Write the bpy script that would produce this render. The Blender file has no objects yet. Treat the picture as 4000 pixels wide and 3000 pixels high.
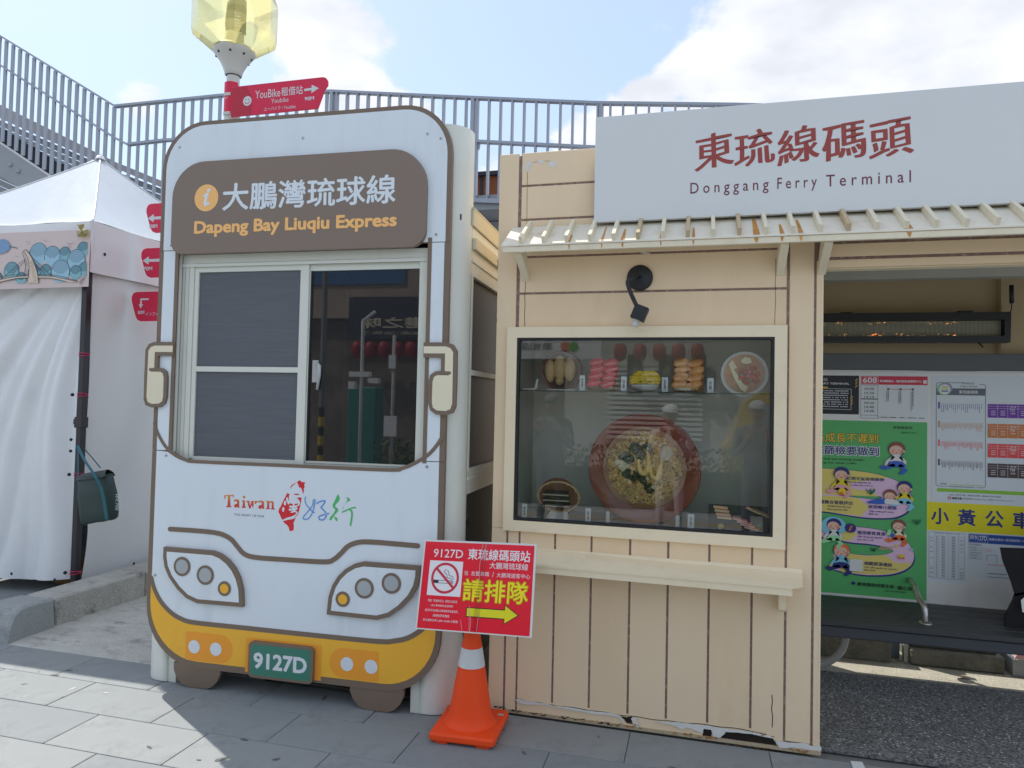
import bpy, bmesh, math, random
from mathutils import Vector, Matrix
from mathutils.geometry import tessellate_polygon
random.seed(7)
SC = bpy.context.scene
COL = SC.collection
R = math.radians
# ---------------------------------------------------------------- camera
CAMZ = 1.6; FPX = 2732.0
_y, _p, _r = R(14.91), R(1.72), R(1.26)
_f = Vector((-math.sin(_y)*math.cos(_p), math.cos(_y)*math.cos(_p), math.sin(_p)))
_rt = Vector((math.cos(_y), math.sin(_y), 0)); _up = _rt.cross(_f)
CA = _rt*math.cos(_r)+_up*math.sin(_r); CB = -_rt*math.sin(_r)+_up*math.cos(_r)
CPOS = Vector((0, 0, CAMZ))
cam = bpy.data.objects.new('camera', bpy.data.cameras.new('camera')); COL.objects.link(cam)
cam.matrix_world = Matrix(((CA.x, CB.x, -_f.x, 0), (CA.y, CB.y, -_f.y, 0), (CA.z, CB.z, -_f.z, CAMZ), (0, 0, 0, 1)))
cam.data.sensor_width = 36; cam.data.lens = FPX/4000*36; cam.data.clip_start = .02; cam.data.clip_end = 2000
SC.camera = cam
# ---------------------------------------------------------------- light
SUN_DIR = Vector((-0.862*math.cos(R(53)), 0.507*math.cos(R(53)), math.sin(R(53))))   # towards the sun
sun = bpy.data.objects.new('sun', bpy.data.lights.new('sun', 'SUN')); COL.objects.link(sun)
sun.data.energy = 2.0; sun.data.angle = R(.5); sun.data.color = (1, .95, .87)
sun.rotation_euler = SUN_DIR.to_track_quat('Z', 'Y').to_euler()
W = bpy.data.worlds.new('World'); SC.world = W; W.use_nodes = True
def build_world():
    nt = W.node_tree; N = nt.nodes; L = nt.links; N.clear()
    out = N.new('ShaderNodeOutputWorld'); bg = N.new('ShaderNodeBackground'); L.new(bg.outputs[0], out.inputs[0])
    sky = N.new('ShaderNodeTexSky'); sky.sky_type = 'NISHITA'; sky.sun_disc = False
    sky.sun_elevation = R(53); sky.sun_rotation = math.atan2(SUN_DIR.x, SUN_DIR.y)
    sky.air_density = 1.0; sky.dust_density = .9; sky.ozone_density = 1.5
    bg.inputs[1].default_value = .112
    tc = N.new('ShaderNodeTexCoord'); sep = N.new('ShaderNodeSeparateXYZ'); L.new(tc.outputs['Generated'], sep.inputs[0])
    def math_(op, a, b=None, c=None):
        m = N.new('ShaderNodeMath'); m.operation = op
        for i, v in enumerate((a, b, c)):
            if v is None: continue
            if isinstance(v, (int, float)): m.inputs[i].default_value = v
            else: L.new(v, m.inputs[i])
        return m.outputs[0]
    zz = math_('ADD', math_('MAXIMUM', sep.outputs[2], 0.0), .16)
    cmb = N.new('ShaderNodeCombineXYZ'); L.new(math_('DIVIDE', sep.outputs[0], zz), cmb.inputs[0]); L.new(math_('DIVIDE', sep.outputs[1], zz), cmb.inputs[1])
    no = N.new('ShaderNodeTexNoise'); no.inputs['Scale'].default_value = 2.9; no.inputs['Detail'].default_value = 9; no.inputs['Roughness'].default_value = .56; no.inputs['Distortion'].default_value = .25
    mp = N.new('ShaderNodeMapping'); mp.inputs['Location'].default_value = (3.1, 1.7, .4); L.new(cmb.outputs[0], mp.inputs[0]); L.new(mp.outputs[0], no.inputs['Vector'])
    v = math_('ADD', no.outputs[0], .07)
    # the banks of cumulus that stand in the sky (direction, size, push)
    for px, py, rad, k in CLOUDS:
        d = (CA*((px-2000)/FPX) - CB*((py-1500)/FPX) + _f).normalized()
        dot = N.new('ShaderNodeVectorMath'); dot.operation = 'DOT_PRODUCT'; L.new(tc.outputs['Generated'], dot.inputs[0]); dot.inputs[1].default_value = d
        ang = math_('ARCCOSINE', math_('MINIMUM', dot.outputs['Value'], 1.0))
        g = N.new('ShaderNodeMapRange'); g.interpolation_type = 'SMOOTHSTEP'; L.new(ang, g.inputs[0])
        g.inputs[1].default_value = 0; g.inputs[2].default_value = rad; g.inputs[3].default_value = k; g.inputs[4].default_value = 0
        v = math_('ADD', v, g.outputs[0])
    rp = N.new('ShaderNodeMapRange'); rp.interpolation_type = 'SMOOTHSTEP'; L.new(v, rp.inputs[0]); rp.inputs[1].default_value = .54; rp.inputs[2].default_value = .63
    n2 = N.new('ShaderNodeTexNoise'); n2.inputs['Scale'].default_value = 5; n2.inputs['Detail'].default_value = 5; L.new(mp.outputs[0], n2.inputs['Vector'])
    cr = N.new('ShaderNodeMapRange'); L.new(n2.outputs[0], cr.inputs[0]); cr.inputs[1].default_value = .35; cr.inputs[2].default_value = .65; cr.inputs[3].default_value = CLOUD_LO; cr.inputs[4].default_value = CLOUD_HI
    cc = N.new('ShaderNodeCombineXYZ'); L.new(cr.outputs[0], cc.inputs[0]); L.new(cr.outputs[0], cc.inputs[1]); L.new(math_('MULTIPLY', cr.outputs[0], 1.03), cc.inputs[2])
    hz = N.new('ShaderNodeMix'); hz.data_type = 'RGBA'; hz.inputs[0].default_value = .66; L.new(sky.outputs[0], hz.inputs[6]); hz.inputs[7].default_value = (2.35, 2.85, 3.6, 1)
    mx = N.new('ShaderNodeMix'); mx.data_type = 'RGBA'; L.new(math_('MULTIPLY', rp.outputs[0], .82), mx.inputs[0]); L.new(hz.outputs[2], mx.inputs[6]); L.new(cc.outputs[0], mx.inputs[7])
    L.new(mx.outputs[2], bg.inputs[0])
CLOUDS = [(3700, 150, .40, .22), (3050, 330, .17, .14), (1180, 170, .15, .20), (1530, 320, .12, .17), (2330, 600, .12, .20), (550, 350, .05, .15), (300, -100, .60, -.17), (2050, 50, .34, -.17), (1950, 330, .15, -.06), (2330, 20, .05, .10), (2550, 30, .05, .10)]
CLOUD_LO, CLOUD_HI = 3.3, 4.3
build_world()
SC.view_settings.view_transform = 'Standard'; SC.view_settings.look = 'None'; SC.view_settings.gamma = 1
SC.view_settings.use_curve_mapping = False; SC.view_settings.exposure = 1.25
SC.render.engine = 'CYCLES'
SC.cycles.max_bounces = 8; SC.cycles.diffuse_bounces = 4; SC.cycles.glossy_bounces = 4; SC.cycles.transparent_max_bounces = 12
# ---------------------------------------------------------------- measuring helpers (camera geometry -> metres)
def ray(px, py): return CA*((px-2000)/FPX) - CB*((py-1500)/FPX) + _f
def atY(px, py, Y): d = ray(px, py); return CPOS + d*(Y/d.y)
def atZ(px, py, z=0): d = ray(px, py); return CPOS + d*((z-CAMZ)/d.z)
BY = R(1.95); BD = Vector((math.cos(BY), math.sin(BY), 0)); BN = Vector((-math.sin(BY), math.cos(BY), 0)); BO = BD*-2.0 + BN*3.42
def bu(px, py, v=0):
    d = ray(px, py); t = ((BO-CPOS).dot(BN)+v)/d.dot(BN); q = CPOS+d*t-BO; return (q.dot(BD), q.z)
# ---------------------------------------------------------------- materials
def nd(nt, t, **kw):
    n = nt.nodes.new(t)
    for k, v in kw.items(): setattr(n, k, v)
    return n
def mat(name, col, rough=.6, metal=0, var=.06, vs=6.0, bump=0, bs=60.0, spec=.5, coat=0, dirt=None, dirts=2.0, dirta=.0, stretch=None, spk=None):
    """procedural paint: base colour with soft cloudy variation, optional stains of a second colour and speckle"""
    m = bpy.data.materials.new(name); m.use_nodes = True; nt = m.node_tree; L = nt.links
    b = nt.nodes['Principled BSDF']; b.inputs['Roughness'].default_value = rough; b.inputs['Metallic'].default_value = metal
    b.inputs['Specular IOR Level'].default_value = spec; b.inputs['Coat Weight'].default_value = coat
    col = tuple(col[:3])+(1,)
    m.diffuse_color = col
    b.inputs['Base Color'].default_value = col
    if var or dirta or bump or spk:
        tc = nd(nt, 'ShaderNodeTexCoord'); src = tc.outputs['Object']
        if stretch:
            mp = nd(nt, 'ShaderNodeMapping'); mp.inputs['Scale'].default_value = stretch; L.new(src, mp.inputs[0]); src = mp.outputs[0]
    cur = None
    if var:
        n = nd(nt, 'ShaderNodeTexNoise'); n.inputs['Scale'].default_value = vs; n.inputs['Detail'].default_value = 6; n.inputs['Roughness'].default_value = .65; L.new(src, n.inputs['Vector'])
        mr = nd(nt, 'ShaderNodeMapRange'); L.new(n.outputs[0], mr.inputs[0]); mr.inputs[1].default_value = .25; mr.inputs[2].default_value = .75; mr.inputs[3].default_value = 1-var; mr.inputs[4].default_value = 1+var
        mx = nd(nt, 'ShaderNodeVectorMath', operation='SCALE'); mx.inputs[0].default_value = col[:3]; L.new(mr.outputs[0], mx.inputs['Scale']); cur = mx.outputs[0]
    if spk:
        n = nd(nt, 'ShaderNodeTexNoise'); n.inputs['Scale'].default_value = spk[0]; n.inputs['Detail'].default_value = 2; L.new(tc.outputs['Object'], n.inputs['Vector'])
        mr = nd(nt, 'ShaderNodeMapRange'); L.new(n.outputs[0], mr.inputs[0]); mr.inputs[1].default_value = .32; mr.inputs[2].default_value = .68; mr.inputs[3].default_value = 1-spk[1]; mr.inputs[4].default_value = 1+spk[1]
        mx = nd(nt, 'ShaderNodeVectorMath', operation='SCALE')
        if cur: L.new(cur, mx.inputs[0])
        else: mx.inputs[0].default_value = col[:3]
        L.new(mr.outputs[0], mx.inputs['Scale']); cur = mx.outputs[0]
    if dirta:
        n = nd(nt, 'ShaderNodeTexNoise'); n.inputs['Scale'].default_value = dirts; n.inputs['Detail'].default_value = 8; n.inputs['Roughness'].default_value = .7; L.new(src, n.inputs['Vector'])
        mr = nd(nt, 'ShaderNodeMapRange'); mr.interpolation_type = 'SMOOTHSTEP'; L.new(n.outputs[0], mr.inputs[0]); mr.inputs[1].default_value = .5; mr.inputs[2].default_value = .72; mr.inputs[3].default_value = 0; mr.inputs[4].default_value = dirta
        mx = nd(nt, 'ShaderNodeMix', data_type='RGBA'); L.new(mr.outputs[0], mx.inputs[0])
        if cur: L.new(cur, mx.inputs[6])
        else: mx.inputs[6].default_value = col
        mx.inputs[7].default_value = tuple(dirt)+(1,); cur = mx.outputs[2]
    if cur: L.new(cur, b.inputs['Base Color'])
    if bump:
        n = nd(nt, 'ShaderNodeTexNoise'); n.inputs['Scale'].default_value = bs; n.inputs['Detail'].default_value = 5; L.new(src, n.inputs['Vector'])
        bp = nd(nt, 'ShaderNodeBump'); bp.inputs['Strength'].default_value = bump; bp.inputs['Distance'].default_value = .01; L.new(n.outputs[0], bp.inputs['Height']); L.new(bp.outputs[0], b.inputs['Normal'])
    return m
def glassmat(name, tint=(.85, .93, .88), refl=1.0, dark=0.0, film=0.0):
    m = bpy.data.materials.new(name); m.use_nodes = True; nt = m.node_tree; L = nt.links; nt.nodes.clear()
    out = nd(nt, 'ShaderNodeOutputMaterial'); tr = nd(nt, 'ShaderNodeBsdfTransparent'); tr.inputs[0].default_value = tuple(tint)+(1,)
    gl = nd(nt, 'ShaderNodeBsdfGlossy'); gl.inputs['Roughness'].default_value = .0; gl.inputs[0].default_value = (1, 1, 1, 1)
    fr = nd(nt, 'ShaderNodeFresnel'); fr.inputs[0].default_value = 1.5
    mr = nd(nt, 'ShaderNodeMath', operation='MULTIPLY_ADD'); L.new(fr.outputs[0], mr.inputs[0]); mr.inputs[1].default_value = refl; mr.inputs[2].default_value = dark
    mx = nd(nt, 'ShaderNodeMixShader'); L.new(mr.outputs[0], mx.inputs[0]); L.new(gl.outputs[0], mx.inputs[2]); L.new(mx.outputs[0], out.inputs[0])
    if film:        # dust on the pane
        df = nd(nt, 'ShaderNodeBsdfDiffuse'); df.inputs[0].default_value = (.55, .58, .62, 1); m2 = nd(nt, 'ShaderNodeMixShader'); m2.inputs[0].default_value = film
        L.new(tr.outputs[0], m2.inputs[1]); L.new(df.outputs[0], m2.inputs[2]); L.new(m2.outputs[0], mx.inputs[1])
    else: L.new(tr.outputs[0], mx.inputs[1])
    return m
MM = {}
def M(k, *a, **kw):
    if k not in MM: MM[k] = mat(k, *a, **kw)
    return MM[k]
def srgb(r, g, b):
    f = lambda c: (c/255/12.92) if c <= 10 else ((c/255+.055)/1.055)**2.4
    return (f(r), f(g), f(b))
def ink(name, r, g, b, rough=.5):        # flat print
    return M(name, srgb(r, g, b), rough, var=.02)
# ---------------------------------------------------------------- mesh builder
def cr(pts, n=8, closed=False):
    o = []; P = [tuple(p) for p in pts]; K = len(P)
    rng = range(K if closed else K-1)
    for i in rng:
        p0 = P[(i-1) % K] if closed or i > 0 else P[0]; p1 = P[i]; p2 = P[(i+1) % K]; p3 = P[(i+2) % K] if closed or i+2 < K else P[-1]
        for j in range(n):
            t = j/n
            o.append(tuple(.5*((2*b)+(-a+c)*t+(2*a-5*b+4*c-d)*t*t+(-a+3*b-3*c+d)*t**3) for a, b, c, d in zip(p0, p1, p2, p3)))
    if not closed: o.append(P[-1])
    return o
def rr(x0, z0, x1, z1, r, n=6):
    """rounded rectangle, r = one radius or (bl, br, tr, tl)"""
    if isinstance(r, (int, float)): r = (r,)*4
    o = []
    for (cx, cz, a0, q) in ((x0, z0, 180, r[0]), (x1, z0, 270, r[1]), (x1, z1, 0, r[2]), (x0, z1, 90, r[3])):
        sx = 1 if cx == x0 else -1; sz = 1 if cz == z0 else -1
        if q <= 0: o.append((cx, cz)); continue
        for i in range(n+1):
            a = R(a0+90*i/n); o.append((cx+sx*q+q*math.cos(a), cz+sz*q+q*math.sin(a)))
    return o
def ell(cx, cz, rx, rz=None, n=28, a0=0, a1=360):
    rz = rz or rx; full = abs(a1-a0) >= 360
    return [(cx+rx*math.cos(R(a0+(a1-a0)*i/n)), cz+rz*math.sin(R(a0+(a1-a0)*i/n))) for i in range(n if full else n+1)]
def ribbon(pts, w, closed=False, caps=True):
    """outline loops of a line of width w (mitred); returns list of loops"""
    P = [Vector(p) for p in pts]; K = len(P); Lf = []; Rt = []
    for i in range(K):
        a = P[i-1] if (i > 0 or closed) else None; b = P[(i+1) % K] if (i < K-1 or closed) else None
        d1 = (P[i]-a).normalized() if a is not None and (P[i]-a).length > 1e-9 else None
        d2 = (b-P[i]).normalized() if b is not None and (b-P[i]).length > 1e-9 else None
        d1 = d1 or d2; d2 = d2 or d1
        n1 = Vector((-d1.y, d1.x)); n2 = Vector((-d2.y, d2.x)); n = (n1+n2)
        n = n.normalized() if n.length > 1e-6 else n1
        k = min(1/max(n.dot(n1), .35), 2.2)
        Lf.append(P[i]+n*(w/2*k)); Rt.append(P[i]-n*(w/2*k))
    if closed: return [[tuple(v) for v in Lf], [tuple(v) for v in Rt]]
    cap1, cap0 = [], []
    if caps:
        d = (P[-1]-P[-2]).normalized(); a = math.atan2(d.y, d.x)
        cap1 = [(P[-1].x+w/2*math.cos(a+R(t)), P[-1].y+w/2*math.sin(a+R(t))) for t in (60, 30, 0, -30, -60)]
        d = (P[0]-P[1]).normalized(); a = math.atan2(d.y, d.x)
        cap0 = [(P[0].x+w/2*math.cos(a+R(t)), P[0].y+w/2*math.sin(a+R(t))) for t in (60, 30, 0, -30, -60)]
    return [[tuple(v) for v in Lf]+cap1+[tuple(v) for v in reversed(Rt)]+cap0]
_txt = {}
def glyphs(body, off=0.0, res=3, vertical=False):
    key = (body, off, res)
    if key in _txt: return _txt[key]
    c = bpy.data.curves.new('lettering', 'FONT'); c.body = body; c.offset = off; c.resolution_u = res
    if '\n' in body: c.space_line = 1.0; c.align_x = 'CENTER'
    o = bpy.data.objects.new('lettering', c); COL.objects.link(o)
    dg = bpy.context.evaluated_depsgraph_get(); ev = o.evaluated_get(dg); me = ev.to_mesh()
    v = [(q.co.x, q.co.y) for q in me.vertices]; f = [tuple(p.vertices) for p in me.polygons]
    ev.to_mesh_clear(); bpy.data.objects.remove(o); bpy.data.curves.remove(c)
    _txt[key] = (v, f); return _txt[key]
def wm(o):
    m = o.matrix_basis.copy()
    while o.parent: o = o.parent; m = o.matrix_basis @ m
    return m
class MB:
    def __init__(s): s.v = []; s.f = []; s.m = []; s.sm = []; s.ms = []; s.cur = 0; s.T = None; s.smooth = False; s.brush = False
    def use(s, m):
        if m not in s.ms: s.ms.append(m)
        s.cur = s.ms.index(m); return s
    def add(s, vs, fs, smooth=None):
        b = len(s.v)
        s.v += [tuple(s.T @ Vector(q)) if s.T else tuple(q) for q in vs]
        for f in fs: s.f.append(tuple(b+i for i in f)); s.m.append(s.cur); s.sm.append(s.smooth if smooth is None else smooth)
        return s
    def box(s, x0, x1, y0, y1, z0, z1, bev=0):
        if bev <= 0:
            return s.add([(x, y, z) for z in (z0, z1) for y in (y0, y1) for x in (x0, x1)], [(0, 2, 3, 1), (4, 5, 7, 6), (0, 1, 5, 4), (2, 6, 7, 3), (0, 4, 6, 2), (1, 3, 7, 5)])
        b = min(bev, abs(x1-x0)*.45, abs(y1-y0)*.45, abs(z1-z0)*.45); V = []; idx = {}
        for sx in (0, 1):
            for sy in (0, 1):
                for sz in (0, 1):
                    X = (x0, x1)[sx]; Y = (y0, y1)[sy]; Z = (z0, z1)[sz]; dx = b*(1-2*sx); dy = b*(1-2*sy); dz = b*(1-2*sz)
                    for a, q in enumerate(((X, Y+dy, Z+dz), (X+dx, Y, Z+dz), (X+dx, Y+dy, Z))): idx[(sx, sy, sz, a)] = len(V); V.append(q)
        F = []
        I = lambda *k: idx[k]
        for sx in (0, 1): F.append((I(sx, 0, 0, 0), I(sx, 1, 0, 0), I(sx, 1, 1, 0), I(sx, 0, 1, 0)))
        for sy in (0, 1): F.append((I(0, sy, 0, 1), I(1, sy, 0, 1), I(1, sy, 1, 1), I(0, sy, 1, 1)))
        for sz in (0, 1): F.append((I(0, 0, sz, 2), I(1, 0, sz, 2), I(1, 1, sz, 2), I(0, 1, sz, 2)))
        for sx in (0, 1):
            for sy in (0, 1): F.append((I(sx, sy, 0, 0), I(sx, sy, 1, 0), I(sx, sy, 1, 1), I(sx, sy, 0, 1)))
            for sz in (0, 1): F.append((I(sx, 0, sz, 0), I(sx, 1, sz, 0), I(sx, 1, sz, 2), I(sx, 0, sz, 2)))
        for sy in (0, 1):
            for sz in (0, 1): F.append((I(0, sy, sz, 1), I(1, sy, sz, 1), I(1, sy, sz, 2), I(0, sy, sz, 2)))
        for sx in (0, 1):
            for sy in (0, 1):
                for sz in (0, 1): F.append((I(sx, sy, sz, 0), I(sx, sy, sz, 1), I(sx, sy, sz, 2)))
        return s.add(V, F)
    def prism(s, loops, y0, y1=None):
        """shape in the x-z plane; front at y0 (towards the viewer), back at y1"""
        if loops and isinstance(loops[0][0], (int, float)): loops = [loops]
        flat = [p for l in loops for p in l]
        tr = tessellate_polygon([[Vector((p[0], p[1], 0)) for p in l] for l in loops])
        n = len(flat); vs = [(p[0], y0, p[1]) for p in flat]; fs = [tuple(t) for t in tr]
        if y1 is not None:
            vs += [(p[0], y1, p[1]) for p in flat]; fs += [tuple(n+i for i in reversed(t)) for t in tr]; o = 0
            for l in loops:
                k = len(l)
                for i in range(k): fs.append((o+i, o+(i+1) % k, n+o+(i+1) % k, n+o+i))
                o += k
        return s.add(vs, fs, False)
    def line(s, pts, w, y0, y1=None, closed=False, caps=True): return s.prism(ribbon(pts, w, closed, caps), y0, y1)
    def text(s, body, x0, z0, x1, z1, y, off=0.0, shear=0.0, res=3, mirror=False, thick=0, fn=None):
        v, f = glyphs(body, 0.0, res)
        if not v: return s
        bold = max(off, 0)
        a0 = min(p[0] for p in v)-bold; a1 = max(p[0] for p in v)+bold; b0 = min(p[1] for p in v)-bold; b1 = max(p[1] for p in v)+bold
        sx = (x1-x0)/max(a1-a0, 1e-6); sz = (z1-z0)/max(b1-b0, 1e-6)
        k_ = .75
        shifts = [(-bold, 0), (-bold*.5, .004), (0, 0), (bold*.5, -.004), (bold, 0)] if s.brush and bold > 0 else [(0, 0)] if bold <= 0 else [(bold, 0), (-bold, 0), (0, bold), (0, -bold)]+([(bold*k_, bold*k_), (-bold*k_, bold*k_), (bold*k_, -bold*k_), (-bold*k_, -bold*k_)] if bold > .03 else [])
        for n_, (hx, hz) in enumerate(shifts): s._text([(p[0]+hx, p[1]+hz) for p in v], f, a0, b0, sx, sz, x0, z0, x1, y-n_*2.5e-5, mirror, shear, fn)
        return s
    def _text(s, v, f, a0, b0, sx, sz, x0, z0, x1, y, mirror, shear, fn):
        o = []
        for p in v:
            X = (p[0]-a0)*sx; Z = (p[1]-b0)*sz
            if mirror: X = (x1-x0)-X
            X += shear*Z; q = (x0+X, z0+Z)
            if fn: q = fn(*q)
            o.append((q[0], y, q[1]))
        return s.add(o, f, False)
    def tube(s, path, r, n=8, closed=False, smooth=True):
        P = [Vector(p) for p in path]; K = len(P); vs = []; fs = []
        rs = r if isinstance(r, (list, tuple)) else [r]*K; prev = None
        for i in range(K):
            a = P[i-1] if (i > 0 or closed) else P[i]; b = P[(i+1) % K] if (i < K-1 or closed) else P[i]
            d = (b-a).normalized() if (b-a).length > 1e-9 else Vector((0, 0, 1))
            if prev is None: u = d.cross(Vector((0, 0, 1)) if abs(d.z) < .9 else Vector((1, 0, 0))).normalized()
            else: u = (prev-d*prev.dot(d)).normalized()
            prev = u; w = d.cross(u)
            for j in range(n): t = 2*math.pi*j/n; vs.append(P[i]+(u*math.cos(t)+w*math.sin(t))*rs[i])
        for i in range(K if closed else K-1):
            for j in range(n): fs.append((i*n+j, i*n+(j+1) % n, ((i+1) % K)*n+(j+1) % n, ((i+1) % K)*n+j))
        if not closed: fs += [tuple(range(n-1, -1, -1)), tuple((K-1)*n+j for j in range(n))]
        return s.add(vs, fs, smooth)
    def lathe(s, prof, c=(0, 0, 0), n=32, axis='z', smooth=True, a0=0, a1=360):
        full = a1-a0 >= 360; k = n if full else n+1; vs = []; fs = []
        for (r, h) in prof:
            for j in range(k):
                t = R(a0+(a1-a0)*j/n); x, y, z = r*math.cos(t), r*math.sin(t), h
                if axis == 'y': x, y, z = x, -h, y        # h grows towards the viewer
                if axis == 'x': x, y, z = h, x, y
                vs.append((c[0]+x, c[1]+y, c[2]+z))
        for i in range(len(prof)-1):
            for j in range(n if full else n): fs.append((i*k+j, i*k+(j+1) % k, (i+1)*k+(j+1) % k, (i+1)*k+j))
        return s.add(vs, fs, smooth)
    def blob(s, c, r, n=10, m=7, rot=None, jit=0):
        vs = []; fs = []; r = r if isinstance(r, (tuple, list)) else (r,)*3
        for i in range(m+1):
            for j in range(n):
                th = math.pi*i/m; ph = 2*math.pi*j/n; k = 1+random.uniform(-jit, jit)
                p = Vector((r[0]*math.sin(th)*math.cos(ph)*k, r[1]*math.sin(th)*math.sin(ph)*k, r[2]*math.cos(th)*k))
                if rot: p = rot @ p
                vs.append(Vector(c)+p)
        for i in range(m):
            for j in range(n): fs.append((i*n+j, i*n+(j+1) % n, (i+1)*n+(j+1) % n, (i+1)*n+j))
        return s.add(vs, fs, True)
    def grid(s, fn, nu, nv, smooth=True):
        vs = [fn(i/nu, j/nv) for j in range(nv+1) for i in range(nu+1)]
        return s.add(vs, [(j*(nu+1)+i, j*(nu+1)+i+1, (j+1)*(nu+1)+i+1, (j+1)*(nu+1)+i) for j in range(nv) for i in range(nu)], smooth)
    def build(s, name, parent=None, local=False, m=None):
        if m: s.ms = [m]; s.m = [0]*len(s.f)
        me = bpy.data.meshes.new(name)
        vs = s.v
        if parent is not None and not local:
            inv = wm(parent).inverted(); vs = [tuple(inv @ Vector(q)) for q in vs]
        me.from_pydata(vs, [], s.f)
        for q in s.ms: me.materials.append(q)
        me.polygons.foreach_set('material_index', s.m); me.polygons.foreach_set('use_smooth', s.sm)
        me.update()
        bm = bmesh.new(); bm.from_mesh(me); bmesh.ops.recalc_face_normals(bm, faces=[f for f in bm.faces]) if len(bm.faces) < 4000 else None; bm.to_mesh(me); bm.free()
        o = bpy.data.objects.new(name, me); COL.objects.link(o)
        if parent is not None: o.parent = parent
        return o
def tag(o, label=None, cat=None, group=None, kind=None):
    if label: o['label'] = label
    if cat: o['category'] = cat
    if group: o['group'] = group
    if kind: o['kind'] = kind
    return o
def thing(name, label, cat, loc=(0, 0, 0), rz=0, group=None, kind=None):
    o = bpy.data.objects.new(name, None); COL.objects.link(o); o.location = loc; o.rotation_euler = (0, 0, rz); o.empty_display_size = .1
    return tag(o, label, cat, group, kind)
def place(src, parent=None, loc=(0, 0, 0), rot=None, name=None):
    c = src.copy(); COL.objects.link(c); c.parent = parent; c.location = loc
    if rot: c.rotation_euler = rot
    return c
def bx(name, parent, m, *a, bev=0, local=False): return MB().use(m).box(*a, bev=bev).build(name, parent, local)
# ================================================================ SETTING
m_tile = [M('granite_paver_%d' % i, c, .72, var=.07, vs=3, bump=.25, bs=220, spk=(340, .16), dirt=(.17, .18, .175), dirts=4.0, dirta=.6) for i, c in enumerate(((.265, .285, .288), (.285, .30, .30), (.245, .265, .272)))]
m_joint = M('mortar', (.16, .16, .15), .9, bump=.2)
m_asph = M('asphalt', (.17, .172, .17), .85, var=.14, vs=1.2, bump=.9, bs=80, spk=(85, .65))
m_conc = M('concrete', (.52, .515, .47), .85, var=.14, vs=4, bump=.5, bs=30, spk=(140, .14), dirt=(.20, .20, .18), dirts=5, dirta=.8, stretch=(1.0, 2.2, 1))
m_stripc = M('gutter_concrete', (.40, .375, .30), .9, var=.12, vs=6, bump=.6, bs=90, spk=(160, .25), dirt=(.2, .18, .14), dirts=9, dirta=.5)
tag(bx('ground', None, M('far_ground', (.22, .22, .21), .9, var=.1, vs=.5), -400, 400, -400, 400, -.3, -.03), kind='structure')
tag(bx('road', None, M('worn_road', (.34, .34, .33), .85, var=.1, vs=1, spk=(60, .3)), -60, 60, -14, -2.2, -.028, -.018), kind='structure')
tag(bx('asphalt_yard', None, m_asph, .30, 30, 3.665, 4.76, -.02, -.006), kind='structure')
tag(bx('yard_beyond', None, m_asph, -30, 30, 5.6, 30, -.025, -.012), kind='structure')
tag(bx('gutter_strip', None, m_stripc, .30, 30, 4.76, 5.6, -.02, -.004), kind='structure')
# concrete apron between the booth and the tent, hand trowelled
ap = MB().use(m_conc).grid(lambda u, v: (-4.27+u*1.9, 3.551+v*4, (-.002 if v == 0 else .004)+.018*v+.006*math.sin(u*9+v*14)*math.sin(v*7)), 20, 40)
tag(ap.build('concrete_apron'), kind='structure')
tag(bx('tent_floor', None, m_tile[2], -12, -4.5, 3.3, 12, -.02, -.003), kind='structure')
tag(bx('booth_floor', None, m_joint, -2.4, .31, 3.6, 8, -.02, -.003), kind='structure')
# pavement: every paver lies singly, 0.646 x 0.315 m in running bond
pav = thing('pavement', None, None, kind='structure')
bx('mortar_bed', pav, m_joint, -9.0, 3.4, -2.2, 3.56, -.05, -.006)
TW, TD = .646, .3145
pmesh = []
for mm in m_tile:
    o = MB().use(mm).box(-TW/2+.0022, TW/2-.0022, -TD/2+.0022, TD/2-.0022, -.03, 0, bev=.0018).build('paver'); pmesh.append(o.data); bpy.data.objects.remove(o)
cnt = 0
for r in range(7):
    yc = 3.55-TD/2-r*TD
    offx = -3.226 if r % 2 else -2.885
    for k in range(-3 if r < 4 else 0, 8):
        xc = offx+TW/2+k*TW
        if xc < -5.3 or xc > 2.1: continue
        o = bpy.data.objects.new('paver', random.choice(pmesh)); COL.objects.link(o); o.parent = pav
        o.location = (xc, yc, random.uniform(-.001, .001)); cnt += 1
rs_ = random.Random(21)
for k in range(70):
    cx, cy = rs_.uniform(-4.2, 1.4), rs_.uniform(2.4, 3.45); w = rs_.uniform(.004, .04)*(1 if k < 36 else .4); t = rs_.uniform(0, 3.1); n_ = 9
    pts = [(w*math.cos(a)*rs_.uniform(.6, 1.1), w*.35*math.sin(a)*rs_.uniform(.6, 1.2)) for a in [i*2*math.pi/n_ for i in range(n_)]]
    MB().use(M('pavement_stain', (.13, .135, .125), .85, var=.3, vs=60) if k % 6 else M('gum_spot', (.5, .5, .47), .8)).add([(cx+x*math.cos(t)-y*math.sin(t), cy+x*math.sin(t)+y*math.cos(t), .0022) for x, y in pts], [tuple(range(n_))]).build('stain', pav)
far = MB().use(m_tile[0]); far.box(-9, 3.4, -2.2, 3.55-7*TD, -.03, -.001); far.box(-9, -5.5, 3.55-7*TD, 3.30, -.03, -.001); far.box(2.5, 3.4, 3.55-7*TD, 3.56, -.03, -.001)
far.build('paved_remainder', pav)
gt = MB(); rg2 = random.Random(31)
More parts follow.
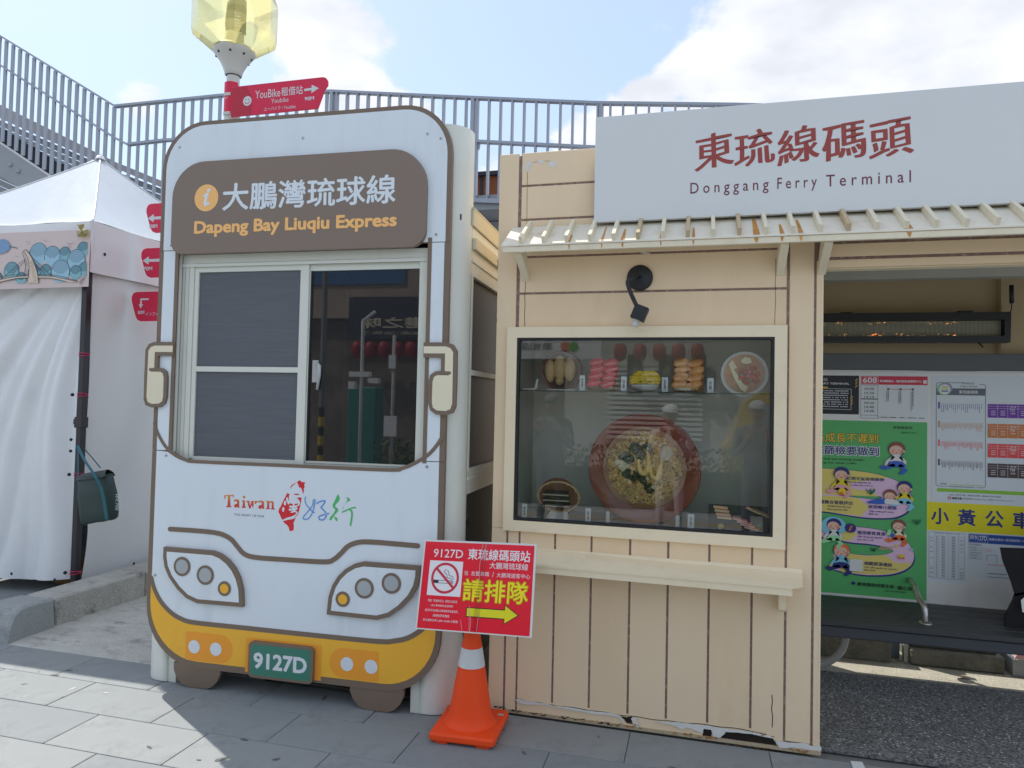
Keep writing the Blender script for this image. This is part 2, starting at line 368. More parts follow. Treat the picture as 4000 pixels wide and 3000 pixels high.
for k in range(2600):
    x = rg2.uniform(.6, 3.2); y = rg2.uniform(3.67, 4.7); w = rg2.uniform(.002, .006); gt.use(M('stone_chip_%d' % (k % 3), ((.42, .42, .40), (.30, .31, .31), (.55, .54, .50))[k % 3], .6, var=0))
    gt.add([(x-w, y-w*.7, -.006), (x+w, y-w*.5, -.006), (x+w*.8, y+w, -.006), (x-w*.6, y+w*.8, -.006), (x, y, -.006+w*.55)], [(0, 1, 4), (1, 2, 4), (2, 3, 4), (3, 0, 4)])
tag(gt.build('gravel'), 'pale stone chips scattered in the dark asphalt under the shelter', 'gravel', kind='stuff')
# ---------------------------------------------------------------- kerbs
m_kerb = M('kerb_granite', (.45, .44, .40), .88, var=.14, vs=7, bump=.8, bs=60, spk=(120, .22), dirt=(.13, .13, .11), dirts=5, dirta=.8)
m_kerb2 = M('kerb_granite_bluish', (.34, .36, .36), .85, var=.1, vs=6, bump=.5, bs=90, spk=(150, .18), dirt=(.15, .16, .16), dirts=6, dirta=.5)
kb = tag(thing('kerb', None, None), 'rough granite kerb running back beside the white tent, rounded stone at its front end', 'kerb')
def kstone(y0, y1, m, x0=-4.53, x1=-4.255, h=.20, nm='kerb_stone', bev=.012):
    b = MB().use(m); b.box(x0, x1, y0+.003, y1-.003, -.02, h, bev=bev); return b.build(nm, kb)
for i, (a, b_) in enumerate(((3.90, 4.72), (4.72, 5.6), (5.6, 6.5), (6.5, 7.4))): kstone(a, b_, m_kerb)
# nose stone: sloping front, rounded top
b = MB().use(m_kerb2)
prof = [(3.885, -.02), (3.885, .20), (3.70, .205), (3.64, .195), (3.60, .165), (3.57, .10), (3.545, -.02)]
vs = [(x, y, z) for x in (-4.56, -4.545, -4.28, -4.262) for (y, z) in [((p[0] if i_ in (0, 1) else p[0]), p[1]-(0 if x in (-4.545, -4.28) else (.012 if p[1] > .05 else 0))) for i_, p in enumerate(prof)]]
# widen towards the foot
vs = [(x-(.10*(1-min(z, .2)/.2) if x < -4.4 else -.02*(1-max(z, 0)/.2)), y, z) for x, y, z in vs]
K = len(prof); fs = []
for a in range(3):
    for i in range(K): fs.append((a*K+i, a*K+(i+1) % K, (a+1)*K+(i+1) % K, (a+1)*K+i))
fs += [tuple(range(K)), tuple(3*K+i for i in range(K))]
b.add(vs, fs); b.build('kerb_nose_stone', kb)
# ================================================================ INFORMATION BOOTH shaped like a bus
m_pale = M('booth_pale_blue', (.76, .83, .89), .42, var=.02, vs=2, bump=.02, bs=8, dirt=(.56, .61, .64), dirts=3.5, dirta=.38, stretch=(1.6, 1, .35))
m_brown = M('booth_brown_line', (.20, .145, .105), .5, var=.04)
m_brownsign = M('booth_sign_brown', (.235, .178, .142), .5, var=.03, vs=2)
m_cream = M('cream_print', (.82, .75, .56), .5, var=.02)
m_off = M('off_white_aluminium', (.72, .74, .67), .38, var=.03, vs=3, dirt=(.5, .5, .42), dirts=3, dirta=.2)
m_column = M('column_white', (.74, .76, .70), .45, var=.03, vs=3, bump=.03, bs=20, dirt=(.48, .47, .40), dirts=2, dirta=.25, stretch=(1, 1, .3))
m_orange = M('booth_amber', (.93, .49, .04), .45, var=.02, dirt=(.6, .32, .05), dirts=4, dirta=.2)
m_orange2 = M('booth_orange', (.92, .36, .03), .45, var=.02)
m_black = M('black_rubber', (.012, .012, .014), .5, var=0)
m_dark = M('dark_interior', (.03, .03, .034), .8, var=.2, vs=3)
m_white = M('white_paint', (.78, .79, .78), .5, var=.02)
m_screw = M('screw_steel', (.55, .56, .58), .35, .8, var=0)
booth = thing('information_booth', 'pale blue information booth shaped like a smiling bus front with headlights and orange bumper', 'booth', BO, BY)
# boards
OUT = rr(-.871, .112, .868, 3.169, (.33, .30, .27, .27), 10)
def clip_halfplane(loop, z, keep_above):
    o = []
    for i in range(len(loop)):
        a = loop[i]; b = loop[(i+1) % len(loop)]; ia = (a[1] >= z) == keep_above; ib = (b[1] >= z) == keep_above
        if ia: o.append(a)
        if ia != ib: t = (z-a[1])/(b[1]-a[1]); o.append((a[0]+(b[0]-a[0])*t, z))
    return o
INN = rr(-.846, .148, .843, 3.146, (.308, .278, .248, .248), 10)
WL, WR = -.742, .748        # window opening
ARC = [(-.862, 1.452), (-.83, 1.385), (-.78, 1.32), (-.72, 1.278), (-.645, 1.252), (-.56, 1.246), (0, 1.247), (.555, 1.248), (.64, 1.26), (.71, 1.29), (.78, 1.335), (.83, 1.392), (.858, 1.442)]
arc = cr(ARC, 5)
def arc_z(x):
    for a, b_ in zip(arc, arc[1:]):
        if a[0] <= x <= b_[0]: return a[1]+(b_[1]-a[1])*(x-a[0])/max(b_[0]-a[0], 1e-6)
    return arc[-1][1]
up_l = clip_halfplane(OUT, 2.436, True)
# upper board: arch with the window notch
hole_top = 2.42
b = MB().use(m_brown)
def board(loopset, name, y0=0, y1=.03, m=m_brown):
    return MB().use(m).prism(loopset, y0, y1).build(name, booth, True)
board(up_l, 'upper_board')
side_l = [(-.871, 1.302), (WL-.02, 1.302), (WL-.02, 2.434), (-.871, 2.434)]
side_r = [(WR+.02, 1.302), (.868, 1.302), (.868, 2.434), (WR+.02, 2.434)]
board(side_l, 'side_board'); board(side_r, 'side_board')
low = clip_halfplane(OUT, 1.300, False)
low = [p for p in low]
win_arc = [(x, z) for x, z in arc if WL-.03 < x < WR+.03 and z < 1.299]
lowpts = clip_halfplane(OUT, 1.300, False)
# cut the window bowl out of the lower board: walk the outline from right seam round to left seam, then along the bowl
right_i = max(range(len(lowpts)), key=lambda i: (lowpts[i][1] > 1.29, lowpts[i][0])); left_i = max(range(len(lowpts)), key=lambda i: (lowpts[i][1] > 1.29, -lowpts[i][0]))
seq = []
i = left_i
while True:
    seq.append(lowpts[i])
    if i == right_i: break
    i = (i+1) % len(lowpts)
board(seq+[p for p in reversed(win_arc)], 'lower_board')
# painted faces sit 0.6 mm proud of the brown boards, leaving the brown outline
f1 = clip_halfplane(INN, 2.437, True)
MB().use(m_pale).prism(f1, -.0008).build('upper_face', booth, True)
MB().use(m_pale).prism([(-.842, 1.303), (WL-.022, 1.303), (WL-.022, 2.433), (-.842, 2.433)], -.0008).build('side_face', booth, True); MB().use(m_pale).prism([(WR+.022, 1.303), (.839, 1.303), (.839, 2.433), (WR+.022, 2.433)], -.0008).build('side_face', booth, True)
# lower face: pale above the bumper line
BL = cr([(-.845, .585), (-.82, .52), (-.775, .455), (-.71, .402), (-.64, .372), (-.56, .360), (-.3, .359), (.3, .359), (.545, .362), (.62, .372), (.70, .397), (.775, .45), (.82, .51), (.842, .575)], 4)
lf = [(-.842, 1.299)]+[(-.842, .62)]+[p for p in BL]+[(.839, .62), (.839, 1.299)]+[(x, min(z, 1.299)) for x, z in reversed(arc) if z < 1.2995]
MB().use(m_pale).prism(lf, -.0008).build('lower_face', booth, True)
bp_ = clip_halfplane(INN, .56, False)
bl = [p for p in BL if p[1] < .56]
# bumper: amber area between outline and bumper line
seq = []; lp = bp_
ri = max(range(len(lp)), key=lambda i: (lp[i][1] > .555, lp[i][0])); li = max(range(len(lp)), key=lambda i: (lp[i][1] > .555, -lp[i][0]))
i = li
while True:
    seq.append(lp[i])
    if i == ri: break
    i = (i+1) % len(lp)
MB().use(m_orange).prism(seq+[(x, z-.001) for x, z in reversed(bl)], -.0012).build('bumper', booth, True)
ln = MB().use(m_brown)
ln.line(BL, .026, -.0022)
ln.line(arc, .019, -.0030)
ln.line([(WL-.012, 1.29), (WL-.012, 2.46)], .022, -.0026, caps=False); ln.line([(WR+.012, 1.29), (WR+.012, 2.46)], .022, -.0026, caps=False)
ln.build('outline_line', booth, True)
CH = cr([(-.735, .863), (-.60, .864), (-.47, .862), (-.40, .853), (-.345, .83), (-.305, .793), (-.262, .757), (-.19, .743), (0, .744), (.215, .748), (.27, .765), (.31, .80), (.35, .84), (.41, .864), (.49, .870), (.60, .869), (.735, .867)], 5)
MB().use(m_brown).line(CH, .026, -.004, 0).build('smile_line', booth, True)
# header sign
MB().use(m_brownsign).prism(rr(-.776, 2.408, .742, 2.927, (.075, .085, .20, .20), 10), -.03, 0).build('header_sign', booth, True)
hs = MB().use(m_pale)
hs.text('大鵬灣琉球線', -.453, 2.640, .575, 2.795, -.031, off=.018)
hs.use(ink('sign_peach', 255, 196, 122)); hs.text('Dapeng Bay Liuqiu Express', -.627, 2.497, .585, 2.590, -.031, off=.035)
hs.prism(ell(-.555, 2.719, .076, n=36), -.0312)
hs.use(m_pale)
hs.prism(ell(-.541, 2.761, .011, n=14), -.0318); hs.line([(-.566, 2.732), (-.551, 2.737), (-.563, 2.690), (-.560, 2.682), (-.542, 2.687)], .017, -.0318)
hs.build('header_lettering', booth, True)
# mirrors
def mirror(side):
    s = side; X = lambda x: s*x
    ol = [(X(.745), 1.913), (X(.87), 1.913), (X(.905), 1.902), (X(.926), 1.87), (X(.928), 1.72), (X(.926), 1.585), (X(.912), 1.553), (X(.875), 1.541), (X(.82), 1.543), (X(.789), 1.565), (X(.778), 1.60), (X(.778), 1.71), (X(.785), 1.745), (X(.812), 1.764), (X(.842), 1.767), (X(.842), 1.835), (X(.745), 1.835)]
    MB().use(m_brown).prism(ol, -.018, .0).build('wing_mirror', booth, True)
    c = MB().use(m_cream)
    c.prism([(X(.747), 1.892), (X(.865), 1.892), (X(.890), 1.884), (X(.906), 1.862), (X(.907), 1.60), (X(.898), 1.572), (X(.872), 1.562), (X(.825), 1.564), (X(.804), 1.578), (X(.798), 1.605), (X(.799), 1.71), (X(.806), 1.735), (X(.822), 1.744), (X(.885), 1.744), (X(.885), 1.764), (X(.863), 1.766), (X(.863), 1.856), (X(.747), 1.856)], -.0188)
    c.build('mirror_face', booth, True)
    MB().use(m_brown).line([(X(.852), 1.756), (X(.889), 1.756)], .017, -.0194).build('mirror_line', booth, True)
mirror(-1); mirror(1)
# headlights
def headlight(pts, lenses, nm):
    P = cr(pts, 1); o = MB().use(m_brown).prism(pts, -.022, 0).build('headlight', booth, True)
    cx = sum(p[0] for p in pts)/len(pts); cz = sum(p[1] for p in pts)/len(pts)
    lp = ribbon(pts, .046, True); inner = lp[0] if abs(lp[0][0][0]-cx)+abs(lp[0][0][1]-cz) < abs(lp[1][0][0]-cx)+abs(lp[1][0][1]-cz) else lp[1]
    MB().use(m_pale).prism(inner, -.0228).build('headlight_face', o, True)
    for (x, z, r, mm) in lenses:
        q = MB().use(m_brown).prism(ell(x, z, r), -.026, -.0225); q.use(mm).prism(ell(x, z, r-.014), -.0266); q.build('lens', o, True)
m_lens = M('lens_grey', (.42, .46, .48), .4, var=.03)
LL = [(-.757, .765), (-.445, .764), (-.395, .750), (-.345, .720), (-.305, .680), (-.274, .630), (-.255, .57), (-.247, .476), (-.53, .473), (-.60, .495), (-.66, .54), (-.715, .60), (-.745, .655), (-.757, .71)]
headlight(LL, [(-.631, .667, .053, m_lens), (-.483, .631, .053, m_lens), (-.362, .567, .040, m_orange)], 'l')
headlight([(-x, z+.004) for x, z in LL], [(.606, .671, .053, m_lens), (.457, .634, .053, m_lens), (.338, .568, .040, m_orange)], 'r')
# fog lamps
fg = MB().use(m_orange2); fg.prism(rr(-.61, .153, -.315, .309, (.01, .078, .078, .01), 8), -.0018); fg.prism(rr(.262, .153, .54, .309, (.078, .01, .01, .078), 8), -.0018); fg.prism([(-.235, .125), (.215, .125), (.215, .31), (-.235, .31)], -.0018)
fg.build('bumper_patch', booth, True)
for x in (-.554, -.418, .361, .497): MB().use(M('fog_white', (.74, .79, .84), .4, var=0)).prism(ell(x, .228, .036), -.0026).build('fog_lamp', booth, True)
# number plate
pl = MB().use(m_brown).prism(rr(-.203, .110, .178, .300, .026), -.025, 0).build('number_plate', booth, True)
q = MB().use(M('plate_green', (.045, .22, .155), .45, var=.03)).prism(rr(-.188, .124, .163, .287, .018), -.0256)
q.use(ink('plate_white', 222, 226, 232)).text('9127D', -.170, .160, .145, .246, -.0262, off=.035); q.build('plate_lettering', pl, True)
# wheels
for xc, w in ((-.537, .148), (.528, .150)):
    MB().use(m_brown).prism([(xc-w, .13), (xc-w+.002, .09), (xc-w+.02, .05), (xc-w+.05, .018), (xc-w+.085, .004), (xc+w-.085, .004), (xc+w-.05, .018), (xc+w-.02, .05), (xc+w-.002, .09), (xc+w, .13)], .004, .026).build('wheel', booth, True)
# screws
for x, z in [(-.763, 3.028), (.012, 3.031), (.730, 3.007), (.804, 2.978), (.792, 2.475), (-.796, 2.465), (-.778, 1.272), (.774, 1.273), (-.821, .60)]:
    MB().use(m_screw).prism(ell(x, z, .0085, n=12), -.003, 0).use(m_black).prism(ell(x, z, .003, n=8), -.0034).build('screw', booth, True)
# logo: Taiwan, island and brush characters, all flat print
bu0 = lambda x, y: bu(840+x/3.687, 1820+y/3.687)
def zl(pts): return [bu0(*p) for p in pts]
tw = MB()
def twc(z):        # orange to red down the letters
    return ink('logo_orange', 226, 140, 62) if z > 1.04 else ink('logo_red', 214, 74, 58)
def tw_add(loop):
    for (zlo, zhi, c) in ((0, 1.028, ('logo_red', 212, 70, 56)), (1.028, 1.045, ('logo_verm', 220, 98, 56)), (1.045, 2, ('logo_orange', 222, 138, 60))):
        l = clip_halfplane(clip_halfplane(loop, zlo, True), zhi, False)
        if len(l) > 2: tw.use(ink(*c)).prism(l, -.0014)
T_ = [[(135, 420), (272, 415), (272, 458), (262, 458), (255, 432), (222, 432), (222, 572), (238, 580), (238, 596), (162, 594), (162, 578), (182, 572), (186, 430), (158, 432), (150, 475), (133, 475)],
      [(275, 490), (300, 478), (330, 480), (350, 500), (350, 585), (358, 598), (325, 602), (322, 585), (300, 603), (278, 592), (276, 565), (292, 550), (318, 545), (318, 515), (305, 500), (290, 515), (274, 512)],
      [(400, 440), (418, 428), (438, 440), (436, 462), (418, 468), (402, 460)], [(388, 498), (432, 494), (432, 580), (446, 590), (446, 604), (385, 603), (385, 588), (400, 580), (402, 515), (388, 510)],
      [(450, 500), (500, 502), (500, 515), (496, 520), (508, 575), (525, 503), (560, 503), (556, 560), (548, 610), (535, 575), (530, 560), (514, 612), (492, 612), (466, 520), (450, 512)],
      [(566, 503), (618, 505), (618, 520), (600, 528), (588, 545), (570, 548), (576, 525)],
      [(630, 505), (655, 495), (690, 500), (706, 518), (706, 600), (716, 615), (680, 620), (678, 600), (655, 622), (628, 612), (625, 585), (645, 565), (672, 560), (672, 530), (660, 515), (645, 528), (628, 528)],
      [(735, 500), (778, 502), (780, 515), (806, 502), (838, 508), (846, 530), (846, 605), (862, 614), (860, 628), (805, 626), (806, 612), (818, 605), (816, 540), (806, 522), (786, 535), (780, 600), (792, 610), (790, 624), (734, 622), (736, 608), (752, 600), (752, 520), (736, 514)]]
for l in T_: tw_add(zl(l))
tw.build('logo_word', booth, True)
q = MB().use(ink('logo_grey', 86, 100, 118)); x0, z0 = bu0(273, 712); x1, z1 = bu0(715, 680)
q.text('THE HEART OF ASIA', x0, z0-.001, x1, z0+.0115, -.0014); q.build('logo_tagline', booth, True)
isl = MB().use(ink('island_red', 222, 40, 52))
top = [(1180, 235), (1215, 205), (1240, 218), (1255, 236), (1290, 230), (1300, 250), (1285, 262), (1292, 300), (1278, 330), (1284, 362), (1266, 410), (1262, 370), (1248, 330), (1230, 305), (1212, 320), (1208, 290), (1196, 262)]
isl.prism(zl(top), -.0014); isl.prism(zl([(1080, 328), (1100, 280), (1135, 258), (1175, 236), (1150, 262), (1115, 290)]), -.0014)
isl.prism(zl([(1045, 385), (1058, 400), (1078, 402), (1066, 430), (1068, 500), (1100, 500), (1150, 500), (1190, 470), (1185, 455), (1248, 452), (1240, 520), (1228, 580), (1210, 650), (1196, 690), (1180, 720), (1130, 735), (1060, 752), (1010, 775), (975, 780), (950, 740), (935, 700), (912, 662), (926, 615), (950, 580), (970, 530), (1000, 470)]), -.0014)
isl.prism(zl([(978, 795), (1060, 775), (1120, 765), (1170, 740), (1150, 780), (1132, 820), (1138, 870), (1132, 928), (1088, 940), (1070, 925), (1066, 890), (1038, 850), (1010, 830)]), -.0014)
isl.prism(zl([(1130, 412), (1160, 398), (1205, 402), (1222, 415), (1180, 420)]), -.0014)
isl.use(m_pale)
for x, y in ((1042, 485), (1010, 535), (985, 625)): cx, cz = bu0(x, y); isl.prism(ell(cx, cz, .0072, .013, 14), -.0019)
isl.line(zl(cr([(1060, 540), (1062, 515), (1100, 500), (1150, 498), (1190, 490), (1215, 530), (1205, 560)], 4)), .011, -.0019)
isl.line(zl(cr([(1080, 520), (1140, 530), (1200, 520)], 4)), .012, -.002)
isl.line(zl(cr([(1140, 480), (1138, 540), (1130, 600), (1150, 640), (1120, 660)], 4)), .010, -.0021)
isl.line(zl(cr([(1085, 585), (1130, 590), (1180, 580)], 4)), .011, -.0022)
isl.line(zl(cr([(1075, 630), (1120, 625), (1180, 615)], 4)), .010, -.0022)
isl.line(zl(cr([(1100, 665), (1150, 655), (1185, 670), (1165, 705), (1110, 735), (1040, 755), (985, 782)], 5)), .007, -.0023)
isl.build('island_emblem', booth, True)
bl = MB().use(ink('brush_blue', 104, 158, 222))
bl.line(zl(cr([(1305, 450), (1298, 500), (1320, 560), (1360, 610), (1410, 665), (1432, 668)], 5)), .007, -.0014)
bl.line(zl(cr([(1455, 485), (1420, 490), (1410, 560), (1370, 620), (1310, 690), (1268, 750), (1300, 768), (1350, 755), (1395, 690), (1430, 590), (1440, 520), (1455, 485)], 5)), .007, -.0018)
bl.line(zl(cr([(1470, 540), (1510, 515), (1575, 500), (1585, 520), (1550, 570), (1530, 600), (1570, 640), (1600, 680), (1600, 730), (1560, 775), (1510, 770), (1498, 735), (1540, 710), (1640, 685)], 5)), .008, -.0022)
bl.build('logo_brush_character', booth, True)
gr = MB().use(ink('brush_green', 78, 190, 108))
gr.prism(zl([(1775, 405), (1800, 460), (1785, 510), (1740, 555), (1730, 590), (1770, 610), (1775, 650), (1730, 700), (1675, 780), (1648, 782), (1655, 745), (1710, 680), (1735, 630), (1700, 600), (1695, 560), (1730, 490), (1755, 430)]), -.0014)
gr.prism(zl([(1718, 725), (1735, 730), (1740, 750), (1762, 740), (1765, 790), (1750, 798), (1728, 770)]), -.0014)
gr.prism(zl([(1885, 455), (1915, 452), (1948, 480), (1942, 505), (1905, 515), (1870, 560), (1830, 650), (1845, 600), (1895, 515), (1910, 480)]), -.0014)
gr.line(zl(cr([(1835, 665), (1870, 650), (1960, 610), (2025, 598)], 5)), .0075, -.0017)
gr.line(zl(cr([(1945, 630), (1972, 660), (1972, 740), (1962, 800), (1955, 850)], 5)), .010, -.002)
gr.build('logo_brush_character', booth, True)
# booth body
bd_ = MB().use(m_column)
def colprofile(s_):      # rounded front corner post, quarter round
    pts = [(s_*.752, .034), (s_*.79, .034)]+[(s_*(.79+.14*math.sin(R(t))), .174-.14*math.cos(R(t))) for t in range(10, 91, 10)]+[(s_*.93, .20), (s_*.90, .20), (s_*.90, .176)]+[(s_*(.79+.115*math.sin(R(t))), .176-.115*math.cos(R(t))) for t in (80, 60, 40, 20, 0)]+[(s_*.752, .061)]
    return pts
for s_ in (-1, 1):
    pf = colprofile(s_); n = len(pf); q = MB().use(m_column)
    q.add([(x, y, z) for z in (.004, 3.07) for x, y in pf], [(i, (i+1) % n, n+(i+1) % n, n+i) for i in range(n)], True)
    tr = tessellate_polygon([[Vector((x, y, 0)) for x, y in pf]]); q.add([(x, y, 3.07) for x, y in pf], [tuple(t) for t in tr], False)
    q.build('corner_post', booth, True)
    bx('post_foot', booth, m_off, *sorted((s_*.70, s_*.751)), .045, .12, .0, .20, local=True)
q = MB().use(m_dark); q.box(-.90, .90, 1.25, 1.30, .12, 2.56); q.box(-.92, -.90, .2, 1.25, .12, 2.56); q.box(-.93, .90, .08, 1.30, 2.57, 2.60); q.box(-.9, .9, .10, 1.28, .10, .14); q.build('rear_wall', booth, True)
q = MB().use(m_off)
q.box(.905, .93, .20, 1.30, 2.31, 2.56); q.box(.905, .93, .20, 1.30, 1.115, 1.235); q.box(.905, .93, 1.0, 1.30, 1.235, 2.31)
q.box(.93, .937, .20, 1.3, 1.19, 1.205); q.box(.93, .937, .2, 1.3, 2.37, 2.385); q.build('side_wall', booth, True)
q = MB().use(m_off); q.box(.912, .934, .202, .222, 1.236, 2.309); q.box(.912, .934, .223, 1.0, 2.295, 2.309); q.box(.912, .934, .223, 1.0, 1.236, 1.25); q.box(.912, .936, .223, 1.0, 1.757, 1.785)
wf = q.build('side_window_frame', booth, True)
bx('side_window_pane', wf, M('tinted_glass', (.012, .014, .020), .4, var=0, spec=.2), .905, .911, .222, 1.0, 1.25, 2.295, local=True)
q = MB().use(M('lower_side_shade', (.022, .022, .024), .6, var=.1)); q.box(.90, .915, .20, 1.3, .12, 1.113)  # near-black panel: shade of the recessed lower side put into its colour
for i in range(6):
    q.tube([(.918, .25, .95-i*.12+.05), (.922, .25, .95-i*.12)], .012, 8)
q.build('side_lower_panel', booth, True)
q = MB().use(M('cream_steel', (.62, .58, .42), .5, var=.05, dirt=(.45, .30, .12), dirts=6, dirta=.3)); q.box(.932, .944, .17, 1.2, 2.562, 2.65, bev=.002); q.box(.905, .944, .17, 1.2, 2.651, 2.66); q.box(.931, .95, .2, 1.2, 2.44, 2.50)
q.build('side_gutter', booth, True)
# front window
m_screen = M('insect_mesh', (.125, .135, .155), .8, var=.16, vs=9, stretch=(.6, 1, 26))
fr = MB().use(m_off)
Y0 = .036
fr.box(-.741, .748, Y0, .10, 2.365, 2.415); fr.box(-.741, -.668, Y0, .10, 1.23, 2.365); fr.box(.694, .748, Y0, .10, 1.25, 2.365)
fr.box(-.668, .694, Y0+.02, .10, 1.20, 1.262)
for dx in (-.725, -.70): fr.use(M('groove', (.40, .41, .37), .6, var=0)).box(dx, dx+.003, Y0-.001, Y0+.001, 1.25, 2.365)
fr.use(m_off).box(-.74, .747, Y0-.008, Y0-.0005, 2.345, 2.362)
win = fr.build('window_frame', booth, True)
s1 = MB().use(m_off)
s1.box(-.666, -.640, .042, .062, 1.262, 2.348); s1.box(.0, .05, .040, .062, 1.25, 2.348); s1.box(-.640, 0, .042, .062, 2.316, 2.348); s1.box(-.640, .0, .040, .060, 1.751, 1.780); s1.box(-.64, 0, .042, .062, 1.25, 1.272)
sash = s1.build('screen_sash', booth, True)
MB().use(m_screen).box(-.640, 0, .052, .055, 1.272, 2.316).build('insect_screen', sash, True)
q = MB().use(m_off); q.box(.052, .694, .050, .072, 2.311, 2.347); q.box(.688, .693, .050, .072, 1.262, 2.311); q.box(.052, .058, .050, .072, 1.262, 2.311); q.box(.052, .693, .050, .072, 1.262, 1.272)
q.use(m_black).box(.058, .066, .049, .072, 1.272, 2.311)
s2 = q.build('glass_sash', booth, True)
MB().use(glassmat('window_glass', (.40, .43, .47), 1.5, .02, film=.03)).box(.066, .688, .058, .062, 1.272, 2.311).build('window_pane', s2, True)
q = MB().use(M('handle_grey', (.45, .46, .46), .4, .3, var=0)); q.tube([(.108, .052, 1.80), (.126, .045, 1.79), (.128, .043, 1.74), (.118, .043, 1.66)], [.012, .011, .010, .007]); q.box(.085, .118, .045, .056, 1.70, 1.82)
q.build('window_handle', s2, True)
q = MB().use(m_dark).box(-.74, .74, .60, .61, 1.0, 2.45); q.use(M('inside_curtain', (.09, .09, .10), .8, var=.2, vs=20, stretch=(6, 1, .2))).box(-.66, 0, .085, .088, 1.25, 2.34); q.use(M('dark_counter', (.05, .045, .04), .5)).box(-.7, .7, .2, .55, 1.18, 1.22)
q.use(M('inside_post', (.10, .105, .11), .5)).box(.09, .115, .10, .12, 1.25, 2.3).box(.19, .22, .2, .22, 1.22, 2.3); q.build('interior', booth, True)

# ================================================================ FERRY TERMINAL KIOSK
WY = 3.575
m_wall = M('wall_beige_paint', (.85, .67, .455), .55, var=.045, vs=2.2, bump=.05, bs=14, dirt=(.70, .51, .31), dirts=1.8, dirta=.35, stretch=(1, 1, .45))
m_wall2 = M('wall_beige_paint_worn', (.82, .635, .42), .6, var=.05, vs=2.6, bump=.06, bs=18, dirt=(.66, .47, .28), dirts=2.4, dirta=.4, stretch=(1, 1, .4))
m_frame = M('frame_cream_paint', (.86, .74, .53), .5, var=.03, vs=4, dirt=(.47, .37, .22), dirts=4, dirta=.25)
m_tape = M('brown_joint_tape', (.22, .14, .12), .6, var=.25, vs=40, dirt=(.5, .42, .33), dirts=38, dirta=.8, stretch=(1, 1, 1))
m_peel = M('bare_white_primer', (.72, .71, .68), .7, var=.06, vs=20)
m_rot = M('rotten_board', (.020, .012, .009), .95, var=.4, vs=18, bump=.6, bs=70)
m_rust = M('rust', (.34, .15, .04), .9, var=.4, vs=30, bump=.4, bs=90)
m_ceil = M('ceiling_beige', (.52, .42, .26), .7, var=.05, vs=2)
kiosk = thing('ferry_kiosk', 'beige plank-clad ferry kiosk with food display window, canopy and big grey name board', 'kiosk', (-.2, WY, 0))
def pln(x0, x1, z0, z1, nm='plank', y=WY): return bx(nm, kiosk, m_wall2 if int(abs(x0*37+z0*53)) % 3 == 0 else m_wall, x0, x1, y, y+.02, z0, z1, bev=.0022)
# brown taped backing shows in the joints, 4 mm behind the plank faces
q = MB().use(m_tape)
q.box(-1.04, .566, WY+.004, WY+.024, 0.02, .945); q.box(-1.04, -.975, WY+.004, WY+.024, .945, 2.0); q.box(.408, .566, WY+.004, WY+.024, .945, 2.0)
q.box(-1.04, .566, WY+.004, WY+.024, 2.0, 2.93); q.box(.566, 4.6, WY+.004, WY+.024, 2.30, 2.93)
q.build('joint_backing', kiosk)
J = [-1.045, -.960, -.893, -.703, -.514, -.319, -.132, .064, .262, .414, .534, .570]
g = .0055
def wpx(x, y): p = atY(1850+x/1.5255, 2100+y/1.5255, WY); return (p.x, p.z)
TEAR = [wpx(*p) for p in [(100, 925), (252, 962), (470, 1000), (690, 1030), (880, 1060), (975, 1072), (1150, 1095), (1390, 1118), (1650, 1152), (1780, 1186), (1812, 1222), (2075, 1242)]]
def tear_z(x):
    for a, b_ in zip(TEAR, TEAR[1:]):
        if a[0] <= x <= b_[0]: return a[1]+(b_[1]-a[1])*(x-a[0])/(b_[0]-a[0])
    return TEAR[0][1] if x < TEAR[0][0] else TEAR[-1][1]
jag = random.Random(4)
for i in range(len(J)-1):
    x0 = J[i]+(g if i else 0); x1 = J[i+1]-(g if i < len(J)-2 else 0); top = .952
    if i == 0 or J[i+1] > .415: top = 2.94 if i == 0 else .952
    if i in (0,): pln(x0, -.9655, .004, .951); pln(x0, -.9395, .952, 2.943); continue
    if J[i] >= .41:     # right column runs up to the canopy
        top = 2.325 if i == len(J)-2 else 2.94
        if i == len(J)-2: top = 2.94
        if i == len(J)-2: pln(x0, .570, .004, 2.318); continue
        pln(x0, x1, .045, 2.94); continue
    if i == 1: pln(x0, x1, .006, .95); continue
    # jagged torn foot
    nn = 11; foot = [(x0+(x1-x0)*k/nn, max(.006, tear_z(x0+(x1-x0)*k/nn)+jag.uniform(-.0025, .0025))) for k in range(nn+1)]
    MB().use(m_wall2 if i % 3 == 1 else m_wall).prism(foot+[(x1, .952), (x0, .952)], WY, WY+.02).build('plank', kiosk)
# upper planks between the left column and the name board
ZJ = [2.012, 2.191, 2.385, 2.584, 2.766, 2.943]
for z0, z1 in zip(ZJ, ZJ[1:]): pln(-.922, .406, z0+(g if z0 > 2.1 else 0), z1-(g if z1 < 2.9 else 0))
for z0, z1 in ((2.333+.0, 2.40), (2.418, 2.584), (2.6, 2.94)): pln(.42 if z0 > 2.35 else .578, 4.6, z0+.003, z1-.003, 'plank', WY-.001 if z0 > 2.35 else WY)
pln(.570, 4.6, 2.285, 2.322)
bx('opening_trim', kiosk, m_frame, .562, .5695, WY-.002, WY+.08, 0.004, 2.29); bx('opening_trim', kiosk, m_frame, .57, 4.6, WY+.022, WY+.08, 2.280, 2.32)
bx('end_column', kiosk, m_wall, 4.6, 4.9, WY, WY+.12, 0.0, 2.94)
